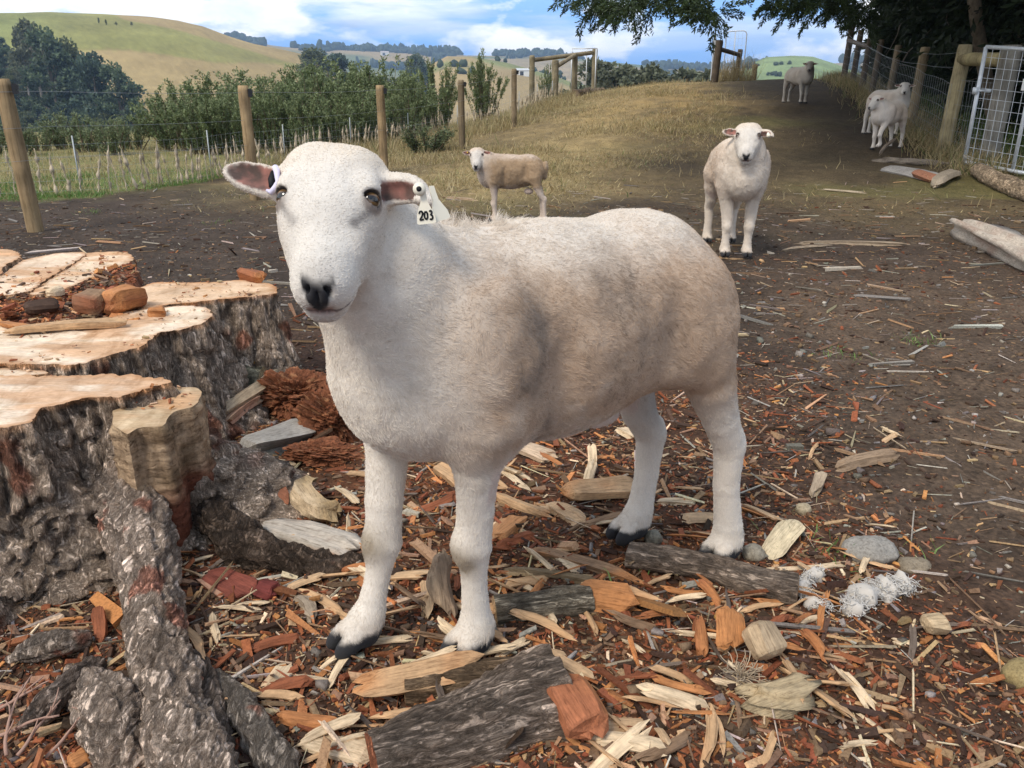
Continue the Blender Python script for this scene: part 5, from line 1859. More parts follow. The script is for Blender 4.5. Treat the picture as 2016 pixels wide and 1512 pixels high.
piece('bark_piece', 'bark', 'dark red flat piece of bark on the soil', (410, 1140), (500, 1175), 0.07, 0.02, (0.20, 0.055, 0.035), seed=101, jag=0.1)
piece('bark_piece', 'bark', 'small crimson bark lump next to the dark red flat one', (505, 1165), (552, 1180), 0.055, 0.035, 'crimson', seed=102)
piece('stick', 'stick', 'very thin white stem lying left of the far foreleg', (492, 1142), (640, 1118), 0.006, 0.006, (0.62, 0.58, 0.48), seed=103, curve=0.02)
piece('wood_splinter', 'splinter', 'frayed grey splinter lying left of the far front hoof', (580, 1180), (625, 1230), 0.034, 0.02, (0.36, 0.28, 0.2), seed=104, curve=0.1)
piece('wood_splinter', 'splinter', 'dark red standing sliver in the soil between the roots', (198, 1220), (205, 1290), 0.026, 0.016, 'red', seed=105, lift=(0.03, 0))
piece('wood_piece', 'wood', 'orange square offcut at the bottom edge between the roots', (138, 1520), (176, 1494), 0.045, 0.02, 'orange', seed=106, jag=0.02)
# further right and back
piece('plank', 'plank', 'weathered pale length of split log at the right side', (1885, 462), (2090, 560), 0.26, 0.17, (0.50, 0.425, 0.345), seed=111, jag=0.05, curve=0.015, knobbly=0.16, rings=44, n=20, edge=(0.36, 0.25, 0.19), sink=0.1)
piece('plank', 'plank', 'thick grey weathered board with a broken red end below the pair of sheep', (1733, 335), (1848, 362), 0.20, 0.11, (0.36, 0.33, 0.30), seed=112, jag=0.06, curve=0.03, knobbly=0.10, edge=(0.48, 0.45, 0.41))
piece('wood_piece', 'wood', 'broken red end of the thick grey board', (1800, 352), (1853, 364), 0.17, 0.11, (0.33, 0.15, 0.09), seed=113, jag=0.08, lift=(0.03, 0.02))
piece('wood_block', 'wood', 'pale chopped wood block beside the broken red end', (1838, 372), (1886, 350), 0.15, 0.13, (0.38, 0.31, 0.23), seed=114, jag=0.08)
piece('branch', 'branch', 'crooked grey branch lying in front of the walking ewe', (1710, 312), (1880, 330), 0.09, 0.08, (0.27, 0.22, 0.17), seed=115, curve=0.05, rings=30, knobbly=0.25)
piece('branch', 'branch', 'thinner stick leaning on the crooked grey branch', (1728, 312), (1762, 295), 0.04, 0.04, (0.27, 0.21, 0.16), seed=116, lift=(0.05, 0.15))
piece('branch', 'branch', 'pile end of brown branch by the gate post', (1850, 330), (1912, 318), 0.05, 0.05, (0.24, 0.18, 0.13), seed=117)
piece('stick', 'stick', 'long pale stick across the straw in front of the fence', (1608, 375), (1715, 382), 0.03, 0.025, (0.42, 0.34, 0.24), seed=118)
piece('stick', 'stick', 'pair of long grey sticks in front of the ram behind', (1535, 492), (1640, 486), 0.03, 0.03, (0.33, 0.255, 0.18), seed=119)
piece('stick', 'stick', 'long brown stick right of the facing ram', (1560, 480), (1800, 484), 0.045, 0.035, (0.31, 0.235, 0.16), seed=120)
piece('stick', 'stick', 'long stick behind the white ram at its rump', (862, 389), (945, 393), 0.04, 0.03, (0.42, 0.3, 0.2), seed=121)
log('log', 'log', 'round pole lying under the mesh gate', (1915, 352), (2075, 412), 0.085, 0.095, seed=122, bark=(0.42, 0.34, 0.25), end=(0.36, 0.27, 0.19), sink=0.15, bendy=0.02)
# chips on top of the stump
for k, (u1, v1, u2, v2, w_, h_, c_, lb) in enumerate([
        (48, 618, 118, 606, 0.075, 0.045, 'dark', 'dark wet chunk lying in the sawdust of the stump'),
        (158, 606, 212, 612, 0.080, 0.07, 'brown', 'brown cube of wood in the sawdust of the stump'),
        (216, 618, 282, 598, 0.085, 0.075, 'orange', 'rough orange chunk at the edge of the stump hollow'),
        (96, 586, 122, 576, 0.04, 0.035, 'cream', 'cream chip lying above the dark wet chunk on the stump'),
        (6, 660, 255, 640, 0.045, 0.024, 'tan', 'long pale offcut strip lying across the sawdust of the stump'),
        (290, 622, 328, 618, 0.05, 0.03, 'orange', 'curled orange shaving on the second cut face'),
        (476, 545, 520, 556, 0.06, 0.055, 'orange', 'orange chunk standing on the far cut face'),
        (0, 640, 60, 652, 0.04, 0.02, 'orange', 'flat orange flake at the left of the stump sawdust')]):
    piece('wood_chunk', 'wood', lb, (u1, v1), (u2, v2), w_, h_, c_, z=0.362, seed=130 + k, sink=0.15, jag=0.06, edge=PAL['red'] if c_ in ('orange', 'brown') else None)

# ---- loose splinters one can still count: copies of a few shapes
_protos = []
for k in range(14):
    c_ = ['tan', 'orange', 'cream', 'brown', 'red', 'tan', 'cream'][k % 7]
    w_ = [0.026, 0.018, 0.034, 0.022, 0.03, 0.014, 0.04][k % 7]
    w_ *= 0.62
    V, Q, T, C = splinter_geo(0.12, w_, w_ * 0.42, 500 + k, PAL[c_], edge=PAL[['orange', 'red', 'tan', 'bark', 'orange', 'cream', 'tan'][k % 7]], curve=0.04, rings=9, n=7, jag=0.34)
    _protos.append((make_mesh('wood_splinter', V, [Q, T], C, False, [M_GRAIN]), c_))
_r = np.random.default_rng(77)
_cn = {'tan': 'tan', 'orange': 'orange', 'cream': 'cream', 'brown': 'brown', 'red': 'dark red'}
_made = 0
while _made < 255:
    u, v = _r.uniform(330, 1900), _r.uniform(860, 1510)
    wgt = 1.0 if u < 1420 - (v - 860) * 0.1 else (0.75 if u < 1560 and v > 1180 else 0.22)
    if v > 1180 and 620 < u < 1640:
        wgt = 1.0
    if u < 600 and v > 1050:
        wgt = 0.35
    if _r.random() > wgt:
        continue
    p = on_ground(u, v)
    if p[1] > 3.2:
        continue
    me, c_ = _protos[_r.integers(len(_protos))]
    o = link('wood_splinter', me, None, p + np.array([0, 0, 0.006 + _r.random() * 0.012]))
    o.rotation_euler = (_r.uniform(-0.7, 0.7), _r.normal(0, 0.20), _r.normal(-0.25, 0.8))
    s = _r.uniform(0.55, 1.45)
    o.scale = (s * _r.uniform(0.8, 1.35), s, s)
    tag(o, 'loose %s splinter among the wood litter round the ram' % _cn[c_], 'splinter', '%s splinters in the litter' % _cn[c_])
    _made += 1

# ---- the litter itself: crumbs, chips and slivers beyond counting
def scatter(n, seed, sampler):
    r = np.random.default_rng(seed)
    return sampler(r, n)


def litter_points(r, n):
    """more litter near the stump and ram, thinning out over the open earth"""
    out = []
    while sum(map(len, out)) < n:
        m = n * 2
        y = 0.75 + r.random(m) ** 1.5 * 5.2
        x = r.uniform(-1, 1, m) * (0.78 * y + 0.5)
        q = np.stack([x, y, np.zeros(m)], 1)
        d = 0.045 + 0.95 * sstep(3.6, 2.2, y + 0.4 * fbm(q * 1.4, 2, 7)) * sstep(1.15, 0.35, x - 0.08 * y + 0.3 * fbm(q * 2, 2, 8))
        d = d + 0.35 * sstep(2.0, 1.2, y) * sstep(1.1, 0.6, x)
        d = d * (0.45 + 0.9 * np.clip(0.5 + fbm(q * 4, 3, 9), 0, 1))
        k = r.random(m) < d
        out.append(np.stack([x[k], y[k]], 1))
    return np.concatenate(out)[:n]


def chips_mesh(P, r, Lm, Ls, wr, hr, cols, probs, lift=0.35, tilt=0.22, ang0=0.0, angs=1.6):
    n = len(P)
    L = np.clip(Lm * np.exp(r.normal(0, Ls, n)), Lm * 0.3, Lm * 4)
    w = L * r.uniform(*wr, n)
    h = np.maximum(w * r.uniform(*hr, n), 0.0012)
    a, b, c = r.normal(ang0, angs, n), r.normal(0, tilt, n), r.uniform(-0.6, 0.6, n)
    X = np.stack([np.cos(a) * np.cos(b), np.sin(a) * np.cos(b), np.sin(b)], 1)
    Yd = np.stack([-np.sin(a), np.cos(a), np.zeros(n)], 1)
    Zd = np.cross(X, Yd)
    Y2 = Yd * np.cos(c)[:, None] + Zd * np.sin(c)[:, None]
    Z2 = np.cross(X, Y2)
    cen = np.stack([P[:, 0], P[:, 1], gz(P[:, 0], P[:, 1]) + h * 0.3 + np.abs(np.sin(b)) * L * lift], 1)
    V = np.empty((n, 8, 3))
    k = 0
    for sx_ in (-1, 1):
        e = r.uniform(0.25, 1.0, n)
        for sy_, sz_ in ((-1, -1), (1, -1), (1, 1), (-1, 1)):
            jx = r.uniform(0.75, 1.05, n)
            V[:, k] = cen + X * (sx_ * L / 2 * jx)[:, None] + Y2 * (sy_ * w / 2 * e)[:, None] + Z2 * (sz_ * h / 2 * r.uniform(0.7, 1.2, n))[:, None]
            k += 1
    F = np.array([(0, 1, 5, 4), (1, 2, 6, 5), (2, 3, 7, 6), (3, 0, 4, 7), (3, 2, 1, 0), (4, 5, 6, 7)])
    Q = (np.arange(n)[:, None, None] * 8 + F[None]).reshape(-1, 4)
    ci = r.choice(len(cols), n, p=np.array(probs) / np.sum(probs))
    C = np.array([PAL[c] for c in cols])[ci] * r.uniform(0.6, 1.3, (n, 1)) * r.uniform(0.92, 1.08, (n, 3))
    return V.reshape(-1, 3), Q, np.repeat(C, 8, 0)


_mb = MB()
_r = np.random.default_rng(101)
V, Q, C = chips_mesh(litter_points(_r, 31000), _r, 0.015, 0.6, (0.16, 0.45), (0.15, 0.5), ['red', 'orange', 'tan', 'cream', 'dark', 'brown', 'grey'], [34, 12, 6, 3, 42, 16, 4])
_mb.add(V, Q, None, C)
V, Q, C = chips_mesh(litter_points(_r, 68000), _r, 0.0065, 0.55, (0.25, 0.8), (0.2, 0.6), ['red', 'orange', 'tan', 'cream', 'dark', 'brown', 'grey'], [34, 9, 5, 2, 46, 18, 4])
_mb.add(V, Q, None, C)
V, Q, C = chips_mesh(litter_points(_r, 1700), _r, 0.050, 0.45, (0.07, 0.22), (0.2, 0.5), ['red', 'orange', 'tan', 'cream', 'dark', 'brown'], [30, 18, 14, 8, 24, 18], tilt=0.3, ang0=-0.2, angs=0.9)
_mb.add(V, Q, None, C)
V, Q, C = chips_mesh(litter_points(_r, 2200), _r, 0.05, 0.45, (0.02, 0.045), (0.5, 1.0), ['tan', 'cream', 'red', 'brown', 'pale'], [20, 24, 20, 14, 14])
_mb.add(V, Q, None, C)
tag(_mb.build('woodchip_litter', M_CHIP, smooth=False), kind='stuff')

# crumbs on the stump's sawdust
_mb = MB()
_P2 = np.stack([_r.uniform(_lo[0], _hi[0], 6000), _r.uniform(_lo[1], _hi[1], 6000)], 1)
_k = ((((_P[:, 1][None] > _P2[:, 1:2]) != (_y1[None] > _P2[:, 1:2])) & (_P2[:, :1] < (_x1 - _P[:, 0])[None] * (_P2[:, 1:2] - _P[:, 1][None]) / (_y1 - _P[:, 1] + 1e-9)[None] + _P[:, 0][None])).sum(1) % 2) == 1
_P2 = _P2[_k]
V, Q, C = chips_mesh(_P2, _r, 0.016, 0.6, (0.25, 0.6), (0.2, 0.6), ['red', 'orange', 'tan', 'dark', 'brown'], [36, 16, 6, 20, 18])
V[:, 2] += 0.350 + 0.012 * fbm(np.repeat(np.concatenate([_P2, np.zeros((len(_P2), 1))], 1), 8, 0) * 6, 3, 111) - np.repeat(gz(_P2[:, 0], _P2[:, 1]), 8)
_mb.add(V, Q, None, C)
for _Po, _zo in LOBES:
    _l0, _h0 = _Po.min(0), _Po.max(0)
    _a = np.prod(_h0 - _l0)
    _c2 = np.stack([_r.uniform(_l0[0], _h0[0], int(_a * 900)), _r.uniform(_l0[1], _h0[1], int(_a * 900))], 1)
    _xa, _ya = np.roll(_Po[:, 0], -1), np.roll(_Po[:, 1], -1)
    _ii = ((((_Po[:, 1][None] > _c2[:, 1:2]) != (_ya[None] > _c2[:, 1:2])) & (_c2[:, :1] < (_xa - _Po[:, 0])[None] * (_c2[:, 1:2] - _Po[:, 1][None]) / (_ya - _Po[:, 1] + 1e-9)[None] + _Po[:, 0][None])).sum(1) % 2) == 1
    _c2 = _c2[_ii & (fbm(np.concatenate([_c2 * 5, _c2[:, :1] * 0], 1), 3, 3) > 0.0)]
    if len(_c2):
        V, Q, C = chips_mesh(_c2, _r, 0.008, 0.6, (0.25, 0.7), (0.2, 0.6), ['red', 'orange', 'tan', 'cream', 'brown'], [26, 20, 22, 14, 14], tilt=0.1)
        V[:, 2] += _zo + 0.003 - np.repeat(gz(_c2[:, 0], _c2[:, 1]), 8)
        _mb.add(V, Q, None, C)
tag(_mb.build('stump_crumbs', M_CHIP, smooth=False), kind='stuff')

# sticks, straw and pebbles on the trodden earth behind and to the right
def field_points(r, n, y0, y1, pw=1.0, wid=0.85):
    y = y0 + (y1 - y0) * r.random(n) ** pw
    x = r.uniform(-1, 1, n) * (0.80 * y + 0.9) * wid
    return np.stack([x, y], 1)


_mb = MB()
V, Q, C = chips_mesh(field_points(_r, 5600, 1.2, 9.5, 1.2), _r, 0.05, 0.7, (0.025, 0.07), (0.5, 1.0), ['pale', 'tan', 'brown', 'grey', 'cream'], [26, 14, 34, 22, 10], tilt=0.06, ang0=0.0, angs=0.9)
_mb.add(V, Q, None, C * 0.72)
V, Q, C = chips_mesh(field_points(_r, 15000, 1.0, 8.0, 1.0), _r, 0.014, 0.55, (0.2, 0.6), (0.3, 0.7), ['pale', 'tan', 'brown', 'grey', 'dark', 'red'], [4, 6, 32, 14, 40, 5], tilt=0.1)
_mb.add(V, Q, None, C * 0.8)
V, Q, C = chips_mesh(field_points(_r, 150, 2.8, 7.5, 1.0), _r, 0.17, 0.4, (0.05, 0.10), (0.5, 1.0), ['pale', 'brown', 'grey', 'tan'], [20, 30, 22, 14], tilt=0.03, angs=0.35)
_mb.add(V, Q, None, C * 0.85)
tag(_mb.build('twig_litter', M_CHIP, smooth=False), kind='stuff')
_mb = MB()
V, Q, C = chips_mesh(field_points(_r, 2600, 0.9, 4.5, 1.0), _r, 0.011, 0.5, (0.6, 0.95), (0.5, 0.9), ['grey', 'pale', 'brown'], [20, 6, 20], tilt=0.1)
_mb.add(V, Q, None, C * 0.75)
tag(_mb.build('pebbles', M_CHIP, smooth=True), kind='stuff')
# a spray of fine roots by the root knot, and bare twigs at the lower left
mb = MB()
_c0 = on_ground(1455, 1345)
for k in range(60):
    d = np.array([_r.normal(0, 0.5), _r.normal(-0.35, 0.5), abs(_r.normal(0.25, 0.3))])
    p = np.cumsum(np.concatenate([[np.zeros(3)], (nrm(d) + _r.normal(0, 0.45, (6, 3))) * _r.uniform(0.005, 0.011)]), 0)
    p[:, 2] = np.maximum(p[:, 2], 0) + 0.012
    mb.tube(p, 0.0009, 5, np.array((0.46, 0.36, 0.25)) * _r.uniform(0.7, 1.2), False)
tag(mb.build('root_tuft', M_STRAND, None, _c0), 'wiry tuft of fine roots between the offcut block and root knot', 'roots')
for k, (a, b_) in enumerate([((0, 1424), (96, 1402)), ((20, 1512), (60, 1400)), ((40, 1508), (122, 1436)), ((95, 1512), (200, 1440)), ((205, 1510), (285, 1462)), ((0, 1470), (130, 1462))]):
    p1, p2 = on_ground(*a), on_ground(*b_)
    mb = MB()
    pts = bend(p1 * 0 + (0, 0, 0.02), p2 - p1 + (0, 0, 0.05), 12, 0.07, 0.05, 300 + k)
    mb.tube(pts, np.linspace(0.0032, 0.0016, 12), 7, (0.36, 0.22, 0.165), True)
    for s_ in range(3):
        q = pts[3 + s_ * 3]
        e = q + nrm(pts[-1] - pts[0]) * 0.03 + np.array([_r.normal(0, 0.02), _r.normal(0, 0.02), 0.012])
        mb.tube(np.array([q, (q + e) / 2 + 0.002, e]), [0.0016, 0.0014, 0.001], 6, (0.36, 0.22, 0.165), True)
    tag(mb.build('twig', M_STRAND, None, p1), 'thin bare reddish twig crossing others in the lower left corner', 'twig', 'bare twigs in the corner')

# ------------------------------------------------------------------ fences and gates
g = G('round_post', 0.85, 0.2)
_c = g.coord('Object', (1, 1, 0.06))
_a = g.attr()
_n1 = g.noise(_c, 60, 6, 0.65, 0.2)
_n2 = g.noise(g.coord('Object'), 7, 4, 0.6)
_k = g.mix(1.0, _a, g.ramp(_n1, [(0.3, (0.55, 0.52, 0.48)), (0.5, (1, 1, 1)), (0.7, (1.2, 1.2, 1.2))]), 'MULTIPLY')
g.base(g.mix(0.7, _k, g.mix(1.0, _k, g.ramp(_n2, [(0.3, (0.62, 0.62, 0.60)), (0.65, (1.15, 1.13, 1.08))]), 'MULTIPLY')))
g.bump(_n1, 0.6, 0.006)
M_POST = g.m
g = G('galvanised', 0.42, 0.5)
g.b.inputs['Metallic'].default_value = 0.25
_n1 = g.noise(g.coord('Object'), 30, 4, 0.6)
g.base(g.ramp(_n1, [(0.3, (0.60, 0.63, 0.66)), (0.7, (0.76, 0.79, 0.82))]))
M_GALV = g.m
g = G('fence_wire', 0.55, 0.4)
g.b.inputs['Metallic'].default_value = 0.5
g.base((0.36, 0.38, 0.38))
M_WIRE = g.m
g = G('black_plastic', 0.45, 0.4)
g.base((0.02, 0.02, 0.022))
M_BLACK = g.m
g = G('white_sign', 0.5, 0.3)
g.base((0.78, 0.78, 0.76))
M_SIGN = g.m


def post_geo(p0, p1, r, seed, col=(0.30, 0.215, 0.125), top=(0.42, 0.33, 0.21)):
    mb = MB()
    pts = np.linspace(p0, p1, 26)
    mb.tube(pts, r * np.where(np.linspace(0, 1, 26) > 0.985, 0.9, 1.0), 22, np.array(col), True, 0.07, seed)
    C = np.array(mb.C[0])
    C[-23:-1] = C[-23:-1] * 1.15
    C[-1] = top
    t = np.repeat(np.linspace(0, 1, 26), 22)
    C[:26 * 22] *= (1 + 0.25 * vnoise(np.stack([t * 9, t * 0 + seed, t * 0], 1), seed))[:, None]
    C[:26 * 22] = C[:26 * 22] + (np.array((0.10, 0.075, 0.05)) - C[:26 * 22]) * (sstep(0.22, 0.05, t) * 0.5)[:, None]
    mb.C[0] = C
    return mb


def vpost(parent, base, h, r, seed, lean=(0, 0), name='post', **kw):
    b = np.asarray(base, float)
    return post_geo(b - (0, 0, 0.15), b + np.array([lean[0], lean[1], h]), r, seed, **kw).build(name, M_POST, parent)


def wire_line(mb, pts, r=0.0013, sag=0.006, c=(1, 1, 1)):
    for a, b in zip(pts[:-1], pts[1:]):
        t = np.linspace(0, 1, 7)
        q = np.asarray(a) + (np.asarray(b) - a) * t[:, None]
        q[:, 2] -= sag * np.linalg.norm(np.asarray(b) - a) * 4 * t * (1 - t)
        mb.tube(q, r, 5, c, False)


# ---- left fence: round posts with insulators, plain wires over low netting
def base_of(u, v):
    p = at_ground(u, v)
    return np.array([p[0], p[1], gz1(p[0], p[1])])


LB = [base_of(72, 458), base_of(503, 395), base_of(757, 342), base_of(910, 293), base_of(1012, 251)]
LH = [1.14, 1.12, 1.12, 1.14, 1.15]
lf = link('wire_fence', None, None, LB[0])
tag(lf, 'post and wire fence with black insulators along the left of the paddock', 'fence')
_inv = -LB[0]
for k, (b, h) in enumerate(zip(LB, LH)):
    p = vpost(lf, b + _inv, h, 0.056 if k else 0.060, 400 + k, (-0.03 if k == 0 else 0.0, 0), col=(0.305, 0.215, 0.12) if k < 3 else (0.215, 0.165, 0.105))
    m = MB()
    q = b + _inv + np.array([0.066, -0.01, h - 0.07])
    m.box(q, (0.035, 0.04, 0.075), rotz(0.3), (1, 1, 1))
    m.box(q + (0.018, -0.004, 0.012), (0.022, 0.028, 0.03), rotz(0.3), (1, 1, 1))
    m.box(q + (0.016, -0.004, -0.022), (0.018, 0.026, 0.016), rotz(0.3), (1, 1, 1))
    m.build('insulator', M_BLACK, p, smooth=False)
_d0 = LB[1] - LB[0]
_start = LB[0] - _d0 * 0.9
_start[2] = gz1(*_start[:2])
_end = base_of(1092, 206)
line = [_start] + LB + [_end]


def along(line, s):
    """point at distance s along the fence and its direction"""
    for a, b in zip(line[:-1], line[1:]):
        L = np.linalg.norm((b - a)[:2])
        if s <= L:
            p = a + (b - a) * (s / L)
            return np.array([p[0], p[1], gz1(p[0], p[1])]), nrm((b - a) * (1, 1, 0))
        s -= L
    return np.array([*line[-1][:2], gz1(*line[-1][:2])]), nrm((line[-1] - line[-2]) * (1, 1, 0))


LEN = sum(np.linalg.norm((b - a)[:2]) for a, b in zip(line[:-1], line[1:]))
for hz_ in (1.06, 0.80, 0.56):
    m = MB()
    wire_line(m, [along(line, s)[0] + _inv + np.array([0.05, -0.02, hz_]) for s in np.linspace(0, LEN, 9)], 0.0016 if hz_ > 1 else 0.0013)
    m.build('wire', M_WIRE, lf)
# the old netting standing a little behind the posts
net = [np.array([x, y, gz1(x, y)]) for x, y in NET]
NLEN = sum(np.linalg.norm((b - a)[:2]) for a, b in zip(net[:-1], net[1:]))
nf = link('wire_netting', None, None, net[0])
tag(nf, 'old low wire netting hung with wool tufts behind the left posts', 'netting')
m = MB()
for hz_ in (0.06, 0.17, 0.29, 0.42, 0.54):
    wire_line(m, [along(net, s)[0] - net[0] + np.array([0, 0, hz_]) for s in np.linspace(0, NLEN, 40)], 0.0012, 0.0)
for s in np.arange(0, NLEN, 0.115):
    q = along(net, s)[0] - net[0]
    m.tube(np.array([q + (0, 0, 0.02), q + (0, 0, 0.55)]), 0.0010, 4, (1, 1, 1), False)
m.build('netting', M_WIRE, nf)
for s in np.arange(0.4, NLEN, 2.1):
    m = MB()
    q = along(net, s)[0] - net[0]
    m.tube(np.array([q + (0, 0, -0.1), q + (0.01, 0, 0.62)]), 0.008, 7, (1, 1, 1))
    m.build('stake', M_WIRE, nf)
# tufts of wool caught on the netting
_tufts = []
_r = np.random.default_rng(61)
for k in range(7):
    m = MB()
    n = 26
    t = np.linspace(0, 1, n)
    H_ = 0.40
    pts = np.stack([0.010 * np.cumsum(_r.normal(0, 0.35, n)), 0.006 * np.cumsum(_r.normal(0, 0.35, n)), t * H_ + 0.01], 1)
    rad = 0.0075 + 0.017 * np.clip(vnoise(np.stack([t * 6.5, t * 0 + k, t * 0], 1), 70 + k), -0.15, 1) * np.sin(t * pi) ** 0.4
    rad = np.clip(rad, 0.003, 0.03) * np.where(t > 0.9, 0.5, 1)
    c = np.array((0.47, 0.385, 0.275)) * (1 + 0.35 * vnoise(np.stack([t * 9, t * 0 + k, t * 0], 1), 80 + k))[:, None]
    m.tube(pts, rad, 9, c, True, 0.5, k)
    for j in range(26):
        i0 = _r.integers(2, n - 3)
        d = nrm(_r.normal(0, 1, 3) * (1, 1, 0.6) + (0, 0, -0.5))
        q = pts[i0] + d * rad[i0] * 0.8
        m.tube(np.array([q, q + d * 0.012, q + d * 0.018 + (0, 0, -0.014)]), [0.0018, 0.0012, 0.0005], 4, (0.52, 0.43, 0.31), False)
    _tufts.append(m.mesh('wool_tuft', M_STRAND))
s = 1.2
k = 0
while s < NLEN - 0.4 and k < 210:
    q, d = along(net, s)
    if _r.random() < 0.93:
        o = link('wool_tuft', _tufts[k % 7], None, q + np.array([_r.normal(0, 0.008), 0.0, 0.0]))
        o.rotation_euler = (_r.normal(0, 0.07), _r.normal(0, 0.09), _r.uniform(0, 6))
        zs = _r.uniform(0.85, 1.30)
        o.scale = (_r.uniform(0.8, 1.25),) * 2 + (zs,)
        tag(o, 'grey-white tuft of wool caught on the old netting behind the left posts', 'wool', 'wool tufts on the old netting')
        k += 1
    s += 0.112 * _r.uniform(0.75, 1.3)


def rail(parent, a, b, r, seed, name='rail', col=(0.29, 0.235, 0.16)):
    return post_geo(np.asarray(a, float), np.asarray(b, float), r, seed, col=col).build(name, M_POST, parent)


def pipe_gate(label, A, B, h, parts, r=0.019, mesh_=None, arched=False, name='pipe_gate'):
    """a gate of galvanised tube standing between A and B"""
    A, B = np.asarray(A, float), np.asarray(B, float)
    o = link(name, None, None, A)
    tag(o, label, 'gate')
    d = B - A
    up = np.array([0, 0, 1.0])
    m = MB()
    if arched:
        c = 0.12
        e = nrm(d)
        L = np.linalg.norm(d)
        ring = [0 * d + up * 0.06, up * (h - c)] + [up * (h - c + c * sin(a)) + e * (c - c * cos(a)) for a in np.linspace(0.3, pi / 2, 5)] + \
               [d - e * (c - c * cos(a)) + up * (h - c + c * sin(a)) for a in np.linspace(pi / 2, 0.3, 5)] + [d + up * (h - c), d + up * 0.06]
        m.tube(np.array(ring), r, 12, (1, 1, 1), False)
        m.tube(np.array([up * 0.06, d + up * 0.06]), r, 12, (1, 1, 1))
    else:
        for a, b in ((up * 0.02, up * h), (d + up * 0.02, d + up * h), (up * 0.05, d + up * 0.05), (up * h, d + up * h)):
            m.tube(np.array([a, b]), r, 14, (1, 1, 1))
    m.build('frame', M_GALV, o)
    if parts:
        m = MB()
        for t in parts:
            m.tube(np.array([d * t + up * 0.05, d * t + up * h]), r * 0.8, 12, (1, 1, 1))
        m.build('upright', M_GALV, o)
    if mesh_:
        m = MB()
        nx, nz = mesh_
        for t in np.linspace(0, 1, nx + 2)[1:-1]:
            m.tube(np.array([d * t + up * 0.05, d * t + up * h]), 0.0028, 6, (1, 1, 1), False)
        for t in np.linspace(0, 1, nz + 2)[1:-1]:
            m.tube(np.array([up * h * t, d + up * h * t]) + np.cross(nrm(d), up) * 0.004, 0.0028, 6, (1, 1, 1), False)
        m.build('wire_mesh', M_GALV, o)
    return o


# ---- left strainer assembly on the shoulder of the rise
def far_base(u, y):
    d = ray(u, 200)
    x = d[0] / d[1] * y
    return np.array([x, y, gz1(x, y)])


S1, S2, S3, S4 = far_base(1092, 24.6), far_base(1130, 26.0), far_base(1047, 26.6), far_base(1168, 27.6)
tops = {}
sf = link('strainer_fence', None, None, S1)
tag(sf, 'weathered strainer posts braced with round rails at the end of the left fence', 'fence')
for k, (b, v, r) in enumerate(((S1, 118, 0.10), (S2, 104, 0.085), (S3, 109, 0.085), (S4, 95, 0.085))):
    u = (1092, 1130, 1047, 1170)[k]
    d = ray(u, v)
    h = CAM_H + d[2] / d[1] * b[1] - b[2]
    vpost(sf, b - S1, h, r, 420 + k, col=(0.225, 0.19, 0.125))
    tops[k] = b - S1 + np.array([0, 0, h])
rail(sf, tops[0] - (0, 0, 0.20), tops[1] - (0, 0, 0.06), 0.06, 431, 'brace_rail', (0.25, 0.205, 0.135))
rail(sf, tops[2] - (0, 0, 0.14), tops[3] - (0, 0, 0.12), 0.065, 432, 'brace_rail', (0.27, 0.225, 0.15))
_g0, _g1 = S4 + np.array([-0.75, -0.1, 0.0]), S4 + np.array([0.02, -0.2, 0.0])
pipe_gate('narrow pipe gate frame standing by the left strainer posts', _g0, _g1, 1.35, [0.62], 0.018)
log('log', 'log', 'round log lying end-on at the foot of the left strainer posts', far_base(1136, 25.0), far_base(1160, 26.6), 0.13, 0.12, seed=141, bark=(0.17, 0.135, 0.10), end=(0.20, 0.16, 0.12), sink=0.2)
log('log', 'log', 'second round log stretching right from the strainer posts', far_base(1146, 26.3), far_base(1188, 26.6), 0.09, 0.09, seed=142, bark=(0.20, 0.17, 0.13), end=(0.20, 0.16, 0.12), sink=0.2)

# ---- gateway on the crest
Q1, Q2 = far_base(1402, 23.5), far_base(1444, 25.4)
gf = link('gateway_posts', None, None, Q1)
tag(gf, 'dark gateway posts joined by a rail on the crest', 'fence')
for k, (b, u, v) in enumerate(((Q1, 1411, 79), (Q2, 1448, 97))):
    d = ray(u, v)
    h = CAM_H + d[2] / d[1] * b[1] - b[2]
    vpost(gf, b - Q1, h, 0.10 if k == 0 else 0.075, 440 + k, (0.07, 0), col=(0.13, 0.10, 0.075))
    tops[10 + k] = b - Q1 + np.array([0.07, 0, h])
rail(gf, tops[10] - (0, 0, 0.22), tops[11] - (0, 0, 0.16), 0.06, 445, col=(0.14, 0.105, 0.08))
pipe_gate('galvanised gate with a rounded top swung open on the crest', far_base(1419, 25.2), far_base(1458, 25.0), 1.38, [0.45], 0.016, (4, 6), True)
pipe_gate('thin upright gate seen edge-on left of the dark gateway posts', far_base(1396, 23.6), far_base(1399, 25.0), 1.22, [], 0.018, (6, 5), True)
pl = link('short_post', None, None, far_base(1480, 26.0))
vpost(pl, (0, 0, 0), 0.50, 0.075, 450, col=(0.24, 0.19, 0.12)).name = 'post'
tag(pl, 'short stub of a post right of the crest gateway', 'post')

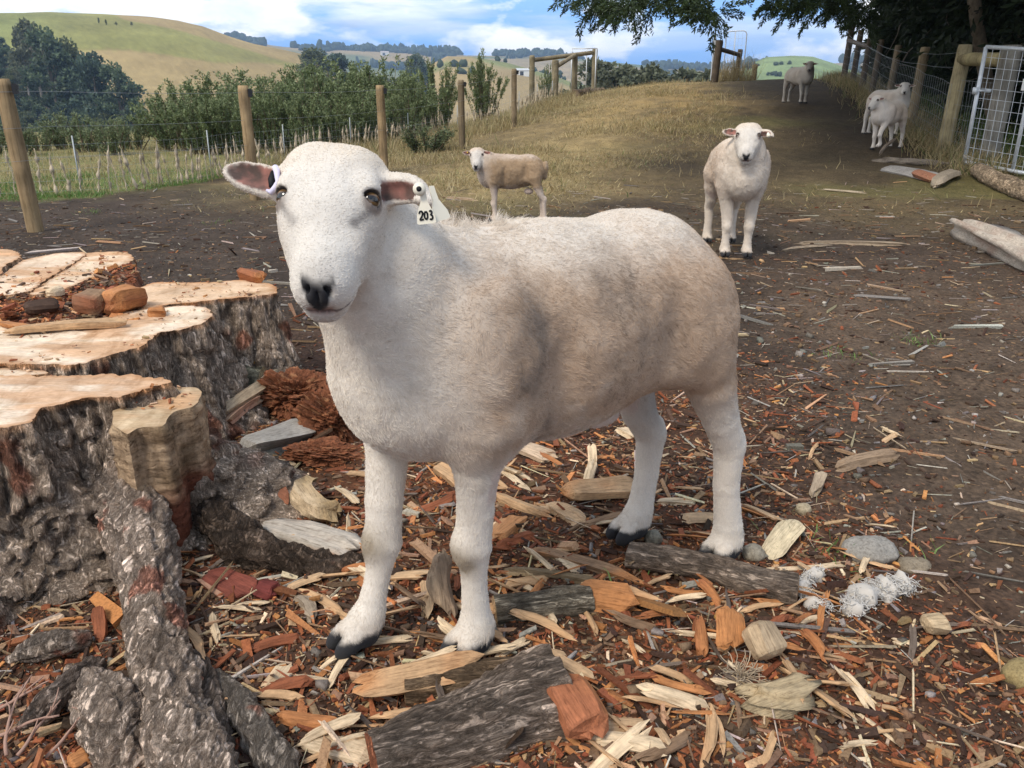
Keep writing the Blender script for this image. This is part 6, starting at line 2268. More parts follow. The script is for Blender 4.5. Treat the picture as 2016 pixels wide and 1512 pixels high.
# ---- right fence
RB = [(1855, 306, 88, 0.095, (0.36, 0.30, 0.18)), (1787, 272, 93, 0.075, (0.285, 0.22, 0.135)), (1742, 236, 89, 0.065, (0.225, 0.175, 0.115)),
      (1712, 205, 78, 0.060, (0.15, 0.115, 0.08)), (1694, 185, 65, 0.062, (0.13, 0.098, 0.07)), (1676, 172, 59, 0.065, (0.13, 0.098, 0.07)), (1660, 157, 44, 0.075, (0.15, 0.11, 0.08))]
_a = np.array([6.16, 11.7])
_e = np.array([8.40, 21.5])
RP = []
for (u, v, vt, r, c) in RB:
    # each post stands where its own sight line crosses the straight run of the fence
    d = ray(u, v)
    n_ = np.array([-(_e - _a)[1], (_e - _a)[0]])
    s = (n_ @ _a) / (n_ @ d[:2])
    x, y = d[0] * s, d[1] * s
    b = np.array([x, y, gz1(x, y)])
    dt = ray(u, vt)
    RP.append((b, CAM_H + dt[2] / dt[1] * y - b[2], r, c))
rf = link('netting_fence', None, None, RP[0][0])
tag(rf, 'post and netting fence running up the right side under the conifer', 'fence')
o0 = RP[0][0]
for k, (b, h, r, c) in enumerate(RP):
    vpost(rf, b - o0, min(max(h, 1.1), 1.5), r, 460 + k, (0.05, 0), col=c)
for f in (0.93, 0.80):
    m = MB()
    wire_line(m, [b - o0 + np.array([-0.05, -0.06, min(max(h, 1.1), 1.5) * f]) for b, h, r, c in RP], 0.0022, 0.01)
    m.build('wire', M_WIRE, rf)
rail(rf, RP[-1][0] - o0 + (0, 0, 0.95), RP[-3][0] - o0 + (0, 0, 0.92), 0.05, 471, 'brace_rail', (0.14, 0.105, 0.08))
m = MB()
rl = [p[0] for p in RP]
RLEN = sum(np.linalg.norm((b - a)[:2]) for a, b in zip(rl[:-1], rl[1:]))
for hz_ in (0.05, 0.16, 0.28, 0.42, 0.58, 0.76, 0.92):
    wire_line(m, [along(rl, s)[0] - o0 + np.array([-0.07, -0.05, hz_]) for s in np.linspace(0, RLEN, 20)], 0.0017, 0.0)
for s in np.arange(0, RLEN, 0.125):
    q = along(rl, s)[0] - o0 + np.array([-0.07, -0.05, 0])
    w = 0.012 * vnoise(np.array([[s * 3, 1, 1]]), 3)[0]
    m.tube(np.array([q + (0, 0, 0.03), q + (w, w, 0.4), q + (0, 0, 0.93)]), 0.0016, 5, (1, 1, 1), False)
m.build('netting', M_WIRE, rf)
# gate strainer: second post, the thick cross rail, netting between
G1 = np.array([6.10, 10.75, 0])
G1[2] = gz1(*G1[:2])
GP = np.array([far_base(1968, 10.9)[0], 10.9, 0])
GP[2] = gz1(*GP[:2])
vpost(rf, GP - o0, 1.44, 0.12, 480, (0.02, 0), name='gate_post', col=(0.27, 0.25, 0.215))
rail(rf, RP[0][0] - o0 + np.array([0.03, -0.02, RP[0][1] * 0.87]), GP - o0 + np.array([-0.03, 0, 1.27]), 0.085, 481, 'cross_rail', (0.37, 0.31, 0.17))
m = MB()
_q0, _q1 = RP[0][0] - o0, GP - o0
for hz_ in (0.05, 0.18, 0.32, 0.48, 0.66, 0.84, 0.98):
    wire_line(m, [_q0 + np.array([0, -0.09, hz_]), _q1 + np.array([0, -0.13, hz_])], 0.0017, 0.01)
for t in np.linspace(0.06, 0.95, 13):
    q = _q0 + (_q1 - _q0) * t + np.array([0, -0.11, 0])
    m.tube(np.array([q + (0, 0, 0.03), q + (_r.normal(0, 0.012), 0, 0.5), q + (0, 0, 0.98)]), 0.0016, 5, (1, 1, 1), False)
m.build('netting', M_WIRE, rf)
# the mesh gate, open towards the camera
GA = far_base(1921, 10.4) + (0, 0, 0.03)
GB = far_base(2125, 9.35) + (0, 0, -0.02)
gate = pipe_gate('galvanised mesh gate standing open at the right', GA, GB, 1.40, [0.52], 0.024, (12, 11), name='mesh_gate')
m = MB()
m.tube(np.array([(-0.03, 0.0, 0.86), (-0.03, 0, 0.94)]), 0.034, 14, (1, 1, 1))
m.tube(np.array([(0.0, -0.02, 0.90), (0.10, -0.01, 0.90)]), 0.016, 10, (1, 1, 1))
m.tube(np.array([(0.09, -0.02, 0.90), (0.09, -0.10, 0.90)]), 0.022, 10, (1, 1, 1))
m.build('latch', M_GALV, gate)
m = MB()
_gd = nrm(GB - GA)
_sp = GA + _gd * 0.66 + np.array([-0.03, 0, 1.03])
m.box((0, 0, 0), (0.006, 0.20, 0.13), rotz(math.atan2(_gd[1], _gd[0]) - pi / 2), (1, 1, 1))
tag(m.build('sign_plate', M_SIGN, None, _sp, smooth=False), 'small white plate fixed to the mesh gate', 'sign')
m = MB()
_t0 = GA + np.array([0, 0, 0.03])
a = np.linspace(0, 4 * pi, 60)
m.tube(np.stack([0.07 * np.cos(a) - 0.02, -0.1 + 0.05 * np.sin(a) - 0.01 * a, 0.10 * np.sin(a * 0.5 + 0.4) + 0.01], 1), 0.006, 7, (0.5, 0.46, 0.4), False)
tag(m.build('rope', M_STRAND, None, _t0), 'frayed pale twine tying the mesh gate to the pole below', 'twine')

# ------------------------------------------------------------------ plants and trees
def leaf_mat(name, rough=0.6, trans=0.25):
    g = G(name, rough, 0.3)
    a = g.attr()
    g.base(a)
    out = g.t.nodes['Material Output']
    tr = g.n('ShaderNodeBsdfTranslucent')
    g.put(tr.inputs['Color'], a)
    mx = g.n('ShaderNodeMixShader')
    mx.inputs[0].default_value = trans
    g.t.links.new(g.b.outputs[0], mx.inputs[1])
    g.t.links.new(tr.outputs[0], mx.inputs[2])
    g.t.links.new(mx.outputs[0], out.inputs['Surface'])
    return g.m


M_LEAF = leaf_mat('leaves')
g = G('tree_bark', 0.9, 0.15)
_n1 = g.noise(g.coord('Object', (1, 1, 0.25)), 22, 6, 0.7)
g.base(g.mix(1.0, g.attr(), g.ramp(_n1, [(0.3, (0.5, 0.5, 0.5)), (0.7, (1.3, 1.3, 1.3))]), 'MULTIPLY'))
g.bump(_n1, 0.7, 0.02)
M_TBARK = g.m


def leaf_quads(P, D, L, Wd, C, r, fold=0.0):
    """one pointed leaf (a kite of two triangles) at each P along D"""
    n = len(P)
    D = nrm(D)
    S_ = nrm(np.cross(D, r.normal(0, 1, (n, 3))))
    L, Wd = np.broadcast_to(L, (n,)), np.broadcast_to(Wd, (n,))
    V = np.stack([P, P + D * (L * 0.5)[:, None] + S_ * (Wd / 2)[:, None], P + D * L[:, None], P + D * (L * 0.5)[:, None] - S_ * (Wd / 2)[:, None]], 1)
    Q = np.arange(n * 4).reshape(n, 4)
    return V.reshape(-1, 3), Q, np.repeat(C, 4, 0)


def shrub_meshes(seed, h=2.2, w=1.35, nst=40, per=266, leafL=0.085, col=(0.125, 0.165, 0.065), tipc=(0.33, 0.37, 0.19), upright=0.8):
    """a many-stemmed upright shrub: stems, then leaves set along twigs"""
    r = np.random.default_rng(seed)
    st, lf = MB(), MB()
    for k in range(nst):
        a, s = r.uniform(0, 2 * pi), r.random() ** 0.5
        foot = np.array([cos(a), sin(a), 0]) * s * w * 0.35
        top = np.array([cos(a) * s * w * r.uniform(0.6, 1.05), sin(a) * s * w * r.uniform(0.6, 1.05), h * (1.0 - 0.42 * s ** 2) * r.uniform(0.72, 1.04)])
        t = np.linspace(0, 1, 9)
        pts = foot + (top - foot) * t[:, None]
        pts[:, :2] += (0.07 * np.cumsum(r.normal(0, 0.35, (9, 2)), 0)) * t[:, None]
        st.tube(pts, np.linspace(0.018, 0.004, 9), 5, (0.17, 0.125, 0.085), False)
        for j in range(7):
            b0 = r.uniform(0.08, 1.0)
            q = np.array([np.interp(b0, t, pts[:, i]) for i in range(3)])
            d = nrm(np.array([r.normal(), r.normal(), 0]) * (1 - upright) + np.array([0, 0, upright]) + 0.3 * nrm(q * (1, 1, 0)))
            Lb = r.uniform(0.16, 0.42) * h * 0.4
            m = per // 7
            u = r.random(m) ** 0.8
            P = q + d * (u * Lb)[:, None] + r.normal(0, 0.035, (m, 3))
            D = d * 0.6 + r.normal(0, 0.7, (m, 3)) + (0, 0, 0.25)
            shade = r.uniform(0.65, 1.25, m)[:, None]
            mixv = np.clip(u * 0.55 * b0 + r.normal(0, 0.22, m), 0, 1)[:, None]
            C = (np.array(col) + (np.array(tipc) - col) * mixv) * shade
            lf.add(*leaf_quads(P, D, leafL * r.uniform(0.7, 1.3, m), leafL * 0.42, C, r)[:2], None, np.repeat(C, 4, 0))
    return st.mesh('stems', M_TBARK), lf.mesh('foliage', M_LEAF, False)


def thing(name, label, cat, loc, meshes, group=None, rot=0.0, sc=1.0):
    o = link(name, None, None, loc, (0, 0, rot))
    o.scale = (sc, sc, sc) if not hasattr(sc, '__len__') else sc
    tag(o, label, cat, group)
    for n_, me in meshes:
        link(n_, me, o)
    return o


_sp = [shrub_meshes(900 + k) for k in range(4)]
_sl = [shrub_meshes(920 + k, 1.05, 0.55, 15, 170, 0.06, (0.13, 0.165, 0.075), (0.26, 0.29, 0.16)) for k in range(2)]


def stand_at(u, y):
    d = ray(u, 200)
    x = d[0] / d[1] * y
    return np.array([x, y, gz1(x, y) - 0.03])


def top_scale(u, y, vt, h):
    p = stand_at(u, y)
    d = ray(u, vt)
    return (CAM_H + d[2] / d[1] * y - p[2]) / h


for k, (u, y, vt, wd) in enumerate([(352, 17.0, 160, 1.0), (425, 18.5, 148, 1.05), (395, 15.8, 178, 0.85), (500, 17.5, 148, 1.0), (470, 20.0, 142, 1.1), (565, 19.5, 137, 1.05), (545, 16.2, 165, 0.8),
                                    (630, 18.5, 130, 1.0), (690, 20.5, 124, 1.05), (655, 16.0, 170, 0.85), (740, 18.8, 122, 1.0), (785, 20.5, 128, 1.0), (720, 16.5, 178, 0.8), (805, 18.0, 150, 0.7), (325, 18.5, 178, 0.8), (455, 16.0, 185, 0.8), (600, 21.0, 132, 1.0), (600, 15.6, 190, 0.75), (780, 17.0, 172, 0.7), (665, 21.5, 122, 1.0)]):
    s = top_scale(u, y, vt, 2.15)
    thing('shrub', 'tall grey-green shrub in the thicket beyond the left fence', 'shrub', stand_at(u, y), [('stems', _sp[k % 4][0]), ('foliage', _sp[k % 4][1])], 'shrubs of the thicket', k * 1.9, (s * wd * 1.2, s * wd * 1.2, s))
for k, (u, y, vt, lb) in enumerate([(20, 15.5, 232, 'low'), (62, 16.5, 238, 'low'), (112, 17.0, 212, 'low'), (150, 16.2, 216, 'low'), (205, 15.2, 226, 'low'), (252, 17.2, 214, 'low'), (-40, 15.0, 236, 'low')]):
    s = top_scale(u, y, vt, 1.03)
    thing('shrub', 'small pale green shrub in the open grass left of the thicket', 'shrub', stand_at(u, y), [('stems', _sl[k % 2][0]), ('foliage', _sl[k % 2][1])], 'small shrubs beyond the left fence', k * 2.3, (s * 1.15, s * 1.15, s))
for lb, u, y, vt, k, wd in (('shrub standing alone just right of the thicket', 862, 22.0, 120, 1, 0.72), ('rounded dark green bushy shrub before the tan hills', 952, 24.0, 105, 2, 0.66), ('thin shrub growing between the strainer posts', 1078, 26.0, 128, 0, 0.5)):
    s = top_scale(u, y, vt, 2.15)
    thing('shrub', lb, 'shrub', stand_at(u, y), [('stems', _sp[k][0]), ('foliage', _sp[k][1])], None, k, (s * wd, s * wd, s))
thing('shrub', 'low spreading grey shrub at the right foot of the thicket', 'shrub', stand_at(838, 14.5), [('stems', _sl[0][0]), ('foliage', _sl[0][1])], None, 1.0, (1.3, 1.0, 0.55))


# ---- broadleaf and gum trees
def tree_meshes(seed, h=10.0, w=4.0, clumps=46, per=70, leaf=0.5, col=(0.045, 0.066, 0.030), tip=(0.085, 0.11, 0.05), low=0.12, gum=False):
    r = np.random.default_rng(seed)
    tr, cr = MB(), MB()
    lean = r.normal(0, 0.03, 2) * h
    tr.tube(np.array([(0, 0, -0.5), (lean[0] * 0.3, lean[1] * 0.3, h * 0.3), (lean[0], lean[1], h * 0.8)]), np.array([0.035, 0.026, 0.008]) * h * 0.7, 8, (0.20, 0.165, 0.13) if not gum else (0.33, 0.29, 0.25), False)
    for k in range(clumps):
        z = low + (1 - low) * r.random() ** 0.8
        rad = w * 0.5 * (sin(pi * min(1, (z - low * 0.6) / (1.02 - low * 0.6)) ** 0.85) ** 0.6) * r.uniform(0.3, 1.0)
        a = r.uniform(0, 2 * pi)
        c = np.array([cos(a) * rad + lean[0] * z, sin(a) * rad + lean[1] * z, z * h])
        cs = w * r.uniform(0.10, 0.20) * (0.75 if gum else 1)
        if k % 3 == 0:
            tr.tube(np.array([(lean[0] * z * 0.6, lean[1] * z * 0.6, z * h * 0.62), c * (0.6, 0.6, 0.95), c]), [0.012 * h * 0.6, 0.006 * h * 0.6, 0.002 * h], 5, (0.22, 0.18, 0.14), False)
        d = nrm(r.normal(0, 1, (per, 3)))
        P = c + d * cs * (r.random((per, 1)) ** 0.33) * (1, 1, 0.72)
        tone = r.uniform(0.7, 1.25)
        up = np.clip(0.5 + 0.5 * d[:, 2:] + r.normal(0, 0.2, (per, 1)), 0, 1)  # tops of the leaf clumps painted lighter, as if lit from above
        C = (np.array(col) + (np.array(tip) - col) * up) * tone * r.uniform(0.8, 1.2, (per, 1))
        cr.add(*leaf_quads(P, r.normal(0, 1, (per, 3)) + d * 0.8, leaf * r.uniform(0.6, 1.3, per), leaf * 0.7, C, r)[:2], None, np.repeat(C, 4, 0))
    return tr.mesh('trunk', M_TBARK), cr.mesh('crown', M_LEAF, False)


_td = [tree_meshes(940 + k, 10, 6.2, 40, 110, 0.44, *c_) for k, c_ in enumerate((((0.036, 0.062, 0.040), (0.125, 0.165, 0.085)), ((0.050, 0.070, 0.034), (0.165, 0.185, 0.085)), ((0.032, 0.054, 0.042), (0.10, 0.145, 0.095))))]
_tg = [tree_meshes(950 + k, 10, 5.5, 34, 60, 0.42, (0.075, 0.088, 0.05), (0.14, 0.15, 0.09), 0.35, True) for k in range(2)]


def tree_at(label, u, vb, vt, kind, k, group=None, wd=1.0, dist=None):
    p = at_ground(u, vb, 2500) if dist is None else None
    if dist is not None:
        d = ray(u, vb)
        x = d[0] / d[1] * dist
        p = np.array([x, dist, 0])
    z = float(ground_z(p[0], p[1]))
    d = ray(u, vt)
    h = max(2.0, CAM_H + d[2] / d[1] * p[1] - z)
    me = (_td if kind == 'd' else _tg)[k % (3 if kind == 'd' else 2)]
    s = h / 10.2
    return thing('gum_tree' if kind == 'g' else 'tree', label, 'tree', (p[0], p[1], z - 0.1), [('trunk', me[0]), ('crown', me[1])], group, k * 1.3, (s * wd, s * wd, s))


_r = np.random.default_rng(55)
# the dark wood on the near side of the valley: its upper edge falls to the right
n_ = 0
for y in np.linspace(225, 120, 10):
    for x in np.arange(-150, 420, 30):
        u = x + _r.uniform(-12, 12)
        lim = 98 + max(0, u - 120) * 0.34 if u > 120 else 92 + 8 * sin(u * 0.05)
        edge = 330 - (225 - y) * 0.55
        if u > edge or y - 28 < lim - 12:
            continue
        dist = 150 + (225 - y) * 1.05 + _r.uniform(-5, 5)
        hgt = _r.uniform(5.5, 9.0)
        d = ray(u, 200)
        xx = d[0] / d[1] * dist
        zz = float(ground_z(xx, dist))
        me = _td[n_ % 3]
        s = hgt / 10
        thing('tree', 'dark green tree in the dense wood on the valley side', 'tree', (xx, dist, zz - 0.3), [('trunk', me[0]), ('crown', me[1])], 'trees of the dark valley wood', n_ * 1.7, (s * 1.15, s * 1.15, s))
        n_ += 1
for lb, u, vb, vt, kd, k, wd, dist in (
        ('tall gum with an open crown above the left post', 72, 125, 40, 'g', 0, 0.75, 215), ('slimmer gum leaning left of the tall open gum', 42, 112, 54, 'g', 1, 0.6, 222),
        ('big dark bushy tree right of the tall gum', 104, 150, 58, 'd', 0, 0.95, 205), ('dark tree standing at the right shoulder of the wood', 140, 140, 78, 'd', 1, 0.7, 208),
        ('dark tree in the middle of the wood, with a pointed crown', 178, 150, 106, 'd', 2, 0.9, 195), ('dark tree at the right end of the wood', 236, 190, 128, 'd', 0, 0.9, 190),
        ('lone round tree on the green hillside', 267, 104, 78, 'g', 1, 1.0, 330), ('tiny dark conifer on the hillside left of the lone round tree', 203, 96, 86, 'd', 2, 0.7, 330),
        ('second tiny dark conifer on the hillside beside the first', 217, 97, 89, 'd', 1, 0.7, 328), ('small pale bush on the hillside between conifers and lone tree', 237, 100, 90, 'g', 0, 1.0, 326),
        ('broad dark tree at the right end of the green hill', 622, 150, 96, 'd', 1, 1.5, 290), ('dark tree clump right of the broad dark tree', 664, 150, 106, 'd', 2, 1.2, 300),
        ('small dark conifer among the tan fields', 826, 132, 107, 'd', 0, 0.9, 420), ('smaller dark tree right of the small dark conifer', 814, 133, 112, 'd', 1, 1.0, 425)):
    tree_at(lb, u, vb, vt, kd, k, None, wd, dist)
for k in range(17):
    u = 1175 + k * 16.5 + _r.uniform(-6, 6)
    vt = 120 + 22 * abs(sin(k * 0.9)) + (k > 8) * 10 + _r.uniform(-3, 6)
    tree_at('grey-green gum tree rising from the valley behind the crest', u, 200, vt, 'g', k, 'gum trees behind the crest', 1.2, 95 + _r.uniform(-8, 25))

# distant woods along the far ridges, seen as one dark line
_mb = MB()
th = np.linspace(0, pi, 6)[1:-1]
ph = np.linspace(0, 2 * pi, 8, endpoint=False)
_uq = np.array([(sin(t) * cos(p), sin(t) * sin(p), cos(t)) for t in th for p in ph] + [(0, 0, 1), (0, 0, -1)])
_bq = [(i_ * 8 + j_, (i_ + 1) * 8 + j_, (i_ + 1) * 8 + (j_ + 1) % 8, i_ * 8 + (j_ + 1) % 8) for i_ in range(3) for j_ in range(8)]
_bt = [(32, j_, (j_ + 1) % 8) for j_ in range(8)] + [(33, 24 + (j_ + 1) % 8, 24 + j_) for j_ in range(8)]


def crown_blob(x, y, z, w, h, r):
    for _k in range(3):
        one_blob(x + r.normal(0, 0.42) * w, y + r.normal(0, 0.3) * w, z - 0.12 * h, w * r.uniform(0.45, 0.85), h * r.uniform(0.5, 1.0), r)


def one_blob(x, y, z, w, h, r):
    V = _uq * (1 + 0.55 * fbm(_uq * 2.1 + r.random() * 90, 2, int(r.integers(99))))[:, None]
    c = np.array((0.050, 0.070, 0.036)) * r.uniform(0.7, 1.3)
    _mb.add(V * (w / 2, w / 2, h * 0.55) + (x, y, z + h * 0.48), _bq, _bt, c)


for k in range(1500):
    azr = _r.uniform(-0.42, 0.62)
    dist = _r.choice([1650, 1720, 1560, 1380, 1200], p=[0.45, 0.2, 0.15, 0.12, 0.08]) + _r.normal(0, 28)
    dens = vnoise(np.array([[azr * 22, dist * 0.004, 0]]), 5)[0]
    if dens < (-0.25 if dist > 1500 else 0.12):
        continue
    x, y = dist * sin(azr), dist * cos(azr)
    s = _r.uniform(7, 17) * (1.25 if dens > 0.3 else 1)
    crown_blob(x, y, float(ground_z(x, y)), s * _r.uniform(0.8, 1.5), s, _r)
for k in range(420):
    azr = _r.uniform(-0.30, 0.45)
    dist = _r.uniform(480, 1050)
    if vnoise(np.array([[azr * 16, dist * 0.008, 4]]), 6)[0] < 0.22:
        continue
    x, y = dist * sin(azr), dist * cos(azr)
    s = _r.uniform(3, 7)
    crown_blob(x, y, float(ground_z(x, y)), s * _r.uniform(0.9, 1.5), s, _r)
tag(_mb.build('distant_wood', M_LEAF), kind='stuff')

# farm buildings among the fields
g = G('painted_metal', 0.6, 0.3)
g.base(g.attr())
M_PAINT = g.m
for lb, u, v, dist, w_, d_, h_, wc, rc in (('small white farm shed with a dark opening among tan fields', 1028, 137, 520, 7.5, 5, 3.0, (0.72, 0.72, 0.70), (0.55, 0.56, 0.56)),
                                             ('long pale-roofed farm house below the far trees', 912, 109, 900, 24, 9, 4.0, (0.6, 0.57, 0.52), (0.66, 0.70, 0.66)),
                                             ('distant white house on the far ridge', 756, 83, 1500, 14, 8, 5.5, (0.7, 0.68, 0.64), (0.5, 0.42, 0.38))):
    d = ray(u, v)
    x = d[0] / d[1] * dist
    z = float(ground_z(x, dist))
    o = link('farm_building', None, None, (x, dist, z), (0, 0, 0.25))
    tag(o, lb, 'building')
    m = MB()
    m.box((0, 0, h_ / 2 - 0.3), (w_, d_, h_ + 0.6), None, wc)
    m.build('wall', M_PAINT, o, smooth=False)
    m = MB()
    q = h_
    V = [(-w_ / 2 - .3, -d_ / 2 - .3, q), (w_ / 2 + .3, -d_ / 2 - .3, q), (w_ / 2 + .3, d_ / 2 + .3, q), (-w_ / 2 - .3, d_ / 2 + .3, q), (-w_ / 2 - .3, 0, q + d_ * 0.24), (w_ / 2 + .3, 0, q + d_ * 0.24)]
    m.add(V, [(0, 1, 5, 4), (2, 3, 4, 5), (3, 2, 1, 0)], [(0, 4, 3), (1, 2, 5)], rc)
    m.build('roof', M_PAINT, o, smooth=False)
    m = MB()
    m.box((w_ * 0.18 - w_ * 0.3, -d_ / 2, h_ * 0.4), (w_ * 0.3, 0.12, h_ * 0.75), None, (0.03, 0.03, 0.035))
    m.build('door', M_PAINT, o, smooth=False)


# ---- the big conifer over the right fence
def spray_geo(r, L=0.8, nb=15, leaf=0.05, dens=9, droop=0.35):
    """a flat drooping spray of scale-leaved twigs, along +x"""
    V, D, S_ = [], [], []
    t = np.linspace(0.05, 1, nb)
    for k, tt in enumerate(t):
        sd = 1 if k % 2 else -1
        base = np.array([tt * L, 0, -droop * L * tt ** 2])
        ln = L * 0.42 * (1 - 0.75 * tt) * r.uniform(0.7, 1.2) + 0.04
        d = nrm(np.array([0.75, sd * 0.75, -0.18 + r.normal(0, 0.2)]))
        for q in np.linspace(0.12, 1, dens):
            V.append(base + d * ln * q + (0, 0, -0.25 * ln * q * q) + r.normal(0, 0.010 * L, 3))
            D.append(d + r.normal(0, 0.55, 3) + np.array([0.3, 0, -0.25]))
    V, D = np.array(V), np.array(D)
    return V, D


def conifer_sprays(pos, dirs, size, seed, leaf=0.055, wid=0.022, nb=15, dens=9, col=(0.022, 0.036, 0.014), tip=(0.055, 0.085, 0.026)):
    r = np.random.default_rng(seed)
    protos = [spray_geo(r, 1.0, nb, leaf, dens) for _ in range(8)]
    mb = MB()
    for p, d, s in zip(pos, dirs, size):
        PV, PD = protos[r.integers(8)]
        x = nrm(d)
        y = nrm(np.cross((0, 0, 1), x) + r.normal(0, 0.35, 3))
        y = nrm(y - x * (x @ y))
        R = np.stack([x, y, np.cross(x, y)], 0)
        P = PV @ R * s + p
        D = PD @ R
        n = len(P)
        tt = np.clip(PV[:, :1] * 0.6 + r.normal(0, 0.25, (n, 1)), 0, 1)
        C = (np.array(col) + (np.array(tip) - col) * tt) * r.uniform(0.7, 1.3)
        V, Q, CC = leaf_quads(P, D, leaf * r.uniform(0.7, 1.3, n) * (s / 0.5) ** 0.5, wid * (s / 0.5) ** 0.5, C, r)
        mb.add(V, Q, None, CC)
    return mb


con = link('conifer_tree', None, None, (0, 0, 0))
tag(con, 'huge dark conifer overhanging the right fence and the crest', 'tree')
TB = np.array([9.3, 14.6, gz1(9.3, 14.6)])
for k, (b, e, r0) in enumerate(((TB, (7.0, 13.6, 6.5), 0.30), (np.array([8.15, 13.5, 0.3]), (6.3, 13.0, 5.0), 0.115), (np.array([9.2, 12.6, 0.3]), (8.4, 12.0, 6.0), 0.13), (np.array([11.0, 17.5, 0.8]), (10.5, 17.5, 9.0), 0.40))):
    m = MB()
    pts = bend(np.array(b) - (0, 0, 0.3), e, 14, 0.05, 0.02, 700 + k)
    m.tube(pts, np.linspace(r0, r0 * 0.55, 14), 16, (0.21, 0.165, 0.115), False, 0.12, k)
    m.build('trunk', M_TBARK, con)
_r = np.random.default_rng(88)
# dead inner branches and twigs in the shade under the crown
m = MB()
for k in range(150):
    b = np.array([_r.uniform(7.4, 10.5), _r.uniform(11.5, 20), _r.uniform(0.9, 3.4)])
    e = b + np.array([_r.normal(-0.8, 0.8), _r.normal(-0.6, 0.9), _r.normal(0.1, 0.45)])
    if e[0] < 6.6 + 0.22 * (e[1] - 11):
        continue
    m.tube(bend(b, e, 9, 0.12, 0.0, 720 + k), np.linspace(0.016, 0.003, 9) * _r.uniform(0.4, 1.3), 5, (0.19, 0.16, 0.125), False)
m.build('dead_branches', M_TBARK, con)
# long limbs reaching left over the paddock
limbs = []
for k, (u, v, y, r0) in enumerate(((1235, -14, 9.6, 0.030), (1330, -22, 10.4, 0.034), (1410, -6, 9.4, 0.026), (1560, -10, 10.8, 0.034), (1640, 10, 11.6, 0.036), (1180, -18, 10.6, 0.022), (1690, 30, 13.0, 0.03))):
    e = at_y(u, v, y)
    b = np.array([8.0, 12.8 + 0.25 * k, 3.2 + 0.12 * k])
    pts = bend(b, e, 16, 0.04, 0.05, 760 + k)
    limbs.append((pts, r0))
    m = MB()
    m.tube(pts, np.linspace(r0 * 1.8, r0 * 0.35, 16), 8, (0.17, 0.13, 0.09), False)
    m.build('branch', M_TBARK, con)
pos, dirs, size = [], [], []
for (u, v, y, n, sp) in ((1172, 6, 10.4, 9, 22), (1208, 14, 10.2, 11, 24), (1240, 24, 9.8, 12, 20), (1285, 16, 10.4, 10, 20), (1335, 0, 10.2, 6, 16), (1368, 2, 9.6, 7, 16), (1395, 22, 9.3, 13, 16), (1408, 40, 9.4, 6, 8), (1560, 4, 10.6, 12, 20), (1600, 12, 11, 18, 24), (1640, 14, 11.4, 20, 24), (1684, 24, 12.4, 24, 22), (1706, 50, 13.0, 14, 12)):
    for _ in range(n):
        p = at_y(u + _r.normal(0, sp * 0.62), v - 16 + _r.normal(0, sp * 0.40), y + _r.normal(0, 0.35))
        pos.append(p)
        dirs.append((_r.normal(-0.45, 0.6), _r.normal(-0.1, 0.6), _r.normal(-0.12, 0.3)))
        size.append(_r.uniform(0.22, 0.40))
for pts, r0 in limbs:
    for _ in range(5):
        t = _r.uniform(0.5, 1.0)
        p = pts[int(t * 15)] + _r.normal(0, 0.10, 3)
        pos.append(p)
        dirs.append((_r.normal(-0.5, 0.6), _r.normal(-0.1, 0.7), _r.normal(0.05, 0.35)))
        size.append(_r.uniform(0.25, 0.5))
conifer_sprays(pos, dirs, size, 5, 0.060, 0.017, 17, 12).build('foliage', M_LEAF, con, smooth=False)
# the crown proper: a deep shell of sprays, hollow and dark inside
pos, dirs, size = [], [], []
while len(pos) < 2900:
    a, zz = _r.uniform(0, 2 * pi), _r.uniform(0.05, 1)
    c = np.array([12.2, 18.5, 2.0])
    d = nrm(np.array([cos(a) * math.sqrt(1 - zz * zz * 0.98), sin(a) * math.sqrt(1 - zz * zz * 0.98), zz]))
    rad = np.array([6.0, 8.8, 7.0]) * _r.uniform(0.70, 1.04)
    p = c + d * rad
    p[2] = max(p[2], 2.15 + 0.45 * fbm(np.array([[p[0] * 0.6, p[1] * 0.6, 0]]), 2, 4)[0] + 0.05 * _r.normal())
    if p[0] < 0.432 * p[1] + 0.45 + 0.25 * abs(_r.normal()) or p[2] < 3.6 and p[0] < 6.9 and p[1] < 13:
        continue
    pos.append(p)
    dirs.append(d * (1, 1, 0.3) + _r.normal(0, 0.45, 3) - (0, 0, 0.25))
    size.append(_r.uniform(0.7, 1.35))
# skirts: hanging down behind the fence, closing the view
for _ in range(3300):
    y = _r.uniform(11.0, 27.0)
    x = max(8.9 + 0.10 * (y - 12), 0.430 * y + 0.55) + abs(_r.normal(0, 1.1))
    z = _r.uniform(0.15, 3.6) + gz1(x, y) * 0.6
    pos.append(np.array([x, y, z]))
    dirs.append((_r.normal(-0.7, 0.5), _r.normal(-0.2, 0.6), _r.normal(-0.35, 0.3)))
    size.append(_r.uniform(0.6, 1.2))
# the wide roof of limbs high over the paddock
for _ in range(1700):
    y = _r.uniform(7.5, 22)
    x = _r.uniform(2.6 + 0.12 * (y - 7.5), 12)
    z = max(4.3, 0.19 * y + 1.6) + _r.uniform(0, 2.2)
    pos.append(np.array([x, y, z]))
    dirs.append((_r.normal(-0.5, 0.6), _r.normal(-0.2, 0.6), _r.normal(-0.1, 0.25)))
    size.append(_r.uniform(0.9, 1.5))
conifer_sprays(pos, dirs, size, 6, 0.10, 0.036, 13, 8, (0.016, 0.024, 0.011), (0.034, 0.050, 0.018)).build('crown', M_LEAF, con, smooth=False)  # darker than the limb foliage: inner shade put into the leaf colour

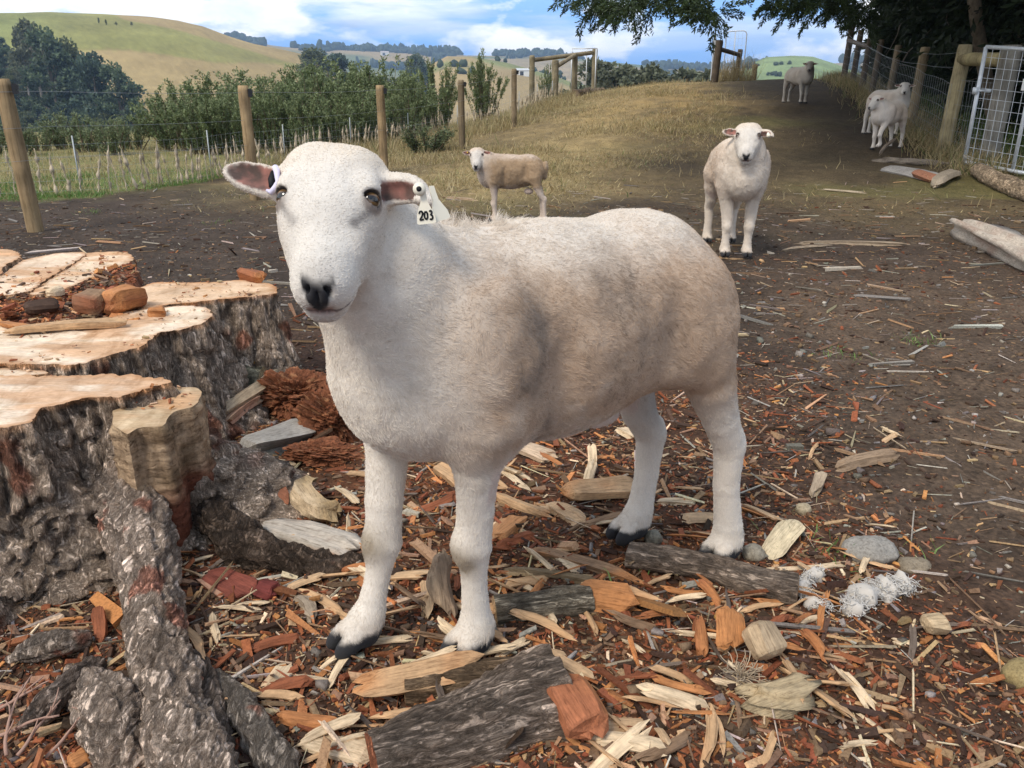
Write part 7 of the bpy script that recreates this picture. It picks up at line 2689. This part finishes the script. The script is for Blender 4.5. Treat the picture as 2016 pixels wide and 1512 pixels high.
# ---- grass
def blades(P, r, L, wv, cols, probs, lean=0.6):
    n = len(P)
    ci = r.choice(len(cols), n, p=np.array(probs) / np.sum(probs))
    C = np.array(cols)[ci] * r.uniform(0.65, 1.3, (n, 1))
    d = np.stack([r.normal(0, lean, n), r.normal(0, lean, n), np.ones(n)], 1)
    d = nrm(d)
    s = nrm(np.stack([r.normal(0, 1, n), r.normal(0, 1, n), np.zeros(n)], 1))
    L = L * r.uniform(0.4, 1.35, n)
    b = np.stack([P[:, 0], P[:, 1], gz(P[:, 0], P[:, 1]) - 0.01], 1)
    w = (wv * r.uniform(0.6, 1.3, n))[:, None]
    mid = b + d * (L * 0.55)[:, None]
    tip = b + d * L[:, None] * (1, 1, 0.85) + r.normal(0, 0.12, (n, 3)) * L[:, None]
    V = np.stack([b - s * w, b + s * w, mid + s * w * 0.7, tip, mid - s * w * 0.7], 1).reshape(-1, 3)
    k = np.arange(n)[:, None] * 5
    return V, k + np.array([[0, 1, 2, 4]]), k + np.array([[4, 2, 3]]), np.repeat(C, 5, 0)


STRAW = [(0.42, 0.33, 0.17), (0.34, 0.255, 0.12), (0.26, 0.24, 0.10), (0.115, 0.165, 0.05), (0.48, 0.39, 0.22)]


def pick(n, fn, x0, x1, y0, y1, r):
    out = []
    c = 0
    while c < n:
        x, y = r.uniform(x0, x1, n * 2), r.uniform(y0, y1, n * 2)
        k = r.random(n * 2) < fn(x, y)
        out.append(np.stack([x[k], y[k]], 1))
        c += k.sum()
    return np.concatenate(out)[:n]


_r = np.random.default_rng(99)
_mb = MB()
# beyond the left fence
P = pick(26000, lambda x, y: sstep(-0.4, 0.3, lf_side(x, y)) * (0.35 + 0.65 * sstep(15, 9, y)), -13, 2, 7.0, 26, _r)
_mb.add(*blades(P, _r, 0.16, 0.004, STRAW, [30, 20, 18, 16, 14]))
P = pick(17000, lambda x, y: sstep(-0.6, 0.2, lf_side(x, y)) * sstep(3.0, 0.6, lf_side(x, y)) * sstep(16, 11, y) * (0.3 + fbm(np.stack([x, y, x * 0], 1) * 1.5, 2, 3)), -9, -1, 7.5, 16, _r)
_mb.add(*blades(P, _r, 0.085, 0.0035, [(0.105, 0.215, 0.045), (0.15, 0.25, 0.065), (0.30, 0.27, 0.12)], [50, 34, 16]))
# along the fence foot and over the rise
P = pick(11000, lambda x, y: np.exp(-((lf_side(x, y) + 0.5) / 0.9) ** 2) * sstep(10, 13, y), -4, 2.4, 9.5, 26, _r)
_mb.add(*blades(P, _r, 0.30, 0.0045, STRAW, [34, 24, 14, 4, 24], 0.45))


def rise(x, y):
    q = np.stack([x, y, x * 0], 1)
    return sstep(6.5, 11, y + 0.3 * x + 1.2 * fbm(q * 0.9, 3, 41)) * np.clip(0.35 + 1.1 * fbm(q * 0.6, 3, 51), 0.03, 1) * sstep(5.4, 3.2, x - 0.10 * (y - 12)) * (lf_side(x, y) < 0.1) * (0.16 + 0.84 * sstep(3.4, 0.9, x - 0.20 * (y - 8)))


P = pick(36000, rise, -3.5, 8, 6.5, 29, _r)
_mb.add(*blades(P, _r, 0.085, 0.005, STRAW, [36, 26, 16, 4, 18], 1.3))
P = pick(9000, lambda x, y: rise(x, y) * (fbm(np.stack([x, y, x * 0], 1) * 0.8, 3, 8) > 0.05), -2.5, 6, 7.5, 27, _r)
_mb.add(*blades(P, _r, 0.20, 0.0045, STRAW, [36, 22, 12, 2, 28], 0.7))
# by the right fence and gate
P = pick(9000, lambda x, y: np.exp(-((x - (6.2 + 0.228 * (y - 11.7))) / 0.35) ** 2), 5, 9.5, 9.8, 23, _r)
_mb.add(*blades(P, _r, 0.30, 0.005, STRAW, [34, 22, 14, 8, 22], 0.6))
P = pick(9000, lambda x, y: sstep(0.1, 0.8, x - (6.2 + 0.228 * (y - 11.7))) * sstep(20, 12, y), 5.8, 11, 8.5, 20, _r)
_mb.add(*blades(P, _r, 0.22, 0.006, [(0.10, 0.17, 0.04), (0.15, 0.20, 0.06), (0.30, 0.27, 0.12)], [50, 30, 20], 0.5))
P = pick(500, lambda x, y: np.ones_like(x), *[f(*[q[k] for q in (far_base(1418, 24.8), far_base(1456, 24.6))]) + s_ for k in (0, 1) for f, s_ in ((min, -0.2), (max, 0.4))], _r)
_mb.add(*blades(P, _r, 0.75, 0.006, STRAW, [40, 26, 4, 0, 30], 0.4))
tag(_mb.build('grass', M_LEAF, smooth=False), kind='stuff')
# a few green weeds in the bare earth
_mb = MB()
for u, v, n in ((1813, 670, 70), (1665, 700, 40), (1830, 1100, 20), (1615, 1095, 50), (110, 652, 16), (1240, 1145, 16), (420, 440, 50), (640, 405, 40), (180, 420, 60)):
    c = on_ground(u, v)
    P = c[:2] + _r.normal(0, 0.035, (n, 2)) * (1 + c[1] * 0.15)
    _mb.add(*blades(P, _r, 0.05, 0.0022, [(0.12, 0.22, 0.05), (0.18, 0.27, 0.08)], [1, 1], 0.9))
tag(_mb.build('weeds', M_LEAF, smooth=False), kind='stuff')

# ------------------------------------------------------------------ the air
hz_m = bpy.data.materials.new('haze')
hz_m.use_nodes = True
_t = hz_m.node_tree
_t.nodes.remove(_t.nodes['Principled BSDF'])
pv = _t.nodes.new('ShaderNodeVolumePrincipled')
pv.inputs['Color'].default_value = (0.48, 0.68, 0.97, 1)
pv.inputs['Density'].default_value = 0.00033
pv.inputs['Anisotropy'].default_value = 0.2
_t.links.new(pv.outputs[0], _t.nodes['Material Output'].inputs['Volume'])
_V = np.array([[x, y, z] for x in (-2750, 2750) for y in (-2750, 2750) for z in (-60, 118)], float)
hz = link('haze', make_mesh('haze', _V, [np.array([(0, 1, 3, 2), (4, 6, 7, 5), (0, 4, 5, 1), (2, 3, 7, 6), (0, 2, 6, 4), (1, 5, 7, 3)])], None, False, [hz_m]))
tag(hz, kind='stuff')
